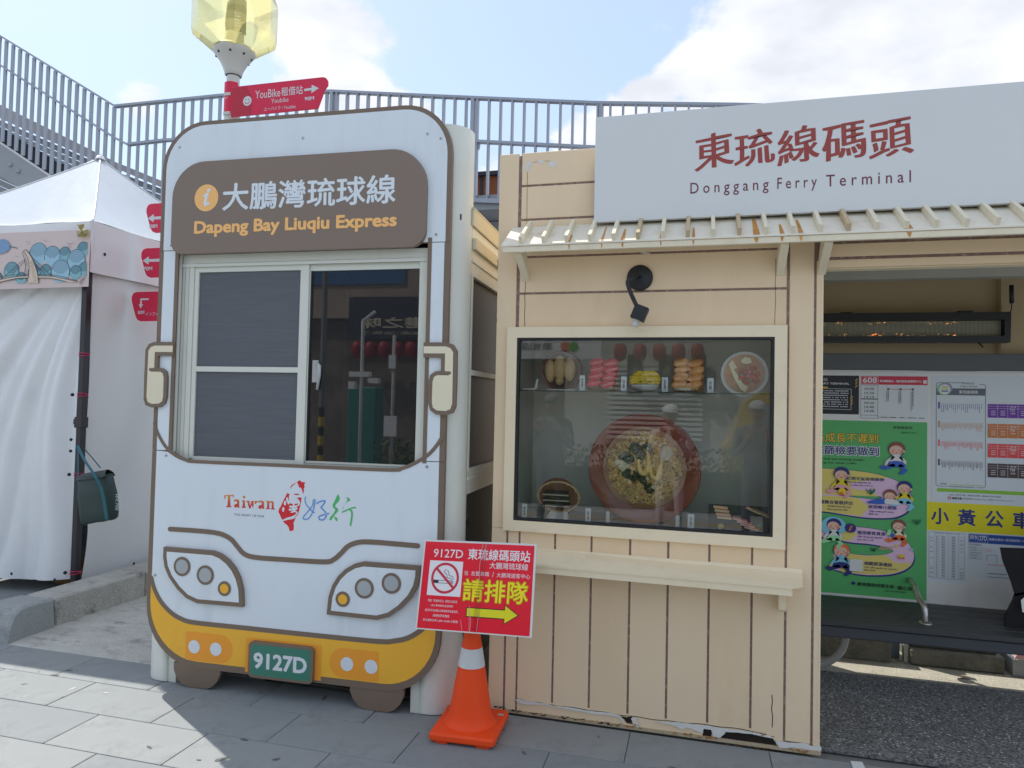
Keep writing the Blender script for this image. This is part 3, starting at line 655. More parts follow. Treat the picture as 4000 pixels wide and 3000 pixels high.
# base: steel sole with rot above it
bx('sole_strip', kiosk, M('sole_paint', (.50, .41, .27), .6, dirt=(.3, .16, .06), dirts=14, dirta=.7), -.95, .571, WY-.006, WY+.004, .001, .017)
rot = MB().use(m_rot); rot.prism([(-.888, .015), (.41, .015)]+[(x, tear_z(x)+.004) for x in [.41-k*.05 for k in range(26)]], WY+.0030, WY+.0038)
rot.build('rotten_board', kiosk)
def zone(pts, m, y, nm=None, th=None):
    return MB().use(m).prism([wpx(*p) for p in pts], y, th)
# remains of the lower skin (beige) with torn holes, peeled primer edges, rust spots
xs_ = [-.888+k*.026 for k in range(50)]; topl = [(x, tear_z(x)+.012) for x in xs_]
def jagged(pts, amp=.0022, n=5, seed=3):
    r_ = random.Random(seed); o = []
    for a, b_ in zip(pts, pts[1:]+pts[:1]):
        for k in range(n): t = k/n; o.append((a[0]+(b_[0]-a[0])*t+r_.uniform(-amp, amp), a[1]+(b_[1]-a[1])*t+r_.uniform(-amp, amp)*.8))
    return o
holes = [[(745, 1040), (800, 1046), (870, 1060), (912, 1072), (945, 1064), (945, 1085), (945, 1112), (915, 1108), (895, 1085), (865, 1062), (820, 1052)],
         [(1392, 1132), (1412, 1140), (1420, 1165), (1415, 1195), (1368, 1190), (1362, 1165), (1372, 1136)],
         [(1500, 1152), (1655, 1165), (1782, 1188), (1800, 1225), (1815, 1252), (1740, 1250), (1560, 1225), (1452, 1200), (1468, 1188)],
         [(1180, 1100), (1196, 1104), (1190, 1112), (1178, 1108)]]
skin = MB().use(m_wall); skin.prism([[(xs_[0], .012), (xs_[-1], .012)]+list(reversed(topl))]+[jagged([wpx(*p) for p in h], .0016) for h in holes], WY+.0008, WY+.0020)
skin.build('lower_skin', kiosk)
MB().use(m_wall).prism([wpx(*p) for p in [(1812, 1232), (1860, 1236), (2010, 1252), (2068, 1262), (2070, 1292), (1990, 1285), (1815, 1262)]], WY-.0016).build('lower_skin', kiosk)
tr_ = MB().use(m_rot).line([(x, tear_z(x)+.002+.002*math.sin(x*40)) for x in xs_[:-2]], .0035, WY-.0004); tr_.build('tear_crack', kiosk)
pe = MB().use(m_peel)
for pts in ([(250, 962), (268, 958), (340, 975), (440, 985), (470, 1000), (560, 1008), (690, 1030), (840, 1045), (880, 1062), (905, 1105), (890, 1100), (868, 1065), (690, 1042), (560, 1020), (440, 996), (300, 990), (262, 978)],
            [(940, 1072), (985, 1072), (965, 1085), (985, 1105), (985, 1130), (965, 1120), (945, 1095)],
            [(1075, 1088), (1160, 1095), (1240, 1100), (1390, 1118), (1520, 1140), (1650, 1152), (1780, 1182), (1800, 1215), (1780, 1192), (1650, 1165), (1500, 1152), (1495, 1165), (1465, 1192), (1430, 1180), (1418, 1140), (1370, 1135), (1365, 1165), (1300, 1135), (1262, 1128), (1240, 1142), (1205, 1120), (1150, 1106)],
            [(1800, 1205), (1870, 1218), (1990, 1225), (2015, 1240), (2070, 1240), (2072, 1268), (2035, 1262), (2000, 1262), (1930, 1250), (1900, 1245), (1850, 1252), (1822, 1250)]):
    pe.prism(jagged([wpx(*p) for p in pts], .0020, 4, len(pts)), WY-.0075, WY-.0045)
pe.build('peeled_primer', kiosk)
ru = MB().use(m_rust)
rj = random.Random(9)
def specks(x0, y0, x1, y1, n, s=8):
    for k in range(n):
        t = rj.random(); x = x0+(x1-x0)*t; y = y0+(y1-y0)*t+rj.uniform(-7, 7); w = rj.uniform(.4, 1)*s
        ru.prism([wpx(x+w*math.cos(a)*rj.uniform(1, 2.2), y+w*.5*math.sin(a)) for a in [j*1.05 for j in range(6)]], WY-.0080-k*.00002)
specks(1245, 1165, 1450, 1195, 26); specks(930, 1100, 1000, 1130, 10, 6); specks(1640, 1150, 1790, 1190, 14, 6); specks(300, 1040, 900, 1112, 40, 5); specks(1480, 1230, 1800, 1262, 26, 5); specks(1880, 1255, 1985, 1275, 12); specks(900, 1118, 960, 1125, 6); ru.use(m_rot); specks(330, 1045, 430, 1052, 8); specks(490, 1062, 560, 1070, 7); specks(590, 1075, 660, 1080, 5); specks(690, 1090, 900, 1120, 14); specks(110, 1000, 300, 1035, 16)
ru.build('rust_spots', kiosk)
# cracks and peeled spots on the upper wall
def crack(pts, w=.003, y=WY-.0006): MB().use(m_rot).line([tuple((atY(px, py, WY).x, atY(px, py, WY).z)) for px, py in pts], w, y).build('crack', kiosk)
crack([(2053, 1042), (2051, 1080), (2053, 1110), (2050, 1150), (2051, 1190), (2049, 1230), (2050, 1275)]); crack([(3030, 1010), (3031, 1060), (3028, 1110), (3030, 1160), (3027, 1230), (3026, 1270)], .002); crack([(3016, 2840), (3018, 2800), (3014, 2770), (3017, 2740), (3015, 2715)], .004)
crack([(1943, 1015), (1946, 1030), (1943, 1048)], .003); crack([(1941, 1245), (1939, 1262)], .002)
q = MB().use(m_peel)
rg = lambda x, y: (lambda p: (p.x, p.z))(atY(1700+x/2.074, 300+y/2.074, WY))
for pts in ([(733, 690), (782, 685), (775, 700), (798, 705), (790, 720), (768, 718), (768, 755), (750, 768), (735, 755)], [(825, 682), (860, 674), (888, 684), (870, 702), (840, 700)], [(912, 712), (930, 686), (985, 688), (982, 715), (955, 740)]):
    q.prism([rg(*p) for p in pts], WY-.001)
q.prism([(lambda p: (p.x, p.z))(atY(1950+x/1.8433, 950+y/1.8433, WY)) for x, y in [(1012, 70), (1040, 64), (1092, 70), (1075, 80), (1045, 78)]], WY-.001)
q.build('peeled_paint', kiosk)
q = MB().use(M('rust_streak', (.40, .22, .07), .8, var=.3, vs=25)); q.line([rg(748, 770), rg(746, 900), rg(744, 1050), rg(742, 1215)], .0032, WY-.0009); q.line([rg(790, 694), rg(850, 684), rg(930, 682)], .002, WY-.0009); q.build('rust_streak', kiosk)
# display window
m_gl = glassmat('display_glass', (.985, 1, .99), 1.15, .0)
fx0, fx1, fz0, fz1 = -.977, .408, .945, 2.010; gx0, gx1, gz0, gz1 = -.923, .352, 1.000, 1.954
q = MB().use(m_frame); yf = WY-.028
q.prism([[(fx0, fz0), (fx1, fz0), (fx1, fz1), (fx0, fz1)], [(gx0, gz0), (gx1, gz0), (gx1, gz1), (gx0, gz1)]], yf, WY+.01)
dframe = q.build('display_frame', kiosk)
MB().use(m_black).prism([[(gx0, gz0), (gx1, gz0), (gx1, gz1), (gx0, gz1)], rr(gx0+.011, gz0+.011, gx1-.013, gz1-.011, .012)], yf+.006, WY+.02).build('glass_gasket', kiosk)
MB().use(m_gl).box(gx0+.002, gx1-.002, WY+.002, WY+.008, gz0+.002, gz1-.002).build('display_glass', kiosk)
m_case = M('case_grey', (.50, .51, .47), .6, var=.04, vs=2); m_case2 = M('case_floor', (.30, .31, .32), .5)
q = MB().use(m_case); CY = 4.03
q.box(gx0-.02, gx1+.02, CY, CY+.01, gz0-.02, gz1+.02); q.box(gx0-.03, gx0-.015, WY+.021, CY, gz0, gz1+.02); q.box(gx1+.015, gx1+.03, WY+.021, CY, gz0, gz1+.02); q.box(gx0-.03, gx1+.03, WY+.021, CY, gz1+.015, gz1+.03)
q.use(m_case2).box(gx0-.03, gx1+.03, WY+.021, CY, gz0-.025, gz0-.005)
q.build('display_case', kiosk)
m_shelf = glassmat('shelf_glass', (.80, .93, .88), 1.0, .02)
q = MB().use(m_shelf).box(gx0-.014, gx1+.014, 3.63, 3.93, 1.676, 1.683); q.use(M('glass_edge_green', (.01, .055, .045), .2, var=0)).box(gx0-.014, gx1+.014, 3.6285, 3.6298, 1.676, 1.683)
q.build('glass_shelf', kiosk)
q = MB().use(M('white_plastic', (.75, .75, .72), .4, var=0)); q.box(-.915, -.845, 3.66, 3.80, 1.684, 1.692); q.prism([(-.86, 1.692), (-.845, 1.692), (-.838, 1.745), (-.846, 1.745)], 3.70, 3.705); q.build('shelf_bracket', kiosk)
# roof / body of the kiosk behind the front
q = MB().use(m_wall)
q.box(-1.04, -1.02, WY+.02, 5.05, 0, 2.9); q.build('side_cladding', kiosk)
q = MB().use(m_wall); q.box(.46, .50, WY+.08, 4.92, 0, 2.5); q.use(m_dark).box(-1.0, .46, 4.98, 5.03, 0, 2.55); q.build('partition', kiosk)
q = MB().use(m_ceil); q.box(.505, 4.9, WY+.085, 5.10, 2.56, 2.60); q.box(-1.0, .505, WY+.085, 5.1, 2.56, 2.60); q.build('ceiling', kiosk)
bx('roof_deck', kiosk, m_off, -1.0, 4.9, WY+.03, 5.16, 2.80, 2.84)
bx('ceiling_beam', kiosk, M('beam_grey', (.55, .57, .54), .5, var=.04), .505, 4.9, 4.78, 4.86, 2.435, 2.54)
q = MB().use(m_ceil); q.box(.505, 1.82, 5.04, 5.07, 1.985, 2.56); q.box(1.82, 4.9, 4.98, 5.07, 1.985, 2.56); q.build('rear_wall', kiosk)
# shelf counter under the display
q = MB().use(m_frame)
q.prism([(-.94, .822), (.421, .812), (.421, .770), (-.94, .778)], 3.385, 3.395)
q.add([(-.94, 3.38, .822), (.417, 3.38, .815), (.470, 3.42, .818), (.487, 3.55, .828), (.487, WY-.001, .855), (-.94, WY-.001, .862), (-.94, 3.38, .810), (.417, 3.38, .803), (.470, 3.42, .806), (.487, 3.55, .816), (.487, WY-.001, .843), (-.94, WY-.001, .85)],
      [(0, 1, 2, 3, 4, 5), (11, 10, 9, 8, 7, 6), (0, 6, 7, 1), (1, 7, 8, 2), (2, 8, 9, 3), (3, 9, 10, 4), (4, 10, 11, 5), (5, 11, 6, 0)])
q.build('counter', kiosk)
for xa in (-.82, .378):
    q = MB().use(m_frame); q.add([(x, y, z) for x in (xa-.002, xa+.033) for (y, z) in ((3.50, .80), (3.50, .675), (3.51, .665), (WY, .660), (WY, .84))], [(0, 1, 2, 3, 4), (9, 8, 7, 6, 5), (0, 5, 6, 1), (1, 6, 7, 2), (2, 7, 8, 3), (3, 8, 9, 4), (4, 9, 5, 0)]); q.build('counter_bracket', kiosk)
# canopy with battens
m_roof = M('canopy_white_metal', (.82, .775, .66), .45, var=.05, vs=5, dirt=(.42, .28, .12), dirts=5, dirta=.45)
m_bat = M('batten_cream', (.80, .73, .56), .5, var=.04, dirt=(.45, .32, .16), dirts=8, dirta=.25)
m_batr = M('batten_rusty', (.55, .44, .27), .6, var=.15, vs=9, dirt=(.42, .20, .05), dirts=10, dirta=.95)
AY, AZ, BYk, BZ = 3.355, 2.402, WY-.002, 2.545       # front lip, back at wall
can = MB().use(m_roof)
can.add([(-.965, AY, AZ), (4.7, AY, AZ), (4.7, BYk, BZ), (-.965, BYk, BZ), (-.965, AY, AZ-.008), (4.7, AY, AZ-.008), (4.7, BYk, BZ-.008), (-.965, BYk, BZ-.008)], [(0, 1, 2, 3), (7, 6, 5, 4), (0, 4, 5, 1), (3, 2, 6, 7), (0, 3, 7, 4), (1, 5, 6, 2)])
canopy = can.build('canopy_sheet', kiosk)
q = MB().use(m_bat); q.box(-.96, 4.7, AY+.004, AY+.022, AZ-.038, AZ-.009, bev=.002); q.build('canopy_fascia', kiosk)
nrm = Vector((0, -(BZ-AZ), BYk-AY)).normalized()
sl = Vector((0, BYk-AY, BZ-AZ))
rusty = {5, 7, 9, 13}
bats = [2030+i*0 for i in range(0)]
bpx = [2040, 2120, 2210, 2294, 2378, 2470, 2558, 2650, 2745, 2837, 2926, 3022, 3122, 3232, 3338, 3440, 3552, 3660, 3774, 3890, 4005]
bob = {}
for i in range(48):
    xb = -.865+i*.1155; mm = m_batr if i in rusty else m_bat
    if mm not in bob:
        q = MB().use(mm); w = .0088; o = Vector((0, 0, 0)); a = sl*.02; c = sl*.97; up = nrm*.034
        V = [Vector((s_*w, 0, 0))+p+h for p in (a, c) for h in (Vector(), up) for s_ in (-1, 1)]
        q.add(V, [(0, 1, 3, 2), (4, 6, 7, 5), (0, 2, 6, 4), (1, 5, 7, 3), (2, 3, 7, 6), (0, 4, 5, 1)])
        o_ = q.build('batten', kiosk, True); bob[mm] = o_
        o_.location = Vector((xb, AY, AZ+.0008))-kiosk.location
    else: place(bob[mm], kiosk, Vector((xb, AY, AZ+.0008))-kiosk.location)
q = MB().use(M('rust_run', (.55, .26, .06), .8, var=.35, vs=30))
for xr, w, l in ((-.36, .018, .6), (-.18, .012, .6), (-.03, .014, .5), (.25, .03, .85), (.36, .02, .5), (.88, .03, .9), (-.62, .012, .4), (.44, .02, .7), (-.46, .012, .8)):
    P = [Vector((xr-w/2, AY, AZ))+sl*.02, Vector((xr+w/2, AY, AZ))+sl*.02, Vector((xr+w*.2, AY, AZ))+sl*l, Vector((xr-w*.3, AY, AZ))+sl*l]
    q.add([p+nrm*.0012 for p in P], [(0, 1, 2, 3)])
    q.prism([(xr-w*.4, AZ-.012), (xr+w*.3, AZ-.012), (xr+w*.1, AZ-.034), (xr-w*.15, AZ-.03)], AY+.0032)
q.build('canopy_rust_runs', kiosk)
for xc in (-.885, .375, .560, 2.4, 4.5):
    q = MB().use(m_bat); q.add([(x, y, z) for x in (xc-.018, xc+.018) for (y, z) in ((AY+.03, AZ-.012), (AY+.03, AZ-.045), (WY-.002, AZ-.15), (WY-.002, AZ-.115+.0), (WY-.03, AZ-.085), (AY+.14, AZ-.012))], [(0, 1, 2, 3, 4, 5), (11, 10, 9, 8, 7, 6)]+[(i, (i+1) % 6, 6+(i+1) % 6, 6+i) for i in range(6)]); q.build('canopy_bracket', kiosk)
# name board
m_board = M('name_board_grey', (.70, .73, .74), .4, var=.02, vs=1.5)
nb = MB().use(m_board).box(-.524, 4.4, 3.515, 3.545, 2.538, 3.078, bev=.001).build('name_board', kiosk)
q = MB().use(M('board_bracket', (.12, .10, .09), .6)); q.box(-.5, 2.4, 3.546, WY-.002, 2.56, 2.60); q.box(-.5, 2.4, 3.546, WY-.002, 2.98, 3.02); q.build('board_rail', kiosk)
q = MB().use(M('sign_maroon', (.34, .06, .05), .6, var=.06)); q.brush = True
sh = lambda x, z: (x, z)
cs = '東琉線碼頭'
cw = [(-.030, .148), (.156, .334), (.352, .532), (.548, .736), (.752, .930)]
for ch, (xa, xb) in zip(cs, cw):
    def brush(x, z, xa=xa, xb=xb):
        t = (x-xa)/(xb-xa); zr = (z-2.86)
        return (x+.05*zr*(t-.5)*8*(1 if zr < 0 else 0)*-.35-.04*zr, z+.030*(t-.5)+.003*math.sin(t*9+zr*30))
    q.text(ch, xa, 2.775, xb, 2.952, 3.5142, off=.020, fn=brush, res=4)
q.brush = False; q.use(M('sign_maroon_dark', (.17, .035, .055), .6, var=.03))
bodyx = [('D', -.045, -.012), ('o', .003, .028), ('n', .045, .068), ('g', .083, .108), ('g', .124, .149), ('a', .166, .186), ('n', .206, .229), ('g', .244, .269)]
for w_, a_, b_ in (('D o n g g a n g', -.050, .313), ('F e r r y', .352, .527), ('T e r m i n a l', .567, .925)):
    hasg = 'g' in w_ or 'y' in w_
    z0 = 2.640 if hasg else 2.655
    q.text(w_, a_, z0, b_, 2.711, 3.5142, off=.004)
q.build('name_lettering', kiosk)
# wall lamp
m_bk = M('black_powdercoat', (.014, .017, .022), .45, var=.05)
lamp = thing('wall_lamp', 'black round wall lamp fitting with bent arm and bare socket above the food window', 'lamp', (-.293, WY, 2.258))
MB().use(m_bk).lathe([(0, .018), (.058, .018), (.064, .014), (.066, 0), (0, 0)], (-.293, WY-.0015, 2.258), 36, 'y').build('wall_plate', lamp)
q = MB().use(m_bk); P = cr([(-.293, WY-.018, 2.262), (-.300, WY-.06, 2.262), tuple(atY(2470, 1088, WY-.10)), tuple(atY(2452, 1100, WY-.11)), tuple(atY(2462, 1140, WY-.11)), tuple(atY(2488, 1198, WY-.11))], 5); HC = atY(2500, 1222, WY-.11)
q.tube(P, .0105, 8); q.build('lamp_arm', lamp)
q = MB().use(m_bk); q.T = Matrix.Translation(HC) @ Matrix.Rotation(R(22), 4, 'Y'); q.box(-.034, .034, -.034, .034, -.038, .034, bev=.002)
q.build('lamp_head', lamp)
q = MB().use(M('socket_white', (.6, .6, .58), .4, var=0)); q.T = Matrix.Translation(HC) @ Matrix.Rotation(R(22), 4, 'Y')
q.lathe([(.016 if i % 2 else .0195, -.038-.004*i) for i in range(9)]+[(0, -.072)], (0, 0, 0), 16); q.build('socket', lamp)

# ================================================================ FOOD MODELS in the display
def dish(name, label, cat, loc, group=None): return thing(name, label, cat, loc, 0, group)
SZ = 1.6835; m_red = M('lacquer_red', (.30, .045, .035), .18, var=.05, coat=.4); m_blk = M('lacquer_black', (.02, .012, .012), .25, var=0)
def tiltT(c, deg): return Matrix.Translation(c) @ Matrix.Rotation(R(deg), 4, 'X')
# 1 black lacquer bowl with brown rolls, standing on edge
d = dish('rice_roll_bowl', 'round black and red lacquer bowl of big brown rolls, top left of the display', 'food bowl', (-.715, 3.74, SZ))
q = MB(); q.T = tiltT((-.715, 3.74, 1.792), 8); q.use(m_blk).lathe([(.088, .030), (.108, .030), (.111, .024), (.111, -.03), (.05, -.05), (0, -.05)], (0, 0, 0), 40, 'y'); q.use(m_red).lathe([(.106, .031), (.101, .031)], (0, 0, 0), 40, 'y'); q.use(M('bowl_inside', (.09, .035, .02), .3)).lathe([(.1005, .0305), (.094, -.005), (0, -.012)], (0, 0, 0), 40, 'y'); q.build('bowl', d)
m_roll = M('rice_roll_tan', (.50, .33, .15), .35, var=.12, vs=30)
for i, (x0, z0, x1, z1, r) in enumerate(((-.062, .045, -.062, -.045, .030), (-.01, .06, -.006, -.03, .036), (.045, .055, .048, -.035, .032), (-.012, -.05, -.008, -.062, .024), (.02, .07, -.03, .072, .02))):
    q = MB().use(m_roll); q.T = tiltT((-.715, 3.725, 1.792), 8); q.blob(((x0+x1)/2, -.008, (z0+z1)/2), (r, .022, abs(z1-z0)/2+r*.7), 12, 8); q.build('rice_roll', d)
q = MB().use(m_white); q.box(-.79, -.64, 3.72, 3.80, SZ+.0005, SZ+.008); q.build('stand', d)
# 2 / 4 nigiri boards
def nigiri(label, name, x0, x1, mt, mrice, board, cols=2, rows=4, slope=.16, extra=None, lean=0.02):
    cx = (x0+x1)/2; d = dish(name, label, 'sushi platter', (cx, 3.75, SZ))
    q = MB().use(board); q.T = tiltT((cx, 3.74, SZ+.09), -20); q.box(-(x1-x0)/2-.004, (x1-x0)/2+.008, .008, .016, -.088, .088, bev=.002); q.build('board', d)
    for r in range(rows):
        for c in range(cols):
            px = x0+(x1-x0)*(c+.5)/cols+(.012 if r else 0)-.006*r; pz = .066-r*.042-(.004*c)
            rot = Matrix.Rotation(R(-14 if c == 0 else -18), 3, 'Y')
            q = MB(); q.T = tiltT((px, 3.738, SZ+.09), -20)
            q.use(mrice).blob((0, -.004, pz-.010), (.030, .013, .015), 10, 6, rot); q.use(mt).blob((0, -.016-.004*r, pz), (.043, .010, .023), 12, 7, rot, jit=.05); q.use(M('fish_fat_line', (.92, .62, .55), .4, var=0)).tube([rot @ Vector((-.034, -.0255-.004*r, 0))+Vector((0, 0, pz-.006)), rot @ Vector((.034, -.0255-.004*r, 0))+Vector((0, 0, pz-.004))], .0016, 5)
            q.use(M('fish_stripe', (.66, .50, .42), .4, var=0)) if False else None
            q.build('nigiri', d)
    q = MB().use(M('pickled_ginger', (.62, .52, .22), .4, var=.1, vs=40)); q.T = tiltT((cx, 3.735, SZ+.09), -20)
    for k in range(5): q.blob((.04+.01*math.cos(k*1.3), -.016, -.072+.008*math.sin(k*1.3)), (.012, .008, .009), 8, 5)
    q.build('ginger', d); return d
m_rice = M('sushi_rice', (.68, .62, .50), .6, var=.12, vs=120, bump=.4, bs=200)
m_tuna = M('tuna_pink', (.85, .06, .12), .28, var=.2, vs=26, dirt=(.88, .42, .40), dirts=22, dirta=.35, stretch=(1, 1, 3))
m_salm = M('salmon_orange', (.85, .38, .10), .28, var=.2, vs=26, dirt=(.9, .62, .34), dirts=26, dirta=.5, stretch=(3, 1, 1))
m_wood = M('sushi_wood', (.42, .21, .10), .5, var=.1, stretch=(2, 1, 12))
nigiri('wooden board of bright pink tuna sushi, second dish from the left on the glass shelf', 'tuna_sushi_board', -.565, -.418, m_tuna, m_rice, m_wood)
dd = nigiri('board of orange salmon and shrimp sushi between the yellow dish and white soup bowl', 'salmon_sushi_board', -.125, .022, m_salm, m_rice, m_wood)
q = MB().use(m_rice); q.blob((-.06, 3.69, SZ+.022), (.052, .014, .016), 14, 7); q.use(M('egg_slice', (.75, .45, .18), .4)).blob((-.06, 3.686, SZ+.029), (.05, .012, .010), 14, 6); q.build('front_nigiri', dd)
# 3 plate of yellow prawns/fruit
d = dish('yellow_dish', 'white dish piled with curved yellow pieces over green leaf, middle of the glass shelf', 'food dish', (-.268, 3.72, SZ))
q = MB().use(m_white); q.lathe([(.022, .0), (.05, .004), (.078, .028), (.082, .036), (.078, .034), (.05, .010), (0, .006)], (-.268, 3.73, SZ+.0005), 32); q.build('dish', d)
q = MB().use(M('leaf_green', (.08, .30, .08), .4, var=.2))
for k in range(14): a = k*.45; q.blob((-.268+.068*math.cos(a), 3.73+.06*math.sin(a), SZ+.034), (.014, .012, .008), 7, 5)
q.build('leaf', d)
m_yel = M('banana_yellow', (.86, .62, .04), .35, var=.12, vs=20, dirt=(.2, .12, .01), dirts=16, dirta=.5)
k = 0
for row, (zz, n_, w) in enumerate(((.042, 3, .05), (.056, 4, .058), (.070, 4, .055), (.084, 3, .045), (.096, 3, .035))):
    for j in range(n_):
        x = -.268+w*((j/(n_-1))*2-1); ln_ = .030; s_ = -1 if x < -.268 else 1
        q = MB().use(m_yel); dz_ = .010*(((j*7+row*3) % 5)/2-1); P = cr([(x-ln_*.9, 3.70+.004*row, SZ+zz-.008-dz_), (x-ln_*.3, 3.690+.004*row-.003*(j % 2), SZ+zz+.006), (x+ln_*.4, 3.692+.004*row, SZ+zz+.006), (x+ln_, 3.70+.004*row, SZ+zz-.006+dz_)], 3)
        q.tube(P, [.0025]+[.0065]+[.0095]*(len(P)-4)+[.0065]+[.0025], 8); q.build('yellow_piece', d)
# 5 white bowl of soup
d = dish('tofu_soup_bowl', 'white bowl of red and brown soup with tofu, top right of the display', 'food bowl', (.226, 3.75, SZ))
q = MB(); TT = tiltT((.226, 3.75, 1.787), 10); q.T = TT; q.use(M('porcelain', (.74, .78, .82), .2, var=0, coat=.3)).lathe([(.098, .018), (.108, .034), (.114, .036), (.116, .030), (.10, -.02), (.05, -.04), (0, -.04)], (0, 0, 0), 44, 'y'); q.build('bowl', d)
m_soup = M('soup_broth', (.50, .26, .14), .25, var=.3, vs=22, dirt=(.55, .12, .09), dirts=14, dirta=.8, coat=.3)
q = MB(); q.T = TT; q.use(m_soup).lathe([(.100, .020), (0, .022)], (0, 0, 0), 40, 'y'); q.build('soup', d)
q = MB(); q.T = TT; q.use(M('tofu', (.86, .78, .54), .5, var=.05))
q.prism([(-.078, .050), (-.060, .072), (-.036, .034), (-.052, .024), (-.005, -.050), (.018, -.066), (.006, -.092), (-.018, -.078), (-.05, -.02)], -.034, -.02); q.prism([(-.02, .07), (.0, .088), (.026, .082), (.034, .06), (.01, .052), (-.012, .058)], -.036, -.02); q.build('tofu', d)
q = MB(); q.T = TT
rf = random.Random(3)
for k in range(46):
    a = rf.uniform(0, 6.28); rad = rf.uniform(0, .045); cx, cz = .022+rad*math.cos(a)*1.1, .0+rad*math.sin(a)
    q.use((M('meat_red', (.62, .09, .09), .35, var=.2), M('veg_teal', (.08, .32, .26), .4), M('meat_pale', (.5, .26, .22), .4, var=.2))[0 if k % 3 else (1 if cz < .0 else 2)])
    q.blob((cx, -.028-rf.random()*.006, cz), (.016*rf.uniform(.5, 1.2), .006, .013*rf.uniform(.4, 1)), 7, 5, Matrix.Rotation(rf.uniform(0, 3), 3, 'Y'))
q.build('toppings', d)
# name cards
def card(x0, x1, z0, z1, txt, label, y=3.665):
    d = dish('name_card', label, 'name card', ((x0+x1)/2, y, z0), 'white name cards in the display')
    MB().use(ink('card_white', 226, 236, 244)).box(x0, x1, y, y+.0015, z0, z1).build('card', d)
    MB().use(ink('card_ink', 30, 34, 60)).text('\n'.join(txt), (x0+x1)/2-.006, z0+(z1-z0)*.18, (x0+x1)/2+.006, z1-(z1-z0)*.2, y-.0006, off=.01).build('card_lettering', d)
card(-.606, -.578, SZ+.0005, 1.765, '鮪魚握壽司', 'small white name card between the brown roll bowl and the pink tuna sushi')
card(-.388, -.360, SZ+.0005, 1.762, '川燙鮮蝦', 'small white name card left of the yellow dish')
card(-.180, -.150, SZ+.0005, 1.760, '鮭魚炙壽司', 'small white name card right of the yellow dish')
card(.045, .075, SZ+.0005, 1.758, '肉粿', 'small white name card beside the white soup bowl')
FZ = .9955
card(-.905, -.877, FZ, 1.072, '雙糕潤', 'small white name card in the bottom left corner of the display')
card(-.562, -.534, FZ, 1.068, '飯湯', 'small white name card left of the giant red bowl')
card(-.042, -.010, FZ, 1.070, '綜合生魚片', 'small white name card between the giant bowl and the slate plate')
# woven basket
d = dish('cake_basket', 'woven bamboo basket tray with three dark cake slices on a white stand, lower left', 'basket', (-.716, 3.72, FZ))
TT = tiltT((-.718, 3.72, 1.112), 14); m_bam = M('bamboo', (.62, .44, .24), .6, var=.15, vs=60)
q = MB(); q.T = TT; q.use(M('woven_brown', (.28, .13, .08), .7, var=.3, vs=90, bump=.6, bs=180)).lathe([(.108, .0), (.08, -.02), (0, -.024)], (0, 0, 0), 36, 'y'); q.build('tray', d)
q = MB(); q.T = TT; q.use(m_bam).tube([(.113*math.cos(a), 0, .085*math.sin(a)) for a in [i*math.pi/20 for i in range(40)]], .0055, 8, True)
for k in range(12): a = k*math.pi/6; q.tube([(.104*math.cos(a), -.006, .077*math.sin(a)), (.121*math.cos(a), -.004, .092*math.sin(a))], .004, 6)
q.build('rim', d)
for zz, w in ((.028, .080), (-.004, .082), (-.036, .084)):
    q = MB(); q.T = TT; q.use(M('black_cake', (.03, .022, .022), .5)).add([(x, y, z) for (y, z) in ((-.028, zz-.008), (-.028, zz+.004), (-.012, zz+.014), (-.012, zz-.004)) for x in (-w+.012*(z-zz)/.01, w-.02)], [(0, 1, 3, 2), (2, 3, 5, 4), (4, 5, 7, 6), (6, 7, 1, 0), (0, 2, 4, 6), (1, 7, 5, 3)]); q.use(M('cake_cream', (.55, .50, .40), .5)).box(-w, w-.02, -.031, -.0285, zz-.010, zz-.004); q.build('cake_slice', d)
q = MB().use(m_white).add([(-.78, 3.70, FZ+.0005), (-.66, 3.70, FZ+.0005), (-.67, 3.74, FZ+.035), (-.765, 3.74, FZ+.035), (-.67, 3.78, FZ+.0005), (-.765, 3.78, FZ+.0005)], [(0, 1, 2, 3), (3, 2, 4, 5)]); q.build('stand', d)
# giant bowl
d = dish('giant_seafood_bowl', 'giant red lacquer bowl of seafood rice porridge standing on edge in the display', 'food bowl', (-.27, 3.78, FZ))
TT = tiltT((-.268, 3.765, 1.285), 6)
q = MB(); q.T = TT; q.use(M('lacquer_maroon', (.24, .036, .026), .25, var=.10, vs=4, coat=.3)).lathe([(.214, .012), (.220, .014), (.283, .050), (.289, .050), (.291, .044), (.26, .0), (.15, -.07), (0, -.08)], (0, 0, 0), 72, 'y'); q.build('bowl', d)
m_por = M('rice_porridge', (.60, .36, .11), .3, var=.4, vs=26, bump=.6, bs=110, dirt=(.20, .10, .03), dirts=9, dirta=.95, coat=.3)
q = MB(); q.T = TT; q.use(M('broth_rim', (.30, .13, .06), .15, var=.15, coat=.5)).lathe([(.217, .016), (0, .018)], (0, 0, 0), 60, 'y'); q.build('broth', d)
q = MB(); q.T = TT; q.use(m_por); rf = random.Random(5); lay = [[(lambda a, r: ((r+rf.uniform(-.006, .006))*math.cos(a), -.019-.010*(1-(r/.203)**2)-rf.uniform(0, .004), (r*1.0+rf.uniform(-.006, .006))*math.sin(a)))(2*math.pi*j/44, .186*i/9*(1+.05*math.sin(j*1.9)+.04*math.sin(j*3.7))) for j in range(44)] for i in range(10)]
q.add([v for l in lay for v in l], [(i*44+j, i*44+(j+1) % 44, (i+1)*44+(j+1) % 44, (i+1)*44+j) for i in range(9) for j in range(44)], True); q.build('porridge', d)
q = MB(); q.T = TT; rg_ = [M('rice_grain_%d' % i, c, .4, var=0) for i, c in enumerate(((.70, .47, .16), (.36, .20, .06), (.86, .68, .36)))]
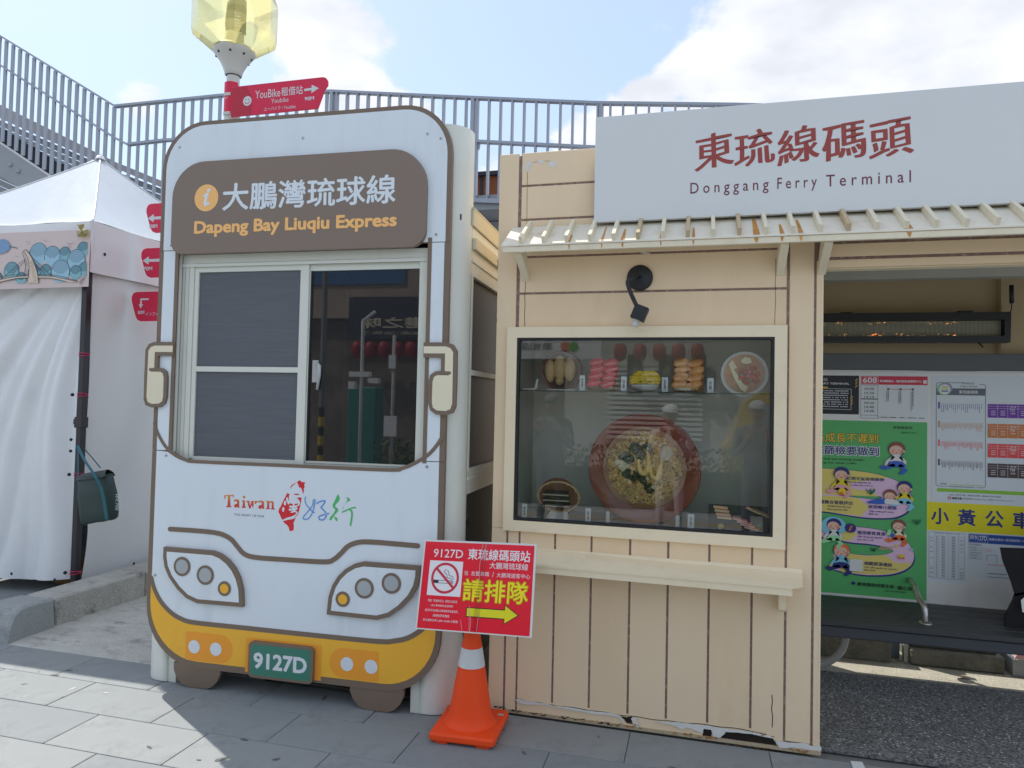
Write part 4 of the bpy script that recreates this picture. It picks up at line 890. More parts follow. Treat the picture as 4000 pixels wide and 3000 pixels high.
for k in range(1500):
    a = rf.uniform(0, 6.28); r = .193*math.sqrt(rf.random()); x, z = r*math.cos(a), r*math.sin(a); t = rf.uniform(0, 3.14); L_ = .0062; W_ = .0021
    c, s_ = math.cos(t), math.sin(t); y = -.030+.009*(r/.203)**2-rf.uniform(.001, .004)
    q.use(rg_[k % 3]); q.add([(x-L_*c, y, z-L_*s_), (x+W_*s_, y, z-W_*c), (x+L_*c, y, z+L_*s_), (x-W_*s_, y, z+W_*c), (x, y-.0025, z)], [(0, 1, 4), (1, 2, 4), (2, 3, 4), (3, 0, 4)], True)
o = q.build('rice_grains', d); o['kind'] = 'stuff'
def gb(px, py): # position on the bowl face
    p = atY(2250+px/3.0164, 1550+py/3.0164, 3.735); return (p.x+.268, p.z-1.285)
YB = -.038
q = MB(); q.T = TT; q.use(M('squid_cream', (.58, .46, .22), .3, var=.1))
def ring(cx, cz, r, nm, th=.0055, part='squid_ring'):
    b = MB(); b.T = TT; b.use(M('squid_cream', (.58, .46, .22), .3, var=.1)); b.tube([(cx+r*math.cos(a), YB, cz+r*1.1*math.sin(a)) for a in [i*math.pi/12 for i in range(24)]], th, 7, True); b.build(part, d)
for x, y, r in ((636, 1125, .020), (1030, 955, .021), (1090, 810, .017)): cx, cz = gb(x, y); ring(cx, cz, r, '')
m_sea = M('seaweed_black', (.018, .026, .024), .25, var=.3, vs=40, coat=.3); m_clam = M('clam_green_black', (.03, .05, .045), .3, var=.2)
for x, y, rx, rz in ((700, 590, .023, .021), (840, 600, .020, .022), (620, 720, .022, .018), (590, 900, .014, .012), (760, 690, .016, .014)):
    cx, cz = gb(x, y); b = MB(); b.T = TT; b.use(m_clam); b.tube([(cx+rx*math.cos(a), YB, cz+rz*math.sin(a)) for a in [i*math.pi/10 for i in range(20)]], .0085, 7, True); b.use(M('clam_meat', (.22, .20, .10), .3, var=.2)).blob((cx, YB+.003, cz), (rx*.6, .005, rz*.6), 8, 5); b.build('clam', d)
b = MB(); b.T = TT; b.use(m_sea)
for k in range(60):
    t = rf.random(); x = 580+(880-580)*t+rf.uniform(-45, 45); y = 900+(1100-900)*t*t*1.0+rf.uniform(-60, 50); cx, cz = gb(x, y); b.blob((cx, YB+rf.uniform(-.002, .005), cz), (.012*rf.uniform(.4, 1.2), .004, .008*rf.uniform(.4, 1.2)), 6, 4, Matrix.Rotation(rf.uniform(0, 3), 3, 'Y'))
b.build('seaweed', d)
b = MB(); b.T = TT; b.use(M('fish_fillet', (.55, .50, .34), .4, var=.35, vs=60)); b.prism([gb(*p) for p in [(440, 765), (480, 720), (560, 740), (640, 790), (600, 830), (555, 872), (510, 840), (490, 800)]], YB-.004, YB+.006); b.build('fish_fillet', d)
b = MB(); b.T = TT; b.use(M('fish_skin', (.10, .11, .09), .3, var=.5, vs=70)); b.prism([gb(*p) for p in [(500, 710), (560, 620), (640, 640), (650, 720), (600, 760), (550, 740)]], YB-.001, YB+.006); b.build('fish_skin', d)
m_pr = M('prawn', (.88, .62, .24), .25, var=.2, vs=40, coat=.3)
for P in ([(850, 640), (862, 740), (850, 830), (810, 885), (765, 870), (745, 800), (742, 720)], [(1015, 715), (1000, 800), (985, 900), (960, 950), (905, 930), (885, 870), (895, 790)]):
    b = MB(); b.T = TT; b.use(m_pr); pts = [gb(*p) for p in P]; cp = cr([(x, YB-.006, z) for x, z in pts], 4); n = len(cp); b.tube(cp, [.0045+.0105*math.sin(math.pi*(i/(n-1))**.8)+.002 for i in range(n)], 8)
    for k in range(4): x, z = pts[0]; b.tube([(x, YB-.006, z-.01), (x-.004-k*.007, YB-.008, z+.012+.004*k)], .0009, 4)
    b.build('prawn', d)
for x, y, r in ((845, 955, .012), (915, 1055, .013), (1160, 955, .008)):
    cx, cz = gb(x, y); b = MB(); b.T = TT; b.use(M('fish_ball', (.62, .55, .34), .3, var=.05)).blob((cx, YB, cz), (r, r*.7, r), 12, 8); b.build('fish_ball', d)
extras = (('broth_herb', M('herb_black_green', (.03, .05, .03), .4), 46, .008, .002), ('rice_clump', M('rice_clump', (.80, .62, .30), .4, var=.2, vs=60), 60, .013, .004), ('shallot_bit', M('fried_brown', (.34, .15, .05), .4, var=.3), 60, .008, .003), ('squid_bit', M('squid_bit', (.86, .74, .50), .35), 22, .010, .004))
for nm_, mt_, n_, sz_, th_ in extras:
    b = MB(); b.T = TT; b.use(mt_)
    for k in range(n_):
        a = rf.uniform(0, 6.28); r = .175*rf.random()**.6; cx, cz = r*math.cos(a), r*math.sin(a)
        b.blob((cx, -.030-.004*rf.random(), cz), (sz_*rf.uniform(.5, 1.2), th_, sz_*rf.uniform(.3, .8)), 7, 4, Matrix.Rotation(rf.uniform(0, 3), 3, 'Y'), .15)
    b.build(nm_, d)['kind'] = 'stuff'
b = MB(); b.T = TT; b.use(M('shell_white', (.55, .46, .36), .35, var=.5, vs=60, dirt=(.25, .12, .06), dirts=40, dirta=.8)); b.prism([gb(*p) for p in [(990, 650), (1030, 570), (1080, 560), (1130, 600), (1150, 660), (1090, 730), (1040, 750), (990, 715)]], YB-.008, YB+.004); b.use(M('crab_orange', (.62, .30, .08), .3)).prism([gb(*p) for p in [(940, 580), (985, 560), (1000, 610), (960, 660), (935, 630)]], YB-.009, YB); b.build('crab_shell', d)
for xx in (-.447, -.092):
    q = MB().use(m_white); q.box(xx-.010, xx+.010, 3.675, 3.69, FZ+.0005, FZ+.06, bev=.004); q.box(xx-.010, xx+.010, 3.675, 3.84, FZ+.0005, FZ+.006); q.build('stand_clip', d)
# slate with sashimi
d = dish('sashimi_slate', 'black slate with rows of sliced fish and mustard, lower right corner of the display', 'sushi platter', (.20, 3.74, FZ))
TT = Matrix.Translation((.20, 3.70, 1.048)) @ Matrix.Rotation(R(-18), 4, 'X')
q = MB(); q.T = TT; q.use(M('slate_black', (.018, .024, .028), .5, var=.15, bump=.2)).box(-.14, .145, 0, .008, -.065, .075, bev=.002); q.build('slate', d)
for (cx, cz, n_, cols, dx, dz, rot) in ((-.082, .058, 4, ('salmon_slice', (.78, .42, .22)), .006, -.017, 3), (.075, .052, 4, ('brown_slice', (.55, .27, .12)), .020, -.007, 24), (.012, .002, 4, ('red_slice', (.70, .12, .14)), .018, -.013, 10)):
    for k in range(n_):
        q = MB(); q.T = TT @ Matrix.Translation((cx+dx*k, -.006, cz+dz*k)) @ Matrix.Rotation(R(rot), 4, 'Y'); q.use(M(cols[0], cols[1], .3, var=.2, vs=40)); q.box(-.036, .036, -.009, .004, -.008, .007, bev=.003); q.use(M('slice_pale', (.82, .66, .46), .3)).box(-.034, .034, -.010, -.0091, -.0075, -.003); q.build('fish_slice', d)
q = MB(); q.T = TT; q.use(M('mustard', (.62, .56, .26), .5)); q.blob((-.082, -.01, -.038), (.018, .012, .015), 9, 6); q.use(M('leaf_green', (.08, .3, .08))).blob((.10, -.006, -.022), (.016, .003, .008), 7, 4); q.build('garnish', d)

# ================================================================ SHELTER: bench, notice panel, LED board
m_pan = M('panel_white', (.80, .82, .82), .4, var=.03, vs=3, dirt=(.45, .46, .44), dirts=5, dirta=.25)
PY_ = 4.93
panel = thing('notice_board', 'white notice board behind the bench under a dark grey beam', 'notice board', (1.5, PY_, 0))
bx('panel_sheet', panel, m_pan, .51, 4.6, PY_, PY_+.02, .42, 1.872)
bx('panel_header', panel, M('beam_dark_grey', (.10, .115, .13), .5, var=.05), .51, 4.7, PY_-.06, PY_+.03, 1.874, 1.978, bev=.003)
for xx in (.55, 2.6, 4.5): bx('panel_post', panel, m_pan, xx, xx+.06, PY_+.022, PY_+.07, 0, 1.87)
LAYER = .00016
class Print:      # a printed sheet: layered flat colour on a thin sheet
    def __init__(s, name, label, cat, x0, z0, x1, z1, col, y=PY_, base=.0015, shape=None, group=None):
        s.root = thing(name, label, cat, ((x0+x1)/2, y, z0), 0, group); s.y = y-base
        MB().use(col).prism(shape or [(x0, z0), (x1, z0), (x1, z1), (x0, z1)], s.y, y-.0003).build('sheet', s.root)
        s.q = MB(); s.k = 1
    def c(s, m): s.q.use(m); s.k += 1; return s
    def Y(s): return s.y-LAYER*.35*s.k
    def poly(s, pts): s.q.prism(pts, s.Y()); return s
    def line(s, pts, w, closed=False): s.q.line(pts, w, s.Y(), closed=closed); return s
    def rect(s, x0, z0, x1, z1): s.q.prism([(x0, z0), (x1, z0), (x1, z1), (x0, z1)], s.Y()); return s
    def text(s, t, x0, z0, x1, z1, off=0.0, **k): s.q.text(t, x0, z0, x1, z1, s.Y(), off=off, **k); s.k += 6 if off > 0 else 1; return s
    def done(s, name='print'): s.q.build(name, s.root)
def I(name, r, g, b):
    c = srgb(r, g, b); k = min(1.5, .86/max(c)); return M(name, tuple(v*k for v in c), .5, var=.02)
# black terminal notice
p = Print('ferry_notice', 'black poster with white ferry terminal lettering at the left edge of the notice panel', 'poster', .60, 1.588, 1.002, 1.838, I('poster_black', 22, 24, 32))
p.c(I('poster_pale', 190, 198, 206)).text('東琉線碼頭站', .645, 1.800, .815, 1.822).text('DONGGANG FERRY TERMINAL', .60, 1.779, .945, 1.792, .02)
p.line([(.72, 1.755), (.956, 1.750), (.956, 1.618), (.60, 1.622)], .0022)
rt_ = random.Random(11)
for k in range(8):
    z = 1.738-k*.0145; x = .66
    while x < .935: w = rt_.uniform(.004, .007); p.rect(x, z-.0028, x+w, z+.003); x += w+.0022+(rt_.random() < .15)*.008
p.c(I('poster_gold', 196, 160, 60)).rect(.60, 1.752, .815, 1.764)
for (x, z) in ((.992, 1.80), (.965, 1.685)):
    for k in range(3): p.poly([(x-.012, z-.020*k+.006), (x, z-.020*k+.022), (x+.0, z-.020*k+.014), (x-.012, z-.020*k-.002)])
p.done()
# 608 timetable
p = Print('route_timetable', 'white bus timetable with red header numbered 608', 'poster', 1.005, 1.562, 1.399, 1.842, I('poster_white', 206, 214, 220))
p.c(I('poster_crimson', 176, 40, 66)).rect(1.012, 1.782, 1.397, 1.837)
p.c(I('poster_white2', 228, 232, 236)).text('608', 1.024, 1.792, 1.108, 1.829, .03).line(rr(1.016, 1.786, 1.114, 1.835, .008), .0018, True).text('東港轉運站－鹽琉線船運服務中心', 1.122, 1.797, 1.364, 1.813, .02).rect(1.372, 1.792, 1.392, 1.814)
p.c(I('poster_ink', 50, 56, 66)).line([(1.013, 1.778), (1.112, 1.778), (1.112, 1.567), (1.013, 1.567)], .0018, True).rect(1.013, 1.766, 1.112, 1.7665).rect(1.013, 1.686, 1.112, 1.692).rect(1.013, 1.584, 1.112, 1.586)
for k, t in enumerate(('09:00', '10:20', '14:10')): p.text(t, 1.034, 1.746-k*.0258, 1.091, 1.761-k*.0258, .004)
for k, t in enumerate(('09:20', '10:40', '14:30')): p.text(t, 1.034, 1.656-k*.0258, 1.091, 1.671-k*.0258, .004)
for xx, t in ((1.172, '東港轉運站'), (1.243, '東琉線碼頭站'), (1.313, '鹽琉線船運服務中心')):
    p.rect(xx-.006, 1.748, xx+.006, 1.760); p.text('\n'.join(t), xx-.005, 1.742-len(t)*.0125, xx+.005, 1.742); p.line([(xx-.010, 1.74), (xx-.010, 1.74-len(t)*.0135)], .002)
for x0_, w_ in ((1.128, .04), (1.178, .04), (1.238, .03), (1.285, .05), (1.348, .03)): p.text('━'*3, x0_, 1.572, x0_+w_, 1.576)
p.line(ell(1.120, 1.574, .004, n=12), .001, True)
p.c(I('route_red', 150, 50, 64)).rect(1.172, 1.753, 1.313, 1.7555)
p.done()
# green health poster
gX0, gX1, gZ0, gZ1 = .60, 1.396, .436, 1.548
navy = I('poster_navy', 26, 38, 104); skin = I('poster_skin', 232, 192, 168); gyel = I('poster_sand', 216, 200, 110); lil = I('poster_lilac', 206, 176, 204)
hair1 = I('poster_brown_hair', 118, 66, 52); blue = I('poster_blue', 40, 84, 170); lb = I('poster_sky', 128, 200, 226); wht = I('poster_white2', 228, 232, 236); yl = I('poster_yellow', 236, 214, 50); ora = I('poster_orange', 228, 112, 50); dkg = I('poster_leaf', 34, 104, 62)
p = Print('child_health_poster', 'green poster with cartoon children along a winding lilac and yellow path', 'poster', gX0, gZ0, gX1, gZ1, I('poster_green', 74, 156, 92))
path1 = cr([(.55, 1.235), (.80, 1.233), (.95, 1.228), (1.10, 1.212), (1.22, 1.175), (1.29, 1.12), (1.312, 1.05), (1.285, .985), (1.22, .945), (1.12, .932), (1.0, .934), (.80, .955), (.55, .965)], 6)
inner1 = cr([(.55, 1.118), (.80, 1.118), (.95, 1.112), (1.05, 1.098), (1.115, 1.075), (1.14, 1.062), (1.10, 1.05), (1.0, 1.055), (.80, 1.07), (.55, 1.072)], 6)
path2 = cr([(.55, .868), (.80, .872), (1.0, .868), (1.12, .858), (1.22, .832), (1.295, .78), (1.325, .70), (1.29, .63), (1.20, .585), (1.08, .568), (.98, .57), (.86, .585)], 6)
inner2 = cr([(.86, .70), (.95, .695), (1.06, .692), (1.16, .705), (1.207, .73), (1.16, .752), (1.06, .765), (.95, .768), (.80, .79), (.55, .80)], 6)
sh1 = path1+list(reversed(inner1)); sh2 = path2+inner2
for shp in (sh1, sh2):
    p.c(navy).poly([(x+.006, z-.010) for x, z in shp]); 
for shp in (sh1, sh2):
    p.c(navy).poly([(x+.0015, z+.003) for x, z in shp]); p.c(lil).poly(shp)
def clipx(loop, x, left):
    l = clip_halfplane([(z, xx) for xx, z in loop], x, not left); return [(a, b_) for b_, a in l]
def clipx(loop, x, left):
    sw = [(b_, a) for a, b_ in loop]; r_ = clip_halfplane(sw, x, not left); return [(b_, a) for a, b_ in r_]
p.c(gyel).poly(clipx([q_ for q_ in path1 if q_[1] > 1.15 and q_[0] < 1.2]+[q_ for q_ in reversed(inner1) if q_[1] > 1.065 and q_[0] < 1.13], 1.17, True))
p.poly([(.60, 1.066), (1.0, 1.053), (1.07, 1.0), (1.02, .938), (.8, .955), (.60, .962)])
p.poly([(.94, .86), (1.0, .82), (.95, .775), (.86, .78), (.86, .85)])
p.poly(cr([(.90, .69), (1.06, .688), (1.16, .70), (1.22, .66), (1.31, .66), (1.28, .625), (1.2, .588), (1.08, .572), (.98, .574), (.90, .582)], 3, True))
p.c(I('poster_black', 22, 24, 32)).text('兒童成長不遲到', .672, 1.402, 1.120, 1.470, .042); p.c(I('heading_yellow', 238, 208, 60)).text('兒童成長不遲到', .675, 1.405, 1.117, 1.467, .012)
p.c(wht).text('發展篩檢要做到', .66, 1.320, 1.126, 1.388, .06); p.c(navy).text('發展篩檢要做到', .665, 1.325, 1.121, 1.383, .018)
p.c(I('poster_black', 22, 24, 32)).text('Hành trình của trẻ em không muộn', .612, 1.287, 1.036, 1.305, .01).text('thực hiện sàng lọc phát triển', .628, 1.264, .990, 1.282, .01)
p.text('屏東縣政府', 1.200, 1.502, 1.312, 1.520)
p.c(dkg).text('健康新活力', 1.245, 1.474, 1.34, 1.486)
p.c(navy)
for t, x0, z0, x1, z1 in (('定期兒童發展篩檢', .932, 1.166, 1.152, 1.188), ('專業聯合發展評估', .748, 1.005, .970, 1.030), ('接受轉介服務', 1.060, .990, 1.225, 1.013), ('運用療育資源', .997, .822, 1.160, .846), ('相關資源連結', 1.039, .630, 1.200, .654)): p.text(t, x0, z0, x1, z1, .012)
for t, x0, z0, x1, z1 in (('Định kỳ sàng lọc sự', .932, 1.146, 1.075, 1.159), ('phát triển cho trẻ em', .932, 1.128, 1.085, 1.141), ('Chuyên khoa liên hợp', .82, .985, .96, .998), ('đánh giá phát triển', .82, .966, .94, .980), ('Tiếp nhận giới thiệu', 1.062, .968, 1.208, .981), ('dịch vụ', 1.062, .950, 1.115, .964), ('Vận dụng tài nguyên', .997, .802, 1.145, .815), ('giáo dục y tế', .997, .784, 1.09, .797), ('Liên kết nguồn tài nguyên', 1.040, .612, 1.225, .624), ('liên quan', 1.040, .594, 1.102, .606)): p.text(t, x0, z0, x1, z1, .02, res=2)
p.c(I('poster_black', 22, 24, 32)).text('屏東縣政府衛生局', .999, .496, 1.21, .520, .02).text('關心您', 1.232, .492, 1.318, .516, .02).text('菸害防制及健康署經費補助', 1.155, .474, 1.28, .484, 0, res=2)
p.c(navy).poly([(.962, .512), (.976, .524), (.990, .512), (.976, .497)])
def kid(x, z, s, hair, top, trousers, lying=False, skirt=False):
    p.c(navy).poly(ell(x, z, .047*s, .044*s, 20)); p.c(hair).poly(ell(x, z+.002*s, .044*s, .041*s, 20)); p.c(skin).poly(ell(x-.004*s, z-.010*s, .037*s, .031*s, 20)); p.poly(ell(x+.036*s, z-.012*s, .009*s, n=8))
    p.c(I('cheek_pink', 226, 130, 122)).poly(ell(x-.024*s, z-.018*s, .007*s, n=8)).poly(ell(x+.020*s, z-.018*s, .007*s, n=8))
    p.c(navy).poly(ell(x-.016*s, z-.006*s, .0028*s, n=8)).poly(ell(x+.012*s, z-.006*s, .0028*s, n=8)); p.c(I('mouth_red', 170, 60, 60)).poly(ell(x-.003*s, z-.024*s, .007*s, .0035*s, 8))
    if lying:
        p.c(trousers).poly(cr([(x-.02*s, z-.03*s), (x-.09*s, z-.035*s), (x-.15*s, z-.055*s), (x-.14*s, z-.07*s), (x-.03*s, z-.066*s)], 4, True)); p.c(top).poly(cr([(x-.03*s, z-.03*s), (x+.03*s, z-.034*s), (x+.07*s, z-.064*s), (x+.0*s, z-.068*s), (x-.035*s, z-.062*s)], 4, True)); return
    p.c(navy).poly(cr([(x-.026*s, z-.038*s), (x+.026*s, z-.038*s), (x+.042*s, z-.10*s), (x-.042*s, z-.10*s)], 4, True))
    p.c(top).poly(cr([(x-.022*s, z-.038*s), (x+.022*s, z-.038*s), (x+.034*s, z-.096*s), (x-.034*s, z-.096*s)], 4, True)).line([(x-.02*s, z-.05*s), (x-.05*s, z-.075*s), (x-.058*s, z-.09*s)], .015*s).line([(x+.02*s, z-.05*s), (x+.045*s, z-.075*s), (x+.04*s, z-.095*s)], .015*s)
    p.c(skin).poly(ell(x-.060*s, z-.096*s, .008*s, n=8)).poly(ell(x+.038*s, z-.102*s, .008*s, n=8))
    p.c(trousers).poly(cr([(x-.028*s, z-.075*s), (x+.028*s, z-.075*s), (x+.045*s, z-.105*s), (x-.045*s, z-.105*s)], 4, True)).line([(x-.02*s, z-.10*s), (x-.065*s, z-.118*s), (x-.08*s, z-.112*s)], .022*s).line([(x+.02*s, z-.10*s), (x+.045*s, z-.125*s), (x+.025*s, z-.145*s)], .022*s)
kid(1.222, 1.375, 1.05, hair1, wht, blue)
kid(1.268, 1.135, .95, navy, I('poster_yellow', 236, 214, 50), lb)
kid(1.185, 1.082, .85, hair1, wht, blue, lying=True)
kid(1.236, .895, .85, hair1, I('cream_ink', 240, 236, 200), ora)
kid(.905, .715, 1.05, I('ginger_hair', 204, 108, 60), lb, navy)
p.c(lb).poly(ell(.855, .865, .075, .062, 24)); kid(.858, .875, .95, navy, wht, I('mint', 140, 200, 150))
kid(.902, 1.205, 1.0, navy, yl, I('rose_ink', 216, 160, 170))
p.c(navy).poly(ell(.955, .86, .034, .03, 18)); p.c(ora).line([(.95, .845), (.962, .872)], .010)
p.c(yl).poly(ell(.905, 1.09, .024, n=16)); p.c(ora).poly(ell(.905, 1.09, .024, n=8, a0=200, a1=300)+[(.905, 1.09)])
p.c(dkg)
for x, z, s in ((1.07, 1.078, .9), (1.09, .72, .6), (1.335, .905, .8)):
    for k in (-1, 0, 1): p.poly(cr([(x, z), (x+k*.018*s-.006, z+.03*s), (x+k*.03*s, z+.045*s), (x+k*.018*s+.008, z+.02*s)], 3, True))
p.c(I('poster_tan', 176, 150, 120))
for k in range(7): p.poly([(1.12+k*.011, .735), (1.127+k*.011, .735), (1.137+k*.011, .757), (1.130+k*.011, .757)])
p.c(yl).poly(ell(1.222, .765, .012, .007, 12)).poly(ell(1.25, .705, .018, .010, 12)); p.c(ora).poly(ell(1.24, .692, .007, n=10)).poly(ell(1.262, .692, .007, n=10)); p.c(lb).rect(1.298, .745, 1.318, .756); p.c(I('mint', 140, 200, 150)).poly([(1.165, .83), (1.195, .83), (1.188, .865), (1.172, .865)])
p.c(blue).poly(ell(1.198, .83, .014, n=12))
p.c(wht).rect(.952, .588, 1.028, .664)
p.done()
# route map sheet
p = Print('route_map_sheet', 'large white sheet with four rows of bus stops and coloured timetables', 'poster', 1.421, 1.052, 2.20, 1.842, I('sheet_white', 200, 209, 216))
gry = I('sheet_grey', 84, 90, 100)
p.c(gry).line([(1.60, 1.800), (1.455, 1.800), (1.446, 1.79), (1.446, 1.165), (1.455, 1.153), (1.50, 1.153)], .0035).line([(1.67, 1.153), (1.708, 1.153), (1.717, 1.165), (1.717, 1.782), (1.708, 1.791), (1.685, 1.791)], .0035).rect(1.448, 1.722, 1.715, 1.765)
p.c(wht).text('東琉線碼頭', 1.572, 1.732, 1.676, 1.753, .01)
p.c(I('badge_green', 120, 170, 130)).poly(ell(1.490, 1.760, .040, n=24)); p.c(I('badge_mauve', 130, 130, 160)).poly(ell(1.50, 1.765, .036, n=20)); p.c(wht).poly(ell(1.493, 1.758, .031, n=24)); p.c(I('badge_orange', 220, 160, 90)).rect(1.476, 1.768, 1.510, 1.775); p.c(I('badge_green2', 120, 190, 90)).rect(1.472, 1.754, 1.514, 1.762); p.c(I('badge_purple', 96, 92, 150)).rect(1.474, 1.742, 1.512, 1.750)
p.c(gry).text('屏東縣政府', 1.590, 1.790, 1.655, 1.803).text('幸福公車路線', 1.575, 1.772, 1.672, 1.783, res=2)
for zrow, cc, nn in ((1.666, ('row_purple', 96, 74, 146), 21), (1.549, ('row_tan', 176, 132, 92), 30), (1.432, ('row_rose', 200, 92, 104), 32), (1.311, ('row_black', 90, 80, 84), 30)):
    p.c(I(*cc)).poly(rr(1.456, zrow-.030, 1.467, zrow+.012, .004)).line([(1.472, zrow), (1.705, zrow)], .0016)
    for k in range(nn):
        x = 1.474+k*(.230/nn); h_ = rt_.choice((.018, .022, .03, .036, .045)); dd_ = rt_.uniform(.003, .0045)
        z = zrow-.006
        while z > zrow-.006-h_: p.rect(x, z-.0035, x+dd_, z); z -= .0052
p.c(I('lime_ink', 120, 170, 40)).rect(1.452, 1.119, 2.19, 1.140).rect(1.52, 1.164, 1.705, 1.167)
p.c(gry).text('小黃公車', 1.466, 1.162, 1.505, 1.175); p.text('本路線電話預約專線時刻', 1.505, 1.149, 1.66, 1.158, res=2).text('每週二至週五行駛，國定假日停駛，請提前於招呼站候車', 1.52, 1.098, 1.80, 1.108, res=2).text('| 服務專線 08-8310166 | 網頁 www.ptbus.com.tw', 1.590, 1.076, 1.87, 1.087, res=2)
p.c(I('poster_black', 22, 24, 32)).text('捷東交通', 1.536, 1.074, 1.588, 1.090, .02); p.c(I('poster_crimson', 176, 40, 66)).line(ell(1.520, 1.082, .008, n=14), .004, True)
for nm, z1, z0, cc in (('712', 1.671, 1.587, ('tab_purple', 96, 40, 140)), ('736', 1.549, 1.464, ('tab_orange', 176, 104, 50)), ('736A', 1.427, 1.343, ('tab_red', 196, 62, 66)), ('739', 1.306, 1.221, ('tab_brown', 66, 48, 50))):
    p.c(I(*cc)).rect(1.729, z0, 2.15, z1)
    p.c(wht).text(nm, 1.848 if len(nm) == 3 else 1.844, z0+.040, 1.874 if len(nm) == 3 else 1.882, z0+.056, .012).text('路 線', 1.850, z1-.022, 1.880, z1-.010)
    p.text('枋寮線' if nm != '712' else '東港線', 1.850, z0+.022, 1.876, z0+.034, res=2)
    for xx in (1.780, 1.835, 1.890, 1.945): p.rect(xx, z0+.002, xx+.0014, z1-.002)
    for zz in (z1-.014, z1-.028): p.rect(1.731, zz, 2.149, zz+.0014)
    for xx in (1.745, 1.797, 1.905):
        for k in range(3): p.rect(xx, z0+.016+k*.012, xx+.026, z0+.019+k*.012)
p.done()
# yellow strip
p = Print('bus_service_banner', 'bright yellow strip with large navy characters below the route map', 'poster', 1.397, .876, 2.20, 1.052, I('strip_yellow', 216, 206, 20))
p.c(I('strip_navy', 34, 44, 110))
for ch, xa, xb in (('小', 1.419, 1.519), ('黃', 1.566, 1.666), ('公', 1.716, 1.816), ('車', 1.862, 1.962)): p.text(ch, xa, .915, xb, 1.018, .026)
p.done()
# small timetable
p = Print('fare_table', 'white sheet with a fine ruled timetable below the yellow strip', 'poster', 1.400, .556, 1.622, .874, I('sheet_white3', 204, 212, 219))
p.c(gry).line([(1.408, .866), (1.606, .866), (1.606, .580), (1.408, .580)], .0016, True)
for xx in (1.440, 1.463, 1.515, 1.572): p.rect(xx, .581, xx+.0010, .856)
for k in range(28): p.rect(1.409, .845-k*.0096, 1.605, .8455-k*.0096)
p.text('大鵬灣琉球線（高鐵左營站）時刻表', 1.435, .857, 1.580, .8645, res=1)
for k in range(27):
    for xx, w in ((1.448, .008), (1.478, .02), (1.534, .02)): p.rect(xx, .838-k*.0096, xx+w, .8415-k*.0096)
    if rt_.random() < .45: p.rect(1.412, .838-k*.0096, 1.432, .8405-k*.0096)
    if rt_.random() < .45: p.rect(1.578, .838-k*.0096, 1.60, .8405-k*.0096)
p.done()
p = Print('express_route_sheet', 'white sheet with blue header reading 9127D beside the ruled timetable', 'poster', 1.624, .60, 2.20, .874, I('sheet_white3', 204, 212, 219))
p.c(I('header_blue', 28, 66, 140)).rect(1.626, .814, 2.19, .869)
p.c(wht).text('9127D', 1.660, .830, 1.726, .860, .015).line([(1.630, .818), (1.731, .818), (1.731, .866), (1.630, .866)], .0014, True).text('大鵬灣\n琉球線', 1.633, .836, 1.656, .860, .02).text('高鐵左營站━東琉線碼頭━大鵬灣', 1.738, .834, 1.96, .850, .01)
p.c(gry).text('東琉線碼頭', 1.63, .797, 1.69, .806, res=1).line([(1.627, .808), (1.698, .808), (1.698, .715), (1.627, .715)], .001, True)
for k, t in enumerate(('首班車07:10', '末班車19:30', '左營高鐵站', '首班車08:20', '末班車20:10')): p.text(t, 1.634, .780-k*.0155, 1.692, .790-k*.0155, res=1)
p.line([(1.725, .71), (1.725, .745), (1.78, .745), (1.78, .70)], .002).line([(1.73, .612), (2.0, .612)], .003).text('━━━━━', 1.73, .632, 1.83, .636)
p.c(I('note_red', 190, 90, 90)).line([(1.708, .764), (1.752, .764), (1.752, .784), (1.708, .784)], .001, True).rect(1.714, .772, 1.748, .774).rect(1.73, .685, 1.82, .688)
p.done()
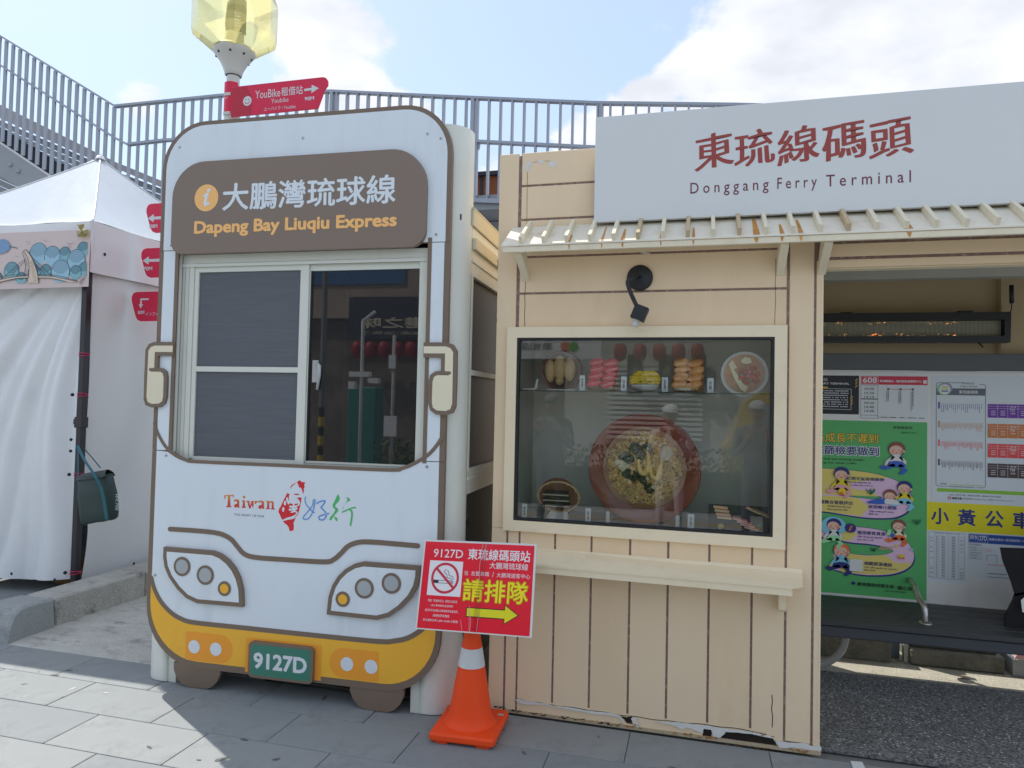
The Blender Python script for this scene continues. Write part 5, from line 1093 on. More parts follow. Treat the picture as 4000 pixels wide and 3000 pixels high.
# LED board
led = thing('led_sign', 'long black framed amber LED sign hung under the shelter ceiling', 'display sign', (1.2, 4.88, 2.03))
q = MB().use(m_bk); q.prism([[(.52, 2.050), (1.826, 2.046), (1.830, 2.232), (.52, 2.236)], [(.56, 2.086), (1.795, 2.086), (1.795, 2.186), (.56, 2.186)]], 4.86, 4.93); q.box(.56, 1.795, 4.915, 4.93, 2.086, 2.186); q.box(.88, .95, 4.87, 4.92, 2.234, 2.243); q.box(1.55, 1.63, 4.87, 4.92, 2.234, 2.243)
q.build('led_housing', led)
def ledmat():
    m = bpy.data.materials.new('led_matrix'); m.use_nodes = True; nt = m.node_tree; L = nt.links; b_ = nt.nodes['Principled BSDF']
    tc = nd(nt, 'ShaderNodeTexCoord'); mp = nd(nt, 'ShaderNodeMapping'); mp.inputs['Scale'].default_value = (140, 140, 140); L.new(tc.outputs['Object'], mp.inputs[0])
    vo = nd(nt, 'ShaderNodeVectorMath', operation='FRACTION'); L.new(mp.outputs[0], vo.inputs[0]); sp = nd(nt, 'ShaderNodeSeparateXYZ'); L.new(vo.outputs[0], sp.inputs[0])
    def g_(o_): a = nd(nt, 'ShaderNodeMath', operation='SUBTRACT'); L.new(o_, a.inputs[0]); a.inputs[1].default_value = .5; b2 = nd(nt, 'ShaderNodeMath', operation='ABSOLUTE'); L.new(a.outputs[0], b2.inputs[0]); c_ = nd(nt, 'ShaderNodeMath', operation='LESS_THAN'); L.new(b2.outputs[0], c_.inputs[0]); c_.inputs[1].default_value = .33; return c_.outputs[0]
    mu = nd(nt, 'ShaderNodeMath', operation='MULTIPLY'); L.new(g_(sp.outputs[0]), mu.inputs[0]); L.new(g_(sp.outputs[2]), mu.inputs[1])
    mx = nd(nt, 'ShaderNodeMix', data_type='RGBA'); L.new(mu.outputs[0], mx.inputs[0]); mx.inputs[6].default_value = (.06, .065, .05, 1); mx.inputs[7].default_value = (.50, .50, .38, 1); L.new(mx.outputs[2], b_.inputs['Base Color']); b_.inputs['Roughness'].default_value = .5
    return m
MB().use(ledmat()).box(.562, 1.793, 4.908, 4.912, 2.088, 2.184).build('led_matrix', led)
def emit(name, c, s):
    m = bpy.data.materials.new(name); m.use_nodes = True; b_ = m.node_tree.nodes['Principled BSDF']; b_.inputs['Base Color'].default_value = (*c, 1); b_.inputs['Emission Color'].default_value = (*c, 1); b_.inputs['Emission Strength'].default_value = s; return m
q = MB().use(emit('led_amber', (1, .5, .15), .3)); rl = random.Random(2)
for zz, n_ in ((2.172, 34), (2.098, 40)):
    for k in range(n_):
        x = rl.choice((rl.uniform(.78, .92), rl.uniform(1.02, 1.15), rl.uniform(1.2, 1.55))); q.box(x, x+rl.choice((.004, .004, .012, .02)), 4.9065, 4.9075, zz+rl.randint(-1, 1)*.005, zz+rl.randint(-1, 1)*.005+.003) if False else q.box(x, x+rl.choice((.003, .003, .003, .010)), 4.906, 4.9072, zz+(k % 3-1)*.005, zz+(k % 3-1)*.005+.0026)
q.build('lit_dots', led)
q = MB().use(m_bk); q.tube([(1.845, 4.90, 2.40), (1.847, 4.90, 2.29)], .013, 8); q.tube([(1.847, 4.90, 2.29), (1.846, 4.90, 2.25), (1.832, 4.90, 2.225)], .003, 6); q.tube([(1.66, 4.88, 2.05), (1.68, 4.86, 2.015)], .005, 6); q.build('antenna', led)
# bench
m_sl = M('bench_dark_slat', (.050, .052, .056), .5, var=.12, vs=5, bump=.1, bs=40, stretch=(.3, 2, 2)); m_slf = M('bench_front_frame', (.055, .062, .075), .5, var=.08)
bench = thing('bench', 'dark grey slatted bench with steel armrest below the notice panel', 'bench', (1.6, 4.6, 0))
ys = [4.295, 4.415, 4.54, 4.66, 4.78]
for i, y in enumerate(ys): bx('slat', bench, m_sl, .50, 3.3, y, y+.112, .40, .43, bev=.005)
bx('front_rail', bench, m_slf, .50, 3.3, 4.31, 4.35, .335, .399, bev=.006); bx('back_rail', bench, m_slf, .50, 3.3, 4.84, 4.88, .345, .399)
m_st = M('brushed_steel', (.50, .50, .50), .3, .9, var=.15, vs=14, dirt=(.06, .055, .05), dirts=18, dirta=.9)
def G3(px, py, z): return atZ(px, py, z)
a1 = G3(3540, 2332, .43); a2 = G3(3615, 2435, .43)
q = MB().use(m_st); top = .13
P = cr([(a1.x, a1.y, .43), (a1.x, a1.y, .43+top*.55), (a1.x, a1.y-.03, .43+top*.95), (a1.x+(a2.x-a1.x)*.35, a1.y+(a2.y-a1.y)*.4, .43+top), (a2.x-.01, a2.y+.10, .43+top*.93), (a2.x, a2.y+.015, .43+top*.6), (a2.x, a2.y, .43)], 5)
q.tube(P, .0165, 12); q.lathe([(.045, .0), (.044, .004), (.022, .022), (.017, .05)], (a1.x, a1.y, .431), 20); q.lathe([(.036, 0), (.034, .005), (.02, .012)], (a2.x, a2.y, .431), 20); q.build('armrest', bench)
m_tb = M('steel_tube', (.55, .56, .56), .35, .2, var=.05)
for xx, s_ in ((.90, 1), (2.35, 1)):
    q = MB().use(m_tb); q.tube(cr([(xx, 4.72, .34), (xx, 4.72, .25), (xx-.03, 4.73, .13), (xx-.11, 4.75, .045), (xx-.22, 4.77, .024), (xx-.32, 4.78, .024)], 5), .022, 12); q.build('leg', bench)
q = MB().use(m_tb); q.tube([(3.2, 4.36, .34), (3.2, 4.36, 0)], .022, 10); q.build('leg', bench)
# kerb blocks behind bench
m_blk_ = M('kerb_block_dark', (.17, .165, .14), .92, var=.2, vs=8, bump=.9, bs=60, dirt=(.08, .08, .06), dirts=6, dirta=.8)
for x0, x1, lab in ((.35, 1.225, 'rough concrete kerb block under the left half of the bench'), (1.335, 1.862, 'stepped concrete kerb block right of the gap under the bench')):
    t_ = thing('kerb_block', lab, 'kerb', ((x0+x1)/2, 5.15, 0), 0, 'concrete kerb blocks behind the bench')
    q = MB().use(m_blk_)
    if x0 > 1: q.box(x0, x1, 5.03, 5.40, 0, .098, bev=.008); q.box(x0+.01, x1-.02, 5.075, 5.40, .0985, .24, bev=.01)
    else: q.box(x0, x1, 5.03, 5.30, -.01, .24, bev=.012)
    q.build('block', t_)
t_ = thing('kerb_post', 'pale grey metal post foot between the two kerb blocks', 'post', (1.29, 5.12, 0)); q = MB().use(M('post_pale', (.45, .45, .42), .5, dirt=(.1, .08, .06), dirts=14, dirta=.7)); q.box(1.305, 1.33, 5.06, 5.10, 0, .5); q.build('post', t_); q = MB().use(M('post_blue', (.16, .20, .24), .5)); q.box(1.24, 1.30, 5.14, 5.18, 0, .5); q.build('side_plate', t_)
t_ = thing('litter_box', 'crumpled pinkish paper on the grey box at the far right under the bench', 'litter', (1.97, 5.1, 0)); q = MB().use(M('grey_box', (.3, .32, .33), .5)); q.box(1.90, 2.2, 5.02, 5.3, 0, .10); q.build('box', t_); q = MB().use(M('pink_paper', (.45, .25, .22), .7)).add([(1.90, 5.0, .11), (2.05, 5.0, .105), (2.06, 5.08, .15), (1.92, 5.1, .17), (1.98, 5.05, .20)], [(0, 1, 4), (1, 2, 4), (2, 3, 4), (3, 0, 4)]); q.build('paper', t_)
t_ = tag(MB().use(M('dry_leaf', (.42, .16, .09), .8)).add([(1.54, 4.88, .004), (1.59, 4.87, .012), (1.64, 4.89, .006), (1.58, 4.90, .003)], [(0, 1, 2, 3)]).build('dry_leaf'), 'curled reddish dry leaf on the sunlit strip in front of the kerb block', 'leaf')
# painted white mark at bottom right
c_ = [atZ(x, y, .0035) for x, y in ((3322, 2972), (3368, 2976), (3400, 3040), (3345, 3036))]
tag(MB().use(m_white).add([tuple(c) for c in c_], [(0, 1, 2, 3)]).build('painted_mark'), 'small white painted patch on the pavers at the bottom right', 'marking')

I = ink
# ================================================================ QUEUE SIGN AND CONE
m_cone = M('cone_orange', (.95, .085, .015), .5, var=.04, vs=8, spec=.25, dirt=(.5, .06, .02), dirts=6, dirta=.15); 
ccx, ccy = -1.057, 3.315
cone = thing('traffic_cone', 'orange traffic cone with a white band holding up the red queue sign', 'traffic cone', (ccx, ccy, 0), R(3))
q = MB().use(m_cone); q.T = Matrix.Translation((ccx, ccy, 0)) @ Matrix.Rotation(R(3), 4, 'Z'); 
lay = [(.156, .166, .014, .02), (.160, .170, .020, .022), (.160, .170, .040, .022), (.152, .162, .050, .02), (.125, .13, .052, .02)]
vs = []; K = 0
for hx, hy, z, r_ in lay: l = rr(-hx, -hy, hx, hy, r_, 4); K = len(l); vs += [(x, y, z) for x, y in l]
q.add(vs, [(i*K+j, i*K+(j+1) % K, (i+1)*K+(j+1) % K, (i+1)*K+j) for i in range(len(lay)-1) for j in range(K)]+[tuple(range(K)), tuple(4*K+j for j in range(K))])
for sx in (-1, 1):
    for sy in (-1, 1): q.box(sx*.10-.03, sx*.10+.03, sy*.13-.025, sy*.13+.025, 0, .014)
q.build('base', cone)
def cr_at(z): return .112-(.112-.030)*(z-.05)/(.53-.05)
q = MB().use(m_cone); q.lathe([(.130, .050), (.122, .058), (cr_at(.08)+.002, .075)]+[(cr_at(z), z) for z in (.10, .2, .3, .322)]+[(cr_at(.322), .324), (cr_at(.41), .412), (cr_at(.45), .45), (cr_at(.53), .53), (.026, .545), (.0, .546)], (ccx, ccy, 0), 40); q.build('cone_body', cone)
q = MB().use(M('reflective_white', (.66, .68, .68), .4, var=.06, vs=20)); q.lathe([(cr_at(z)+.0012, z) for z in (.322, .35, .38, .411)], (ccx, ccy, 0), 40); q.build('reflective_band', cone)
q = MB().use(M('label_grey', (.5, .5, .48), .5)); q.T = Matrix.Translation((-.93, 3.42, .0515)); q.box(-.014, .014, -.01, .01, 0, .001); q.build('sticker', cone)
sg = bpy.data.objects.new('queue_sign', None); COL.objects.link(sg); tag(sg, 'red and white queue sign with no-smoking symbol and yellow arrow fixed to the cone', 'sign')
sg.matrix_basis = Matrix.Translation((-1.0144, 3.22, .7284)) @ Matrix.Rotation(R(-1.37), 4, 'Z') @ Matrix.Rotation(R(-16.8), 4, 'X') @ Matrix.Rotation(R(-2.06), 4, 'Y')
HW, HH = .2875, .211
MB().use(M('board_white', (.70, .71, .69), .5)).box(-HW, HW, 0, .006, -HH, HH).build('board', sg, True)
q = MB().use(M('sign_red', (.82, .015, .035), .3, var=.03, vs=3, spec=.3, coat=.15)); q.box(-HW+.008, HW-.010, -.0008, -.0002, -HH+.006, HH-.009); q.build('red_print', sg, True)
def S(px, py):   # zoom of the sign -> board coordinates (bilinear)
    c00, c10, c01, c11 = (215, 95), (1808, 160), (85, 1350), (1722, 1490)
    u, v = .5, .5
    for _ in range(30):
        x = (c00[0]*(1-u)+c10[0]*u)*(1-v)+(c01[0]*(1-u)+c11[0]*u)*v; y = (c00[1]*(1-u)+c10[1]*u)*(1-v)+(c01[1]*(1-u)+c11[1]*u)*v
        u += (px-x)/1600; v += (py-y)/1300
    return (-HW+2*HW*u, HH-2*HH*v)
def srect(x0, y0, x1, y1):
    a = S(x0, y1); b_ = S(x1, y0); c_ = S(x0, y0); d_ = S(x1, y1); return ((a[0]+c_[0])/2, (a[1]+d_[1])/2, (b_[0]+d_[0])/2, (b_[1]+c_[1])/2)
q = MB().use(I('sign_white_ink', 236, 232, 234))
def st(t, r_, off=.0): q.text(t, *r_, -.0014, off=off)
def R4(p0, p1, h): a = S(*p0); b_ = S(*p1); return (a[0], a[1], b_[0], (a[1]+b_[1])/2*0+a[1]+h)
st('9127D', (-.231, .128, -.078, .168), .006); st('東琉線碼頭站', (-.052, .124, .260, .177), .015); st('大鵬灣琉球線', (.062, .086, .252, .117), .005); st('往', (-.063, .050, -.043, .071)); st('左營高鐵', (-.029, .050, .062, .071)); st('/', (.078, .048, .086, .072)); st('大鵬灣遊客中心', (.100, .048, .265, .070))
q.box(-.246, -.074, -.0012, -.0009, -.052, .112)
for k, t in enumerate(('根據「菸害防制法」規定公共區域', '(含公車候車亭)全面禁菸', '請勿於於本處及公車候車亭周邊吸菸，', '違規吸菸經稽查', '依法處新台幣 2,000~10,000 元罰鍰。')):
    w = (.150, .115, .170, .085, .180)[k]; st(t, (-.162-w/2, -.082-k*.0225, -.162+w/2, -.070-k*.0225))
q.build('white_lettering', sg, True)
q = MB().use(I('sign_yellow_green', 190, 170, 0)); q.text('請排隊', -.066, -.072, .262, .037, -.0013, off=.032); q.use(I('sign_yellow', 250, 232, 20)); q.text('請排隊', -.062, -.068, .258, .033, -.0020, off=.012)
AR = [(-.038, -.096), (.150, -.096), (.150, -.073), (.222, -.118), (.150, -.163), (.150, -.140), (-.038, -.140)]
q.use(I('sign_black', 30, 26, 20)); q.prism(AR, -.0014)
q.use(I('sign_yellow2', 228, 220, 20)); q.prism([(-.034, -.100), (.1535, -.100), (.1535, -.079), (.215, -.118), (.1535, -.157), (.1535, -.136), (-.034, -.136)], -.0019); q.build('yellow_print', sg, True)
q = MB().use(I('nosmoke_red', 206, 44, 66)); q.prism([ell(-.160, .031, .072, .073, 40), ell(-.160, .031, .060, .061, 40)], -.0017)
q.use(I('nosmoke_ink', 24, 34, 46)); q.box(-.221, -.194, -.0016, -.0015, .006, .021); q.prism([[(-.194, .006), (-.124, .006), (-.124, .021), (-.194, .021)], [(-.192, .0085), (-.128, .0085), (-.128, .0185), (-.192, .0185)]], -.0016); q.box(-.120, -.117, -.0016, -.0015, .006, .021)
q.line(cr([(-.158, .072), (-.166, .060), (-.152, .048), (-.150, .036), (-.132, .030), (-.122, .026)], 4), .0026, -.0016); q.line(cr([(-.150, .068), (-.142, .056), (-.140, .044), (-.122, .040), (-.117, .028)], 4), .0026, -.0016)
q.use(I('nosmoke_red', 206, 44, 66)); q.line([(-.208, .076), (-.112, -.014)], .012, -.0022, caps=False); q.build('no_smoking_symbol', sg, True)
tp = MB().use(glassmat('clear_tape', (.98, .96, .96), .6, .0)); tp.prism([(.020, .203), (.045, .203), (.028, -.205), (-.005, -.205)], -.0028); tp.use(M('tape_crease', (.80, .45, .50), .4))
for P in ([(-.022, -.090), (-.020, -.14), (-.014, -.205)], [(-.021, -.11), (-.010, -.16), (-.012, -.205)], [(.02, .2), (.012, .10), (.016, .02)], [(.036, .2), (.034, .12)], [(.026, -.12), (.022, -.2)], [(-.062, -.155), (-.050, -.20)]): tp.line(P, .0016, -.0032)
tp.build('clear_tape', sg, True)
MB().use(m_cone).box(-.02, .02, .007, .02, -.21, .1).build('sign_batten', sg, True)

# ================================================================ WHITE TENT
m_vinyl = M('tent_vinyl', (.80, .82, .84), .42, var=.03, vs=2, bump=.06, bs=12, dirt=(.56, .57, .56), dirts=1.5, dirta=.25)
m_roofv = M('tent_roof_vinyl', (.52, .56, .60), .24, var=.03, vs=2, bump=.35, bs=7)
tent = thing('tent', 'white square market tent with peaked roof and hung side walls', 'tent', (-6.2, 6.0, 0))
TX0, TX1, TY0, TY1, TZ, TA = -7.7, -4.7, 4.5, 7.5, 3.0, 4.13; TC = Vector((-6.2, 6.0, TA))
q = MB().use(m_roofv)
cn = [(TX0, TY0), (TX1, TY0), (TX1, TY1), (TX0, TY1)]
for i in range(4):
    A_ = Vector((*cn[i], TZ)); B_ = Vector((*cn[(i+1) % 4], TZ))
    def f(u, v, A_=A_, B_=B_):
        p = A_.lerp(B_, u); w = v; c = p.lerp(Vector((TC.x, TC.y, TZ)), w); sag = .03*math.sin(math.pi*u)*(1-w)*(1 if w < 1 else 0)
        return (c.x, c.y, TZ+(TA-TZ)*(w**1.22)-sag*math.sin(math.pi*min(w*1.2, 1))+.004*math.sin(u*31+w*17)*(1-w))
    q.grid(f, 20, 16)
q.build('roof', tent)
q = MB().use(m_vinyl)      # ridge seams
for i in range(4): q.tube([(cn[i][0]+(TC.x-cn[i][0])*t, cn[i][1]+(TC.y-cn[i][1])*t, TZ+(TA-TZ)*t**1.22+.004) for t in [k/14 for k in range(15)]], .007, 6)
q.lathe([(.0, .05), (.03, .04), (.05, 0)], (TC.x, TC.y, TA-.01), 12); q.build('roof_seam', tent)
# valances
def val(A_, B_, bot, n, nm='valance'):
    q = MB().use(m_vinyl); A_ = Vector(A_); B_ = Vector(B_); N_ = Vector(n)
    def f(u, v):
        p = A_.lerp(B_, u); z = TZ-.005-(TZ-bot-.015*math.sin(math.pi*u))*v; d_ = .012+.018*math.sin(u*23+v*3)*v*.6+.02*v*math.sin(u*9.0+1)
        return (p.x+N_.x*d_, p.y+N_.y*d_, z)
    q.grid(f, 50, 6); q.build(nm, tent)
val((TX0, TY0, 0), (TX1+.03, TY0, 0), 2.60, (0, -1, 0)); val((TX1, TY0-.035, 0), (TX1, TY1, 0), 2.585, (1, 0, 0))
# front wall: folds radiate from the upper right corner
q = MB().use(m_vinyl)
def fw_(u, v):
    x = -7.65+u*2.87; z = .10+v*2.62; z = z if v > 0 else .10+.05*math.sin(max(0, (x+5.2))*3)
    ax, az = -4.66, 2.95; a = math.atan2(az-z, ax-x); r_ = math.hypot(az-z, ax-x); a += .10*math.sin(r_*1.6)
    d_ = .10*abs(math.sin(a*12.5))**1.2*min(r_/1.9, 1)*(0.3+.7*math.sin(a*5+1)**2)+.045*abs(math.sin(a*24+r_*1.2))*min(r_/1.6, 1)+.014*math.sin(x*3+z*1.5)-.05
    return (x, TY0+.015-d_*.9+(0.05 if False else 0), z)
q.grid(fw_, 150, 50); q.build('front_wall', tent)
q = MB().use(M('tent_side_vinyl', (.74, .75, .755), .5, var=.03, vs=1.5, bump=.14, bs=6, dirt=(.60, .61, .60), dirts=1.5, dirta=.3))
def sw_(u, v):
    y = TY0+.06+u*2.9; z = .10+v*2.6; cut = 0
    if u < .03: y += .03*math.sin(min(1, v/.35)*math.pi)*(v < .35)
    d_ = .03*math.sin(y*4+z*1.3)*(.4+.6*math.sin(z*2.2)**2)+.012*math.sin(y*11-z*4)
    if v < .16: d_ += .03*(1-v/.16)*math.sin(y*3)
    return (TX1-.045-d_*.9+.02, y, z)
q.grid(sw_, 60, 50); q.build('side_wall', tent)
bx('back_wall', tent, m_vinyl, TX0, TX1, TY1-.02, TY1, .1, 2.9); bx('left_wall', tent, m_vinyl, TX0-.01, TX0, TY0, TY1, .1, 2.9)
m_pole = M('pole_black', (.018, .018, .024), .35, var=.05)
for x, y in cn:
    q = MB().use(m_pole); s_ = .026; q.box(x-s_ - .03*(1 if x > -5 else -1), x+s_-.03*(1 if x > -5 else -1), y-s_+.0, y+s_+.0, 0, 2.9, bev=.004)
    if (x, y) == (TX1, TY0): q.box(x-.067, x+.008, y-.036, y+.03, 1.345, 1.43, bev=.003); q.box(x-.09, x-.067, y-.02, y+.01, 1.37, 1.41)
    q.build('pole', tent)
m_bun = M('bungee_red', (.55, .02, .10), .5, var=0)
for z in (1.92, 1.60, .97, .20):
    q = MB().use(m_bun); 
    for k in (0, 1): q.tube([(-4.73+.036*math.cos(a), 4.5+.036*math.sin(a), z+.006*math.sin(a+k*3)+k*.012) for a in [i*math.pi/8 for i in range(16)]], .004, 6, True)
    q.use(m_black).blob((-4.79, 4.462, z+.005), .014, 8, 6) if z < 1.7 else None; q.build('bungee_loop', tent)
q = MB().use(m_black)
for z in (1.16, 1.25): MB().use(m_black).blob((-4.785, 4.462, z), .012, 8, 6).build('bungee_ball', tent)
q = MB().use(m_black)
for (x, y, z) in ((-4.86, 4.455, .15), (-5.30, 4.46, .16)): q.lathe([(.013, 0), (0, .004)], (x, y-.02, z), 12, 'y')
for (y, z) in ((4.62, .90), (5.05, .16), (4.60, 2.75)): q.lathe([(.013, 0), (0, .003)], (TX1+.012+(.02 if z > 2 else 0), y, z), 12, 'x')
q.build('grommet', tent)
# things seen under the tent wall
t_ = thing('wooden_stool', 'wooden seat and pale steel leg showing below the tent wall', 'stool', (-5.5, 5.0, 0)); q = MB().use(M('stool_wood', (.42, .24, .11), .5, var=.1)).lathe([(0, .02), (.20, .02), (.23, .10), (.22, .16), (0, .18)], (-5.15, 4.95, 0), 24); q.build('seat', t_); q = MB().use(M('pale_steel', (.45, .45, .40), .5)).box(-5.62, -5.58, 4.80, 4.84, 0, .4); q.build('leg', t_)
# banner
ban = thing('illustrated_banner', 'pink banner with blue shell clouds and a cable bridge drawing on the tent front', 'banner', (-5.6, 4.40, 2.1))
def B2(px, py): p_ = atY(px/4.1475, 800+py/4.1475, 4.40); return (p_.x, p_.z)
x0, zt = B2(0, 460); x1, zt2 = B2(1470, 400); _, zb = B2(0, 1370); xb, zb2 = B2(1440, 1325)
m_pink = M('banner_pink', (.68, .56, .54), .5, var=.03, vs=4)
q = MB().use(m_pink); xl = -7.0; slope = (zt2-zt)/(x1-x0)*0
def bz(x, t): return (zb*(1-t)+zt*t)+(zt2-zt)*t*(x-x0)/(x1-x0)*1+(zb2-zb)*(1-t)*(x-x0)/(x1-x0)
q.grid(lambda u, v: (xl+(x1-xl)*u, 4.40+.0008*math.sin(u*13+v*2), bz(max(xl+(x1-xl)*u, x0), v)), 40, 6); q.build('sheet', ban)
q = MB(); Yk = 4.3985
m_c1 = I('cloud_blue', 158, 198, 218); m_c2 = I('cloud_teal', 134, 184, 194); m_ln = I('cloud_line', 52, 96, 116); m_dk = I('bridge_line', 60, 62, 66); m_bs = I('bridge_sand', 222, 200, 182)
xr_, zf = B2(1395, 1280)
lay_ = 0
def cloud(px, py, r, m):
    global lay_
    cx, cz = B2(px, py); zlow = B2(px, 1275)[1]; r_ = r/4.1475*4.40/FPX*1.22
    def cl(l): l = clip_halfplane(l, zlow, True); sw = [(b_, a) for a, b_ in l]; sw = clip_halfplane(sw, xr_, False); return [(b_, a) for a, b_ in sw]
    lay_ += 1; y = Yk-lay_*.00025
    l = cl(ell(cx, cz, r_, n=40)); 
    if len(l) < 3: return
    q.use(m).prism(l, y)
    for k in range(1, 8):
        rk = r_*(1-k*.11)
        l = [p_ for p_ in ell(cx, cz-.2*r_*k*.11*2, rk, n=30, a0=15, a1=165) if p_[1] > zlow and p_[0] < xr_]
        if len(l) > 3: q.use(m_ln).line(l, .0042, y-.0001, caps=False)
    l = [p_ for p_ in ell(cx, cz, r_, n=40, a0=0, a1=360)+[(cx+r_, cz)] if p_[1] > zlow-.001 and p_[0] < xr_]
    top_ = [p_ for p_ in ell(cx, cz, r_, n=40, a0=-20, a1=200) if p_[1] > zlow and p_[0] < xr_]
    if len(top_) > 3: q.use(m_ln).line(top_, .0065, y-.00012, caps=False)
for px, py, r, m in ((625, 800, 190, m_c1), (1050, 800, 120, m_c2), (1350, 720, 120, m_c2), (850, 830, 165, m_c1), (1240, 900, 180, m_c1), (190, 1080, 160, m_c2), (-30, 1180, 90, m_c2), (740, 1080, 120, m_c2), (1370, 1050, 120, m_c2), (985, 1080, 190, m_c1), (1230, 1100, 120, m_c2), (560, 1100, 130, m_c2), (350, 1200, 110, m_c2)): cloud(px, py, r, m)
yy = Yk-.006
q.use(I('leaf_blue', 122, 158, 196)).prism([B2(*p_) for p_ in cr([(-200, 640), (-80, 600), (50, 560), (130, 590), (175, 670), (150, 740), (60, 790), (-60, 790), (-200, 720)], 4, True)], yy)
q.use(m_ln).line([B2(*p_) for p_ in [(170, 680), (230, 690), (290, 705)]], .006, yy)
q.use(m_bs).prism([B2(*p_) for p_ in [(385, 770), (425, 735), (480, 780), (540, 880), (590, 1000), (625, 1130), (640, 1265), (460, 1265), (480, 1180), (485, 1000), (440, 860), (400, 770)]], yy-.0012)
q.prism([B2(*p_) for p_ in [(-100, 1240), (100, 1195), (300, 1165), (480, 1155), (480, 1185), (300, 1195), (100, 1235), (-100, 1285)]], yy-.001); q.prism([B2(*p_) for p_ in [(630, 1155), (850, 1160), (1050, 1200), (1280, 1250), (1180, 1262), (1000, 1225), (800, 1190), (630, 1185)]], yy-.001)
q.use(m_dk)
for P, w in (([(385, 770), (425, 735), (480, 780), (540, 880), (590, 1000), (625, 1130), (640, 1265)], .0055), ([(380, 775), (410, 880), (430, 1000), (435, 1100)], .004), ([(415, 770), (470, 880), (488, 1000), (480, 1150), (455, 1265)], .005), ([(430, 880), (300, 980), (150, 1110), (30, 1200)], .004), ([(440, 900), (330, 1010), (200, 1150)], .0035), ([(450, 930), (400, 1150)], .003), ([(545, 870), (640, 950), (750, 1060), (860, 1165)], .004), ([(570, 930), (660, 1030), (760, 1155)], .0035), ([(600, 1000), (700, 1130)], .003), ([(-100, 1240), (100, 1195), (300, 1165), (480, 1155)], .004), ([(-100, 1285), (100, 1235), (300, 1195), (480, 1187)], .004), ([(630, 1155), (850, 1160), (1050, 1200), (1280, 1250)], .004), ([(630, 1190), (800, 1190), (1000, 1225), (1080, 1250)], .004), ([(-50, 1190), (150, 1145), (320, 1135), (470, 1130)], .003), ([(630, 1130), (850, 1135), (1060, 1175), (1270, 1240)], .003)): q.line([B2(*p_) for p_ in cr(P, 4)], w, yy-.0022)
for k in range(12): q.line([B2(500+k*6, 930+k*28), B2(560+k*4, 915+k*28)], .0022, yy-.0024)
for k in range(7): a = R(100+k*13); q.prism([B2(1395-75*math.cos(a-1.57+k*0)-0, 1290) if False else B2(*v_) for v_ in [(1400-95*math.sin(R(8+k*13)), 1285-110*math.cos(R(8+k*13))), (1400-100*math.sin(R(14+k*13)), 1285-110*math.cos(R(14+k*13))), (1400-45*math.sin(R(12+k*13)), 1285-55*math.cos(R(12+k*13)))]], yy-.0024)
for P in ([(425, 600), (500, 615)], [(465, 635), (490, 645)], [(710, 570), (790, 602)], [(1100, 632), (1220, 626)], [(1130, 650), (1165, 652)], [(1095, 680), (1180, 688)], [(250, 832), (310, 842)]): q.line([B2(*p_) for p_ in P], .002, yy)
q.build('drawing', ban)
tpb = thing('packing_tape', 'crumpled golden packing tape bow on the banner corner', 'tape', (x1-.1, 4.38, zt)); q = MB().use(M('tape_gold', (.32, .26, .09), .25, .3, var=.3, vs=30, bump=.6, bs=40)); Z = lambda px, py, y=4.372: (B2(px, py)[0], y, B2(px, py)[1])
q.add([Z(1290, 425), Z(1480, 410), Z(1490, 500, 4.36), Z(1440, 535), Z(1300, 530), Z(1400, 460, 4.35)], [(0, 1, 5), (1, 2, 5), (2, 3, 5), (3, 4, 5), (4, 0, 5)]); q.add([Z(1300, 330), Z(1355, 345, 4.36), Z(1415, 325), Z(1405, 385), Z(1365, 425), Z(1325, 400)], [(0, 1, 5), (1, 2, 3), (1, 3, 4), (1, 4, 5)]); q.build('tape', tpb)
# insulated bag
bag = thing('insulated_bag', 'dark green insulated lunch bag with teal strap hanging from the tent pole', 'bag', (-4.60, 4.40, 1.0))
m_bag = M('bag_green', (.030, .058, .052), .6, var=.1, vs=8, bump=.15, bs=25); m_strap = M('strap_teal', (.015, .13, .17), .6, var=.05)
def Z2(px, py, y=4.40): p_ = atY(200+px/2.074, 1600+py/2.074, y); return p_
q = MB().use(m_bag)
secs = [(.0, (228, 545), (490, 520)), (.35, (222, 700), (530, 680)), (.7, (235, 830), (545, 800)), (.93, (250, 915), (535, 870)), (1, (280, 930), (520, 885))]
rings = []
for t, l, r_ in secs:
    L_ = Z2(*l); R_ = Z2(*r_); c = (L_+R_)/2; hx = (R_.x-L_.x)/2; hx *= .93; hy = .05 if t < .95 else .04
    rings.append([(c.x+hx*s1*(abs(math.cos(a))**.55), c.y+hy*s2*(abs(math.sin(a))**.55), c.z+(R_.z-L_.z)/2*math.cos(a)) for a in [i*math.pi/10 for i in range(20)] for s1, s2 in [((1 if math.cos(a) >= 0 else -1), (1 if math.sin(a) >= 0 else -1))]])
q.add([v for l in rings for v in l], [(i*20+j, i*20+(j+1) % 20, (i+1)*20+(j+1) % 20, (i+1)*20+j) for i in range(len(rings)-1) for j in range(20)]+[tuple((len(rings)-1)*20+j for j in range(20)), tuple(range(20))], True)
q.build('bag_body', bag)
q = MB().use(M('bag_flap', (.05, .07, .065), .6)); L_ = Z2(235, 550); R_ = Z2(485, 520); 
q.grid(lambda u, v: (L_.x+(R_.x-L_.x)*(.5+(u-.5)*(.97-.18*math.sin(v*math.pi))), 4.40-.052+.10*v, L_.z+(R_.z-L_.z)*u+.038*math.sin(v*math.pi)-.006-.012*(v in (0, 1))), 6, 8); q.build('lid', bag)
q = MB().use(m_bag).line([], .01, 0) if False else MB().use(M('zip_dark', (.01, .012, .012), .5)); q.tube([Z2(235, 570, 4.315), Z2(350, 568, 4.312), Z2(480, 530, 4.315)], .004, 6); q.build('zip', bag)
q = MB().use(m_strap)
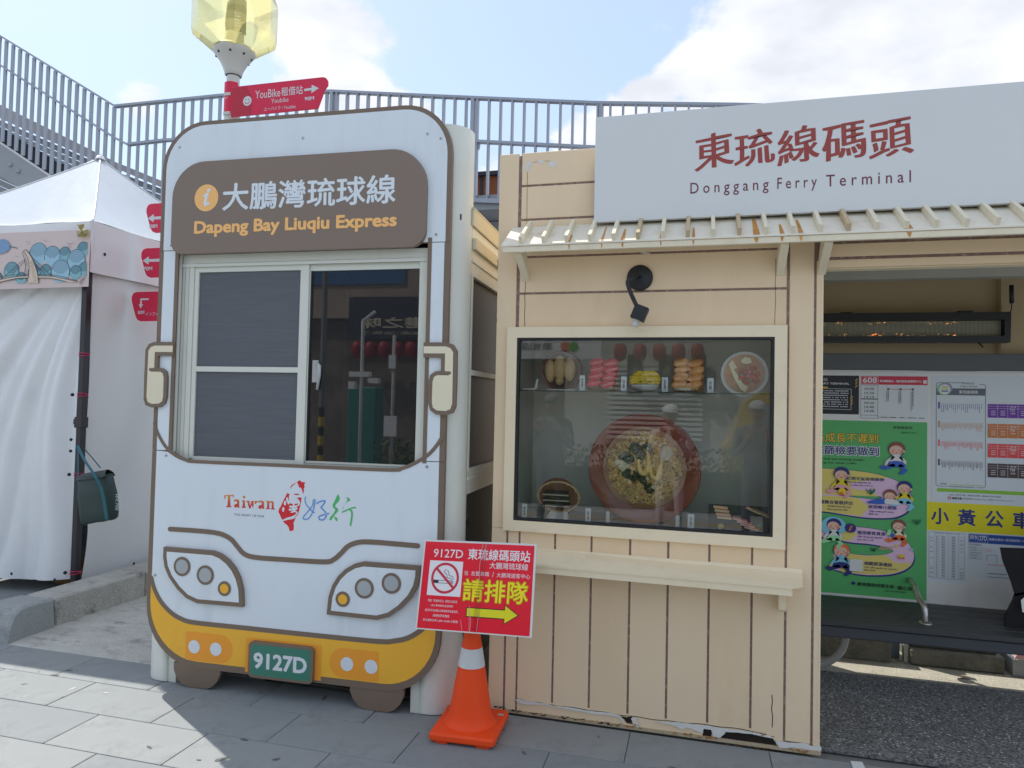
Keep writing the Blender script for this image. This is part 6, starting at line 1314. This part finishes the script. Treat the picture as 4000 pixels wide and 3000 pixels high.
def strap(P, w=.016): 
    pts = [Vector(p_) for p_ in cr([tuple(v) for v in P], 4)]
    q.add([tuple(p_+Vector((s_*w, 0, 0))) for p_ in pts for s_ in (-1, 1)], [(2*i, 2*i+1, 2*i+3, 2*i+2) for i in range(len(pts)-1)], True)
strap([Z2(212, 290, 4.44), Z2(270, 410, 4.36), Z2(350, 530, 4.30), Z2(410, 660, 4.31), Z2(450, 890, 4.315)])
strap([Z2(270, 320, 4.46), Z2(340, 400, 4.47), Z2(400, 475, 4.47)], .008); strap([Z2(214, 290, 4.44), Z2(218, 500, 4.38), Z2(222, 700, 4.36), Z2(245, 900, 4.37)], .006); q.build('strap', bag)
q = MB().use(I('bag_white', 190, 200, 200)); a_ = Z2(502, 690, 4.31); b_ = Z2(535, 800, 4.31); q.text('宏\n達', a_.x-.002, b_.z-.02, b_.x+.01, a_.z+.01, 4.335); q.build('bag_lettering', bag)

# ================================================================ LAMP POST AND FINGER SIGNS
m_post = M('lamp_post_white', (.60, .61, .58), .4, var=.03)
LX, LY = -3.805, 4.98
lp = thing('lamp_post', 'tall white lamp post with amber faceted lantern rising behind the bus booth', 'street lamp', (LX, LY, 0))
MB().use(m_post).lathe([(.062, 0), (.062, 4.20), (.062, 4.215), (.052, 4.235), (.052, 4.30)], (LX, LY, 0), 28).build('pole', lp)
MB().use(m_post).lathe([(.060, 4.305), (.068, 4.31), (.072, 4.335), (.085, 4.37), (.115, 4.43), (.150, 4.475), (.168, 4.50), (.170, 4.52), (.155, 4.535), (0, 4.54)], (LX, LY, 0), 36).build('lantern_neck', lp)
q = MB().use(m_black)
for k in range(8): a = R(-110+k*45); MB().use(m_black).blob((LX+.140*math.cos(a), LY+.140*math.sin(a), 4.462), .010, 8, 6).build('neck_bolt', lp)
def ambermat():
    m = bpy.data.materials.new('amber_shade'); m.use_nodes = True; nt = m.node_tree; L = nt.links; nt.nodes.clear()
    out = nd(nt, 'ShaderNodeOutputMaterial'); tr = nd(nt, 'ShaderNodeBsdfTransparent'); tr.inputs[0].default_value = (.95, .93, .72, 1); gl = nd(nt, 'ShaderNodeBsdfGlossy'); gl.inputs['Roughness'].default_value = .06
    tl = nd(nt, 'ShaderNodeBsdfTranslucent'); tl.inputs[0].default_value = (.92, .86, .48, 1); m1 = nd(nt, 'ShaderNodeMixShader'); m1.inputs[0].default_value = .30; L.new(tr.outputs[0], m1.inputs[1]); L.new(tl.outputs[0], m1.inputs[2])
    fr_ = nd(nt, 'ShaderNodeFresnel'); fr_.inputs[0].default_value = 1.2; mx = nd(nt, 'ShaderNodeMixShader'); L.new(fr_.outputs[0], mx.inputs[0]); L.new(m1.outputs[0], mx.inputs[1]); L.new(gl.outputs[0], mx.inputs[2]); L.new(mx.outputs[0], out.inputs[0]); return m
q = MB().use(ambermat()); q.lathe([(.150, 4.525), (.17, 4.50), (.335, 4.63), (.35, 4.69), (.35, 5.00), (.24, 5.14), (0, 5.18)], (LX, LY, 0), 7, smooth=False, a0=-2, a1=358); q.build('amber_lantern', lp)
q = MB().use(M('lamp_holder', (.55, .53, .38), .5)).lathe([(.075, 4.54), (.075, 4.66), (.06, 4.67), (0, 4.67)], (LX, LY, 0), 24); q.build('lamp_holder', lp)
q = MB().use(M('ballast_metal', (.16, .18, .14), .4, .4))
for k in range(7): q.lathe([(.055, 4.68+k*.028), (.072, 4.69+k*.028), (.055, 4.70+k*.028)], (LX+.02, LY, 0), 20)
for k in range(8): a = k*.785; q.tube([(LX+.02+.068*math.cos(a), LY+.068*math.sin(a), 4.67), (LX+.02+.068*math.cos(a), LY+.068*math.sin(a), 4.92)], .004, 5)
q.lathe([(.0, 4.96), (.07, 4.95), (.072, 4.88)], (LX+.02, LY, 0), 20); q.tube([(LX-.07, LY, 4.67), (LX-.085, LY, 4.76), (LX-.07, LY, 4.95)], .012, 6); q.build('lamp_reflector', lp)
m_sred = M('sign_crimson', (.72, .03, .085), .4, var=.02, spec=.3); m_sred2 = M('sign_crimson_deep', (.50, .005, .03), .35, var=.02); m_swh = I('sign_silver', 214, 218, 222)
# tag plate wrapped on pole
tg = thing('pole_tag', 'curved red plate wrapped round the white lamp post', 'sign', (LX, LY, 3.96)); q = MB().use(m_sred)
q.lathe([(.066, 3.965), (.066, 4.235)], (LX, LY, 0), 14, a0=-165, a1=-15); q.build('plate', tg)
q = MB().use(m_swh).line([(LX-.045, 4.095), (LX-.02, 4.10), (LX-.015, 4.085), (LX+.005, 4.105)], .004, LY-.068); q.build('scrawl', tg)
def finger(name, label, z, x0, x1, right, content):
    t = thing(name, label, 'direction sign', (LX, LY-.075, z), 0, 'red direction signs on the lamp post'); y0 = LY-.085
    h = .125
    if right: lp_ = rr(x0, z-h, x1-.055, z+h, (0, 0, .0, 0))[:2]+[(x1-.085, z-h), (x1-.03, z+.02), (x1-.002, z+h-.07), (x1-.003, z+h-.035), (x1-.02, z+h-.01), (x1-.045, z+h), (x0, z+h)]; lp_ = [(x0, z-h)]+lp_[2:]
    else: lp_ = [(x0+.10, z-h), (x1, z-h), (x1, z+h), (x0+.05, z+h), (x0+.018, z+h-.01), (x0+.002, z+h-.04), (x0+.003, z+h-.075), (x0+.05, z-h+.04), (x0+.07, z-h+.012)]
    MB().use(m_sred).prism(lp_, y0, y0+.012).build('blade', t); q = MB(); content(q, z, y0-.0008); q.build('blade_print', t)
    for zz in (z-.08, z+.08): bx('clamp', t, m_post, LX-.03, LX+.03, y0+.0125, LY-.062, zz-.012, zz+.012)
def c1(q, z, y):
    q.use(m_sred2).prism([(-3.745, z-.123), (-3.555, z-.123), (-3.555, z+.03), (-3.61, z+.115), (-3.745, z+.118)], y+.0004)
    q.use(m_swh).prism(ell(-3.598, z-.005, .040), y); q.use(m_sred2)
    for dx in (-.015, .012): q.prism(ell(-3.598+dx, z+.008, .005, n=8), y-.0006)
    q.line(ell(-3.600, z-.004, .024, n=12, a0=200, a1=350), .005, y-.0006)
    q.use(m_swh); q.text('YouBike', -3.525, z+.005, -3.292, z+.072, y, off=.004); q.text('租借站', -3.284, z+.005, -3.088, z+.076, y, off=.008); q.text('Youbike', -3.375, z-.045, -3.215, z-.008, y); q.text('ユーバイク / Youbike', -3.440, z-.105, -3.150, z-.072, y)
    q.prism([(-3.075, z+.045), (-3.01, z+.047), (-3.01, z+.072), (-2.945, z+.038), (-3.01, z+.004), (-3.01, z+.028), (-3.075, z+.026)], y); q.text('90M', -3.070, z-.052, -2.985, z-.022, y, off=.03)
finger('direction_sign', 'red bike rental direction sign with white arrow and smiley pointing right', 4.045, -3.75, -2.865, True, c1)
def arrowL(q, x, z, y, t): q.use(m_swh).prism([(x, z), (x+.06, z+.035), (x+.06, z+.012), (x+.20, z+.012), (x+.20, z-.012), (x+.06, z-.012), (x+.06, z-.035)], y); q.text(t, x+.01, z-.085, x+.10, z-.052, y, off=.03)
def arrowT(q, x, z, y, t): q.use(m_swh); q.prism([(x+.085, z+.048), (x+.0, z+.048), (x+.0, z+.0), (x-.014, z+.0), (x+.008, z-.038), (x+.032, z+.0), (x+.016, z+.0), (x+.016, z+.034), (x+.085, z+.034)], y); q.text(t, x-.02, z-.085, x+.045, z-.055, y, off=.03); q.text('インフォメーション', x+.06, z-.10, x+.36, z-.07, y)
finger('direction_sign', 'upper red direction sign pointing left past the booth edge, marked 20', 3.115, -4.555, -3.72, False, lambda q, z, y: arrowL(q, -4.535, z+.0, y, '200M'))
finger('direction_sign', 'middle red direction sign pointing left beside the booth, marked 70M', 2.735, -4.590, -3.72, False, lambda q, z, y: arrowL(q, -4.57, z+.02, y, '70M'))
finger('direction_sign', 'lowest red direction sign with turned down arrow, marked 80M', 2.365, -4.672, -3.72, False, lambda q, z, y: arrowT(q, -4.58, z+.02, y, '80M'))

# ================================================================ FOOTBRIDGE WITH STAIR RAILING
m_galv = M('galvanised_steel', (.33, .36, .42), .45, .35, var=.10, vs=3); m_deck = M('bridge_grey', (.30, .32, .35), .7, var=.08, vs=1.2); m_fas = M('bridge_fascia', (.42, .40, .40), .7, var=.06)
br = thing('footbridge', 'grey steel footbridge with stair and tall railing of flat upright bars behind the booths', 'footbridge', (-6, 9, 0))
FY = 9.0
def W9(px, py, Y=FY): p_ = atY(px, py, Y); return (p_.x, p_.z)
topA = [W9(-400, -107), W9(0, 139), W9(452, 416)]; topB = [W9(452, 416), W9(868, 374), W9(1294, 358)]; topC = [W9(1294, 358), W9(1700, 377), W9(2327, 404), W9(2869, 411), W9(3400, 425)]
midA = [(x, z-(W9(452, 416)[1]-W9(452, 533)[1])) for x, z in topA]; midB = [W9(452, 540), W9(500, 565), W9(650, 548), W9(1294, 532)]; midC = [W9(1294, 532), W9(1850, 553), W9(2327, 577), W9(2869, 590), W9(3400, 610)]
def poly_z(P, x):
    for a, b_ in zip(P, P[1:]):
        if a[0] <= x <= b_[0]: return a[1]+(b_[1]-a[1])*(x-a[0])/(b_[0]-a[0])
    return P[0][1] if x < P[0][0] else P[-1][1]
TOP = topA+topB[1:]+topC[1:]; MID = midA[:-1]+midB+midC[1:]
for nm, P, h in (('top_rail', TOP, .017), ('mid_rail', MID, .018)):
    q = MB().use(m_galv)
    for a, b_ in zip(P, P[1:]):
        q.add([(x, y, z+dz) for (x, z) in (a, b_) for y in (FY-.04, FY+.04) for dz in (-h, h)], [(0, 1, 5, 4), (2, 6, 7, 3), (0, 4, 6, 2), (1, 3, 7, 5), (0, 2, 3, 1), (4, 5, 7, 6)])
    q.build(nm, br)
q = MB().use(m_galv); 
for a, b_ in zip([W9(1820, 783), W9(3400, 840)], [W9(3400, 840)]): q.add([(x, y, z+dz) for (x, z) in (a, b_) for y in (FY-.04, FY+.04) for dz in (-.03, .03)], [(0, 1, 5, 4), (2, 6, 7, 3), (0, 4, 6, 2), (1, 3, 7, 5), (0, 2, 3, 1), (4, 5, 7, 6)])
q.build('bottom_rail', br)
px = -14.0
xs = []
X = topA[0][0]
while X < W9(3400, 400)[0]:
    xs.append(X)
    X += .152 if X < W9(452, 416)[0] else (.165 if X < W9(1290, 358)[0] else .165)
unit = {}
def picket(x, w, dep, lo, hi):
    key = (round(w, 3), round(dep, 3))
    if key not in unit:
        o = MB().use(m_galv).box(-w, w, -dep, dep, 0, 1).build('picket', br, True); unit[key] = o
    else: o = place(unit[key], br)
    o.location = Vector((x, FY, lo))-br.location; o.scale = (1, 1, hi-lo)
# a bar every step; on the stair they reach down over the stringer
for X in xs:
    zt_ = poly_z(TOP, X)-.017
    if X < W9(452, 416)[0]: lo = zt_-1.72-.0*abs(X+9); picket(X, .031, .012, lo, zt_)
    elif X < W9(1290, 358)[0]: picket(X, .024, .012, 4.55 if X < -7.5 else 4.9, zt_)
    else: picket(X, .013, .035, poly_z([W9(1294, 760), W9(1820, 783), W9(3400, 840)], X)-.02, zt_)
for pxx in (1300, 1850, 2350):
    x_, z_ = W9(pxx, 380); bx('rail_post', br, m_galv, x_-.024, x_+.024, FY-.05, FY+.05, 4.4, poly_z(TOP, x_)-.018)
    q = MB().use(m_galv); q.prism([(x_+.024, poly_z(MID, x_)-.02), (x_+.12, poly_z(MID, x_)-.0), (x_+.10, poly_z(MID, x_)-.13)], FY-.01, FY+.01); q.build('rail_gusset', br)
# stair stringer, far fascia, treads and slatted wall behind
q = MB().use(m_deck); q.prism([W9(-500, 240), W9(0, 560), W9(240, 720), W9(480, 880), W9(480, 960), W9(220, 830), W9(0, 690), W9(-500, 400)], FY+.06, FY+.12); q.use(M('zinc_edge', (.62, .64, .66), .5)).line([W9(-500, 240), W9(0, 560), W9(240, 720), W9(480, 880)], .035, FY+.055); q.build('stair_stringer', br)
q = MB().use(m_galv)
for (x_, y_) in ((30, 640), (60, 665), (125, 715), (155, 735)):
    a = W9(x_, y_); q.lathe([(.035, 0), (.035, .03), (0, .035)], (a[0], FY+.058, a[1]), 10, 'y')
q.build('stringer_bolts', br)
q = MB().use(m_fas); q.prism([W9(-500, 160, 10.8), W9(0, 408, 10.8), W9(458, 636, 10.8), W9(458, 668, 10.8), W9(0, 462, 10.8), W9(-500, 230, 10.8)], 10.8, 10.9); q.prism([W9(470, 640, 10.8), W9(660, 718, 10.8), W9(660, 745, 10.8), W9(470, 665, 10.8)], 10.8, 10.9); q.build('far_fascia', br)
q = MB().use(m_dark)
for k in range(12):
    x_ = 0+k*38-120; a = W9(x_, 528+(x_)*.60, 9.9); q.box(a[0]-.07, a[0]+.07, 9.3, 10.6, a[1]-.09, a[1]+.0)
q.build('stair_treads', br)
q = MB().use(m_deck)
for k in range(16):
    z1_ = W9(200, 470, 10.9)[1]-k*.22; q.box(-17, -6.2, 10.95+.0, 11.0, z1_-.205, z1_) if z1_ > 3 else None
wl = MB().use(m_deck)
A0 = [(-500, 250), (0, 470), (460, 672), (660, 748)]
for k in range(14):
    P0 = [W9(x_, y_+k*26, 10.9) for x_, y_ in A0]; P1 = [W9(x_, y_+k*26+23, 10.9) for x_, y_ in A0]
    wl = MB().use(m_deck); wl.prism(P0+list(reversed(P1)), 10.92+.01*(k % 2), 11.0); wl.build('wall_slat', br)
bx('deck_slab', br, m_deck, -9.0, 4, FY+.02, 10.6, 4.25, 4.45); 
for xx in (-8.2, -3.0, 3.0): bx('bridge_pier', br, m_deck, xx-.25, xx+.25, 9.6, 10.1, 0, 4.24)
bx('under_stair', br, m_dark, -16, -9.2, 9.9, 10.0, 0, 4.6)
# rust-brown container seen through the gap
ob = thing('brown_building', 'small rust-brown building visible through the railing between booth and kiosk', 'building', (-4.3, 14, 0))
q = MB().use(M('rust_brown_wall', (.20, .06, .02), .8, var=.1)).box(-6, -3.0, 14, 16, 0, 6.42); q.build('wall', ob); bx('roof_edge', ob, m_dark, -6.1, -2.9, 13.9, 16.1, 6.42, 6.5); bx('corner_trim', ob, m_dark, -4.52, -4.46, 13.97, 14, 0, 6.4)

# ================================================================ STREET BEHIND THE CAMERA (seen mirrored in the glass)
shop = thing('shophouse', 'brown shophouse with dark name sign and roller shutter across the road', 'building', (-3, -8.5, 0))
q = MB().use(M('shop_brown', (.15, .12, .095), .8, var=.5, vs=2)).box(-11, -3.0, -12, -8.9, 0, 3.6); q.use(M('shop_pale_bounce', (.50, .50, .45), .8, var=.15, vs=1)).box(-3.0, 3.2, -12, -8.9, 0, 3.6); q.use(M('shop_upper', (.34, .27, .21), .8, var=.2, vs=1)).box(-11, -3, -12, -8.7, 3.6, 5.4); q.build('wall', shop)  # left wall dark for the booth reflection, right pale to bounce light into the case
q = MB().use(M('shop_sign_dark', (.03, .035, .05), .5)); q.box(-7.3, -3.2, -8.75, -8.69, 3.1, 4.1); sb = q.build('sign_panel', shop)
q = MB().use(I('shop_letter', 200, 190, 160)); q.text('港之味', -5.4-1.6, 3.35, -5.35, 3.62, -8.68, off=.03, mirror=True); 
q.text('海產‧油魚子', -7.0, 3.20, -5.4, 3.28, -8.68, mirror=True); q.build('sign_lettering', sb)
q = MB().use(M('shutter_grey', (.72, .73, .70), .5)); 
for k in range(16): q.box(-2.0, .1, -8.86, -8.80, .9+k*.11, .9+k*.11+.065)
q.build('roller_shutter', shop)
q = MB().use(M('menu_board', (.04, .02, .025), .6)); 
for x in (-1.55, -.85, -.15): q.box(x, x+.32, -8.80, -8.77, 1.9, 2.8)
q.build('menu_plaque', shop)
q = MB().use(I('shop_letter', 200, 190, 160))
for x, t in ((-1.49, '小\n卷'), (-.79, '魚\n丸'), (-.09, '刺\n身')): q.text(t, x, 2.05, x+.2, 2.55, -8.76, mirror=True)
q.build('menu_lettering', shop)
bx('window_blue', shop, M('blue_tarp', (.05, .14, .30), .6), -8.5, -5.9, -8.69, -8.66, 4.4, 5.6)
lanm = M('lantern_red', (.30, .012, .02), .5, var=.1)
lx = [-6.95, -6.62, -6.29, -5.96, -5.63, -1.68, -1.25, -.83, -.42, -.02]
for i, x in enumerate(lx):
    t = thing('red_lantern', 'red paper lantern across the road, %s of five %s' % (('first', 'second', 'third', 'fourth', 'last')[i % 5], ('below the dark shop name sign', 'above the roller shutter')[i > 4]), 'lantern', (x, -8.45, 2.6), 0, 'red lanterns under the shop eave')
    MB().use(lanm).lathe([(0, .40), (.07, .39), (.13, .33), (.15, .21), (.13, .08), (.07, .02), (0, 0)], (x, -8.45, 2.62), 16).build('shade', t)
ws = thing('fruit_shop_sign', 'white shop sign with a round fruit emblem across the road', 'sign', (-2.9, -7.4, 2.6)); q = MB().use(m_white).box(-4.0, -1.96, -7.46, -7.4, 2.60, 3.0); q.build('board', ws); q = MB().use(I('shop_ink', 40, 44, 40)); q.text('果知果', -3.75, 2.78, -3.0, 2.94, -7.39, mirror=True); q.use(I('fruit_orange', 220, 110, 60)).prism(ell(-2.72, 2.86, .10), -7.39); q.use(I('fruit_green', 90, 170, 70)).prism(ell(-2.55, 2.86, .10), -7.388); q.build('lettering', ws)
t = thing('utility_cabinet', 'green roadside utility cabinet across the road', 'cabinet', (-5.2, -4.75, 0)); bx('cabinet', t, M('cabinet_green', (.03, .20, .17), .5), -5.48, -4.95, -5.1, -4.72, .25, 1.86, bev=.02); bx('plinth', t, m_conc, -5.5, -4.93, -5.12, -4.70, 0, .25)
t = thing('utility_pole', 'grey utility pole with yellow and black stripes across the road', 'pole', (-4.25, -1.35, 0)); MB().use(M('pole_concrete', (.22, .22, .21), .8)).lathe([(.035, 0), (.035, 6)], (-4.27, -1.25, 0), 16).build('pole', t); q = MB()
for k in range(6): q.use(M('stripe_%d' % (k % 2), ((.6, .4, .02), (.02, .02, .02))[k % 2], .5)).lathe([(.037, .8+k*.12), (.037, .92+k*.12)], (-4.27, -1.25, 0), 16)
q.build('stripes', t)
hg = MB().use(M('hedge_dark', (.05, .10, .025), .6, var=.3)); rh = random.Random(8); m2 = M('hedge_light', (.10, .18, .04), .6, var=.3)
for k in range(4200):
    x = rh.uniform(-4.7, 3.0); y = -4.4+rh.uniform(-.45, .45); z = rh.uniform(.1, 1.0)*(1-.1*abs(y+4.4)); s_ = .05; v = Vector((rh.uniform(-1, 1), rh.uniform(-1, 1), rh.uniform(-.2, 1))).normalized(); u = v.orthogonal().normalized(); w = v.cross(u)
    hg.use(m2 if k % 3 == 0 else MM['hedge_dark']); hg.add([(Vector((x, y, z))+u*s_*a+w*s_*.45*b2) for a, b2 in ((-1, 0), (0, -1), (1, 0), (0, 1))], [(0, 1, 2, 3)])
hg.use(MM['hedge_dark']).box(-4.6, 2.9, -4.6, -4.2, 0, .6)
tag(hg.build('hedge'), 'clipped green hedge along the road behind the viewer', 'hedge')
tag(bx('road_line', None, I('road_yellow', 200, 160, 70), -30, 30, -3.1, -3.0, -.017, -.0145), kind='structure')
t = thing('added_reflection_post', 'slim white post with surveillance cameras across the road', 'post', (-4.75, -3.6, 0)); q = MB().use(m_white).tube([(-4.75, -3.6, 0), (-4.75, -3.6, 2.9), (-4.55, -3.6, 3.05)], .03, 8); q.box(-4.95, -4.6, -3.65, -3.55, 2.0, 2.08); q.box(-4.62, -4.45, -3.66, -3.54, 1.9, 1.98); q.box(-4.95, -4.85, -3.66, -3.54, 1.8, 1.92); q.build('post', t)  # added post, gives the booth window something bright to mirror
t = thing('notice_post', 'grey post with pale boxes across the road', 'post', (-3.95, -2.9, 0)); q = MB().use(M('post_pale', (.45, .45, .42), .5)).tube([(-3.95, -2.9, 0), (-3.95, -2.9, 2.6)], .028, 8); q.use(m_white).box(-4.05, -3.86, -2.86, -2.82, 1.1, 1.4); q.box(-4.0, -3.9, -2.86, -2.82, 2.1, 2.3); q.build('post', t)
van = thing('yellow_van', 'parked yellow and white van across the road', 'van', (1.8, -3.9, 0)); q = MB().use(M('van_yellow', (.62, .42, .06), .3, coat=.5)); q.T = Matrix.Rotation(R(0), 4, 'Z')
q.prism(cr([(.55, .45), (.5, 1.0), (.72, 1.72), (1.0, 1.92), (3.6, 1.95), (3.8, 1.5), (3.8, .45)], 4, True), -4.1, -2.9+.0) if False else q.prism([(.45, .42), (.42, .95), (.55, 1.1), (.80, 1.75), (1.0, 1.9), (3.6, 1.92), (3.75, 1.7), (3.8, .42)], -7.0, -5.4); q.build('body', van)
bx('window', van, M('van_glass', (.30, .34, .35), .1), .95, 2.0, -5.405, -5.39, 1.2, 1.72, bev=.004); bx('window', van, MM['van_glass'], 2.1, 3.5, -5.405, -5.39, 1.2, 1.72, bev=.004)
for x in (1.1, 3.1): MB().use(m_black).lathe([(0, .02), (.30, .02), (.32, 0), (.32, -.2), (0, -.2)], (x, -5.38, .32), 24, 'y').build('wheel', van)

# ================================================================ PEOPLE
def person(label, joints, radii, edges, mats, loc=(0, 0, 0), extras=None):
    """one continuous skinned body; joints in world metres"""
    root = thing('person', label, 'person', loc)
    me = bpy.data.meshes.new('body'); me.from_pydata([tuple(Vector(j)-Vector(loc)) for j in joints], edges, []); me.update()
    o = bpy.data.objects.new('body', me); COL.objects.link(o); o.parent = root
    sk = o.modifiers.new('skin', 'SKIN'); sk.use_smooth_shade = True
    for i, r_ in enumerate(radii): me.skin_vertices[0].data[i].radius = (r_, r_*.8) if isinstance(r_, (int, float)) else r_
    me.skin_vertices[0].data[0].use_root = True
    ss = o.modifiers.new('sub', 'SUBSURF'); ss.levels = 2; ss.render_levels = 2
    me.materials.append(mats[0])
    return root
m_blkcloth = M('black_cloth', (.010, .010, .012), .85, var=.2, vs=5); m_skin = M('skin', (.46, .27, .18), .5, var=.05); m_hair = M('hair_black', (.012, .010, .010), .5, var=.2)
def head(root, c, cap=None, yaw=0):
    T0 = Matrix.Translation(c) @ Matrix.Rotation(yaw, 4, 'Z')
    q = MB().use(m_skin); q.T = T0; q.blob((0, 0, 0), (.075, .092, .112), 20, 14); q.blob((0, -.095, -.01), (.013, .016, .022), 8, 6)
    for s_ in (-1, 1): q.blob((s_*.077, 0, -.01), (.010, .018, .028), 8, 6)
    q.use(m_black)
    for s_ in (-1, 1): q.blob((s_*.03, -.083, .02), (.012, .006, .006), 8, 5)
    q.use(M('lips', (.35, .12, .10), .5)).blob((0, -.083, -.055), (.024, .008, .007), 8, 5); q.build('head', root)
    q = MB().use(m_hair); q.T = T0; q.blob((0, .018, .028), (.084, .092, .100), 18, 10); q.build('hair', root)
    if cap:
        q = MB().use(cap); q.T = T0; q.blob((0, .0, .055), (.092, .105, .075), 18, 10); q.box(-.065, .065, -.19, -.07, .035, .045, bev=.004); q.build('cap', root)
def hand(root, c, d, up=Vector((0, 0, 1)), side=1):
    d = Vector(d).normalized(); u = (up-d*up.dot(d)).normalized(); w = d.cross(u)*side; c = Vector(c)
    q = MB().use(m_skin); Rm = Matrix((w, d, u)).transposed()
    q.blob(c+d*.045, (.042, .050, .016), 12, 8, Rm)
    for k, L_ in enumerate((.062, .074, .080, .070)):
        b_ = c+d*.085+w*(-.030+.020*k); q.tube([b_-d*.02, b_+d*L_*.45-u*.004, b_+d*L_*.8-u*.016, b_+d*L_*.95-u*.030], [.0095, .0090, .0080, .0060], 8)
    t_ = c+d*.020+w*.034; q.tube([t_, t_+d*.030+w*.022-u*.008, t_+d*.058+w*.026-u*.018], [.012, .0105, .0075], 8)
    q.build('hand', root)
# seated person at the right edge of the bench, only a draped sleeve in view
J_ = [(2.28, 4.62, .55), (2.28, 4.64, .78), (2.28, 4.64, .98), (2.28, 4.62, 1.10),
      (2.09, 4.62, 1.03), (2.00, 4.58, .84), (1.885, 4.53, .76), (2.47, 4.62, 1.03), (2.57, 4.54, .80), (2.44, 4.30, .66),
      (2.18, 4.55, .50), (2.12, 4.22, .52), (2.12, 4.18, .10), (2.14, 4.06, .05), (2.38, 4.55, .50), (2.42, 4.22, .52), (2.42, 4.18, .10), (2.42, 4.06, .05)]
seat = person('seated person in black clothes at the right end of the bench, mostly out of frame', J_, [.15, .15, .15, .055, .075, .060, .035, .075, .060, .035, .10, .075, .05, .045, .10, .075, .05, .045],
       [(0, 1), (1, 2), (2, 3), (2, 4), (4, 5), (5, 6), (2, 7), (7, 8), (8, 9), (0, 10), (10, 11), (11, 12), (12, 13), (0, 14), (14, 15), (15, 16), (16, 17)], [m_blkcloth], (2.28, 4.6, 0))
head(seat, (2.28, 4.58, 1.27)); hand(seat, (1.90, 4.53, .765), (-.5, -.85, -.1)); hand(seat, (2.44, 4.31, .665), (-.3, -.9, -.25), side=-1)
def S9(px, py, Y=4.50): return tuple(atY(px, py, Y))
q = MB().use(m_blkcloth)     # loose sleeve hanging off the forearm
q.add([S9(3905, 2138), S9(4130, 2146), S9(4130, 2290), S9(3965, 2330), S9(3945, 2265), S9(3915, 2190), S9(3905, 2138, 4.60), S9(4130, 2146, 4.60), S9(4130, 2290, 4.60), S9(3968, 2330, 4.60), S9(3945, 2265, 4.60), S9(3915, 2190, 4.60)], [(0, 1, 2, 3, 4, 5), (11, 10, 9, 8, 7, 6)]+[(i, (i+1) % 6, 6+(i+1) % 6, 6+i) for i in range(6)])
q.add([S9(3960, 2320), S9(4140, 2290), S9(4140, 2490), S9(3920, 2450), S9(3935, 2400), S9(3965, 2320, 4.64), S9(4140, 2290, 4.64), S9(4140, 2450, 4.72), S9(3920, 2405, 4.72), S9(3940, 2370, 4.68)], [(0, 1, 2, 3, 4), (9, 8, 7, 6, 5)]+[(i, (i+1) % 5, 5+(i+1) % 5, 5+i) for i in range(5)]); q.build('sleeve', seat)
q = MB().use(m_white); q.add([S9(3988, 2345, 4.47), S9(4010, 2325, 4.47), S9(4015, 2390, 4.47), S9(3994, 2392, 4.47)], [(0, 1, 2, 3)]); q.build('shirt_hem', seat)
# people behind the viewer, mirrored in the display glass
def standing(label, x, y, h, m, capm, yaw):
    s_ = h/1.7; root = None
    J2 = [(0, 0, .92), (0, 0, 1.15), (0, 0, 1.36), (0, 0, 1.48), (-.19, 0, 1.38), (-.24, .06, 1.12), (-.12, .26, 1.30), (.19, 0, 1.38), (.24, .06, 1.12), (.10, .26, 1.30), (-.10, 0, .86), (-.11, 0, .48), (-.11, -.02, .08), (-.11, .1, .04), (.10, 0, .86), (.11, 0, .48), (.11, -.02, .08), (.11, .1, .04)]
    Rz = Matrix.Rotation(yaw, 3, 'Z'); J3 = [tuple(Rz @ Vector(j)*s_+Vector((x, y, 0))) for j in J2]
    r_ = person(label, J3, [a*s_ for a in (.14, .13, .15, .055, .07, .048, .032, .07, .048, .032, .10, .065, .045, .04, .10, .065, .045, .04)], [(0, 1), (1, 2), (2, 3), (2, 4), (4, 5), (5, 6), (2, 7), (7, 8), (8, 9), (0, 10), (10, 11), (11, 12), (12, 13), (0, 14), (14, 15), (15, 16), (16, 17)], [m], (x, y, 0))
    head(r_, (x, y, 1.60*s_), capm, yaw+math.pi); hand(r_, (x-.11*s_, y+.25*s_, 1.31*s_), (.3, .5, .8), Vector((0, 1, 0))); hand(r_, (x+.09*s_, y+.25*s_, 1.31*s_), (-.3, .5, .8), Vector((0, 1, 0)), -1); return r_
standing('standing person in grey with a cap taking a photograph behind the viewer', -1.62, -.75, 1.72, M('shirt_grey', (.12, .13, .12), .8), M('cap_grey', (.2, .2, .18), .8), 0)
standing('standing person in a white cap and pale shirt behind the viewer', -.30, -1.0, 1.62, M('shirt_pale', (.55, .53, .50), .8, var=.3, vs=30), m_white, 0)
standing('standing person with a pale cap in a dark shirt behind the viewer', .62, -.75, 1.68, M('shirt_dark', (.10, .10, .11), .8), M('cap_pale', (.5, .5, .48), .8), 0)
print('objects', len(bpy.data.objects), 'tris', sum(len(m.polygons) for m in bpy.data.meshes))
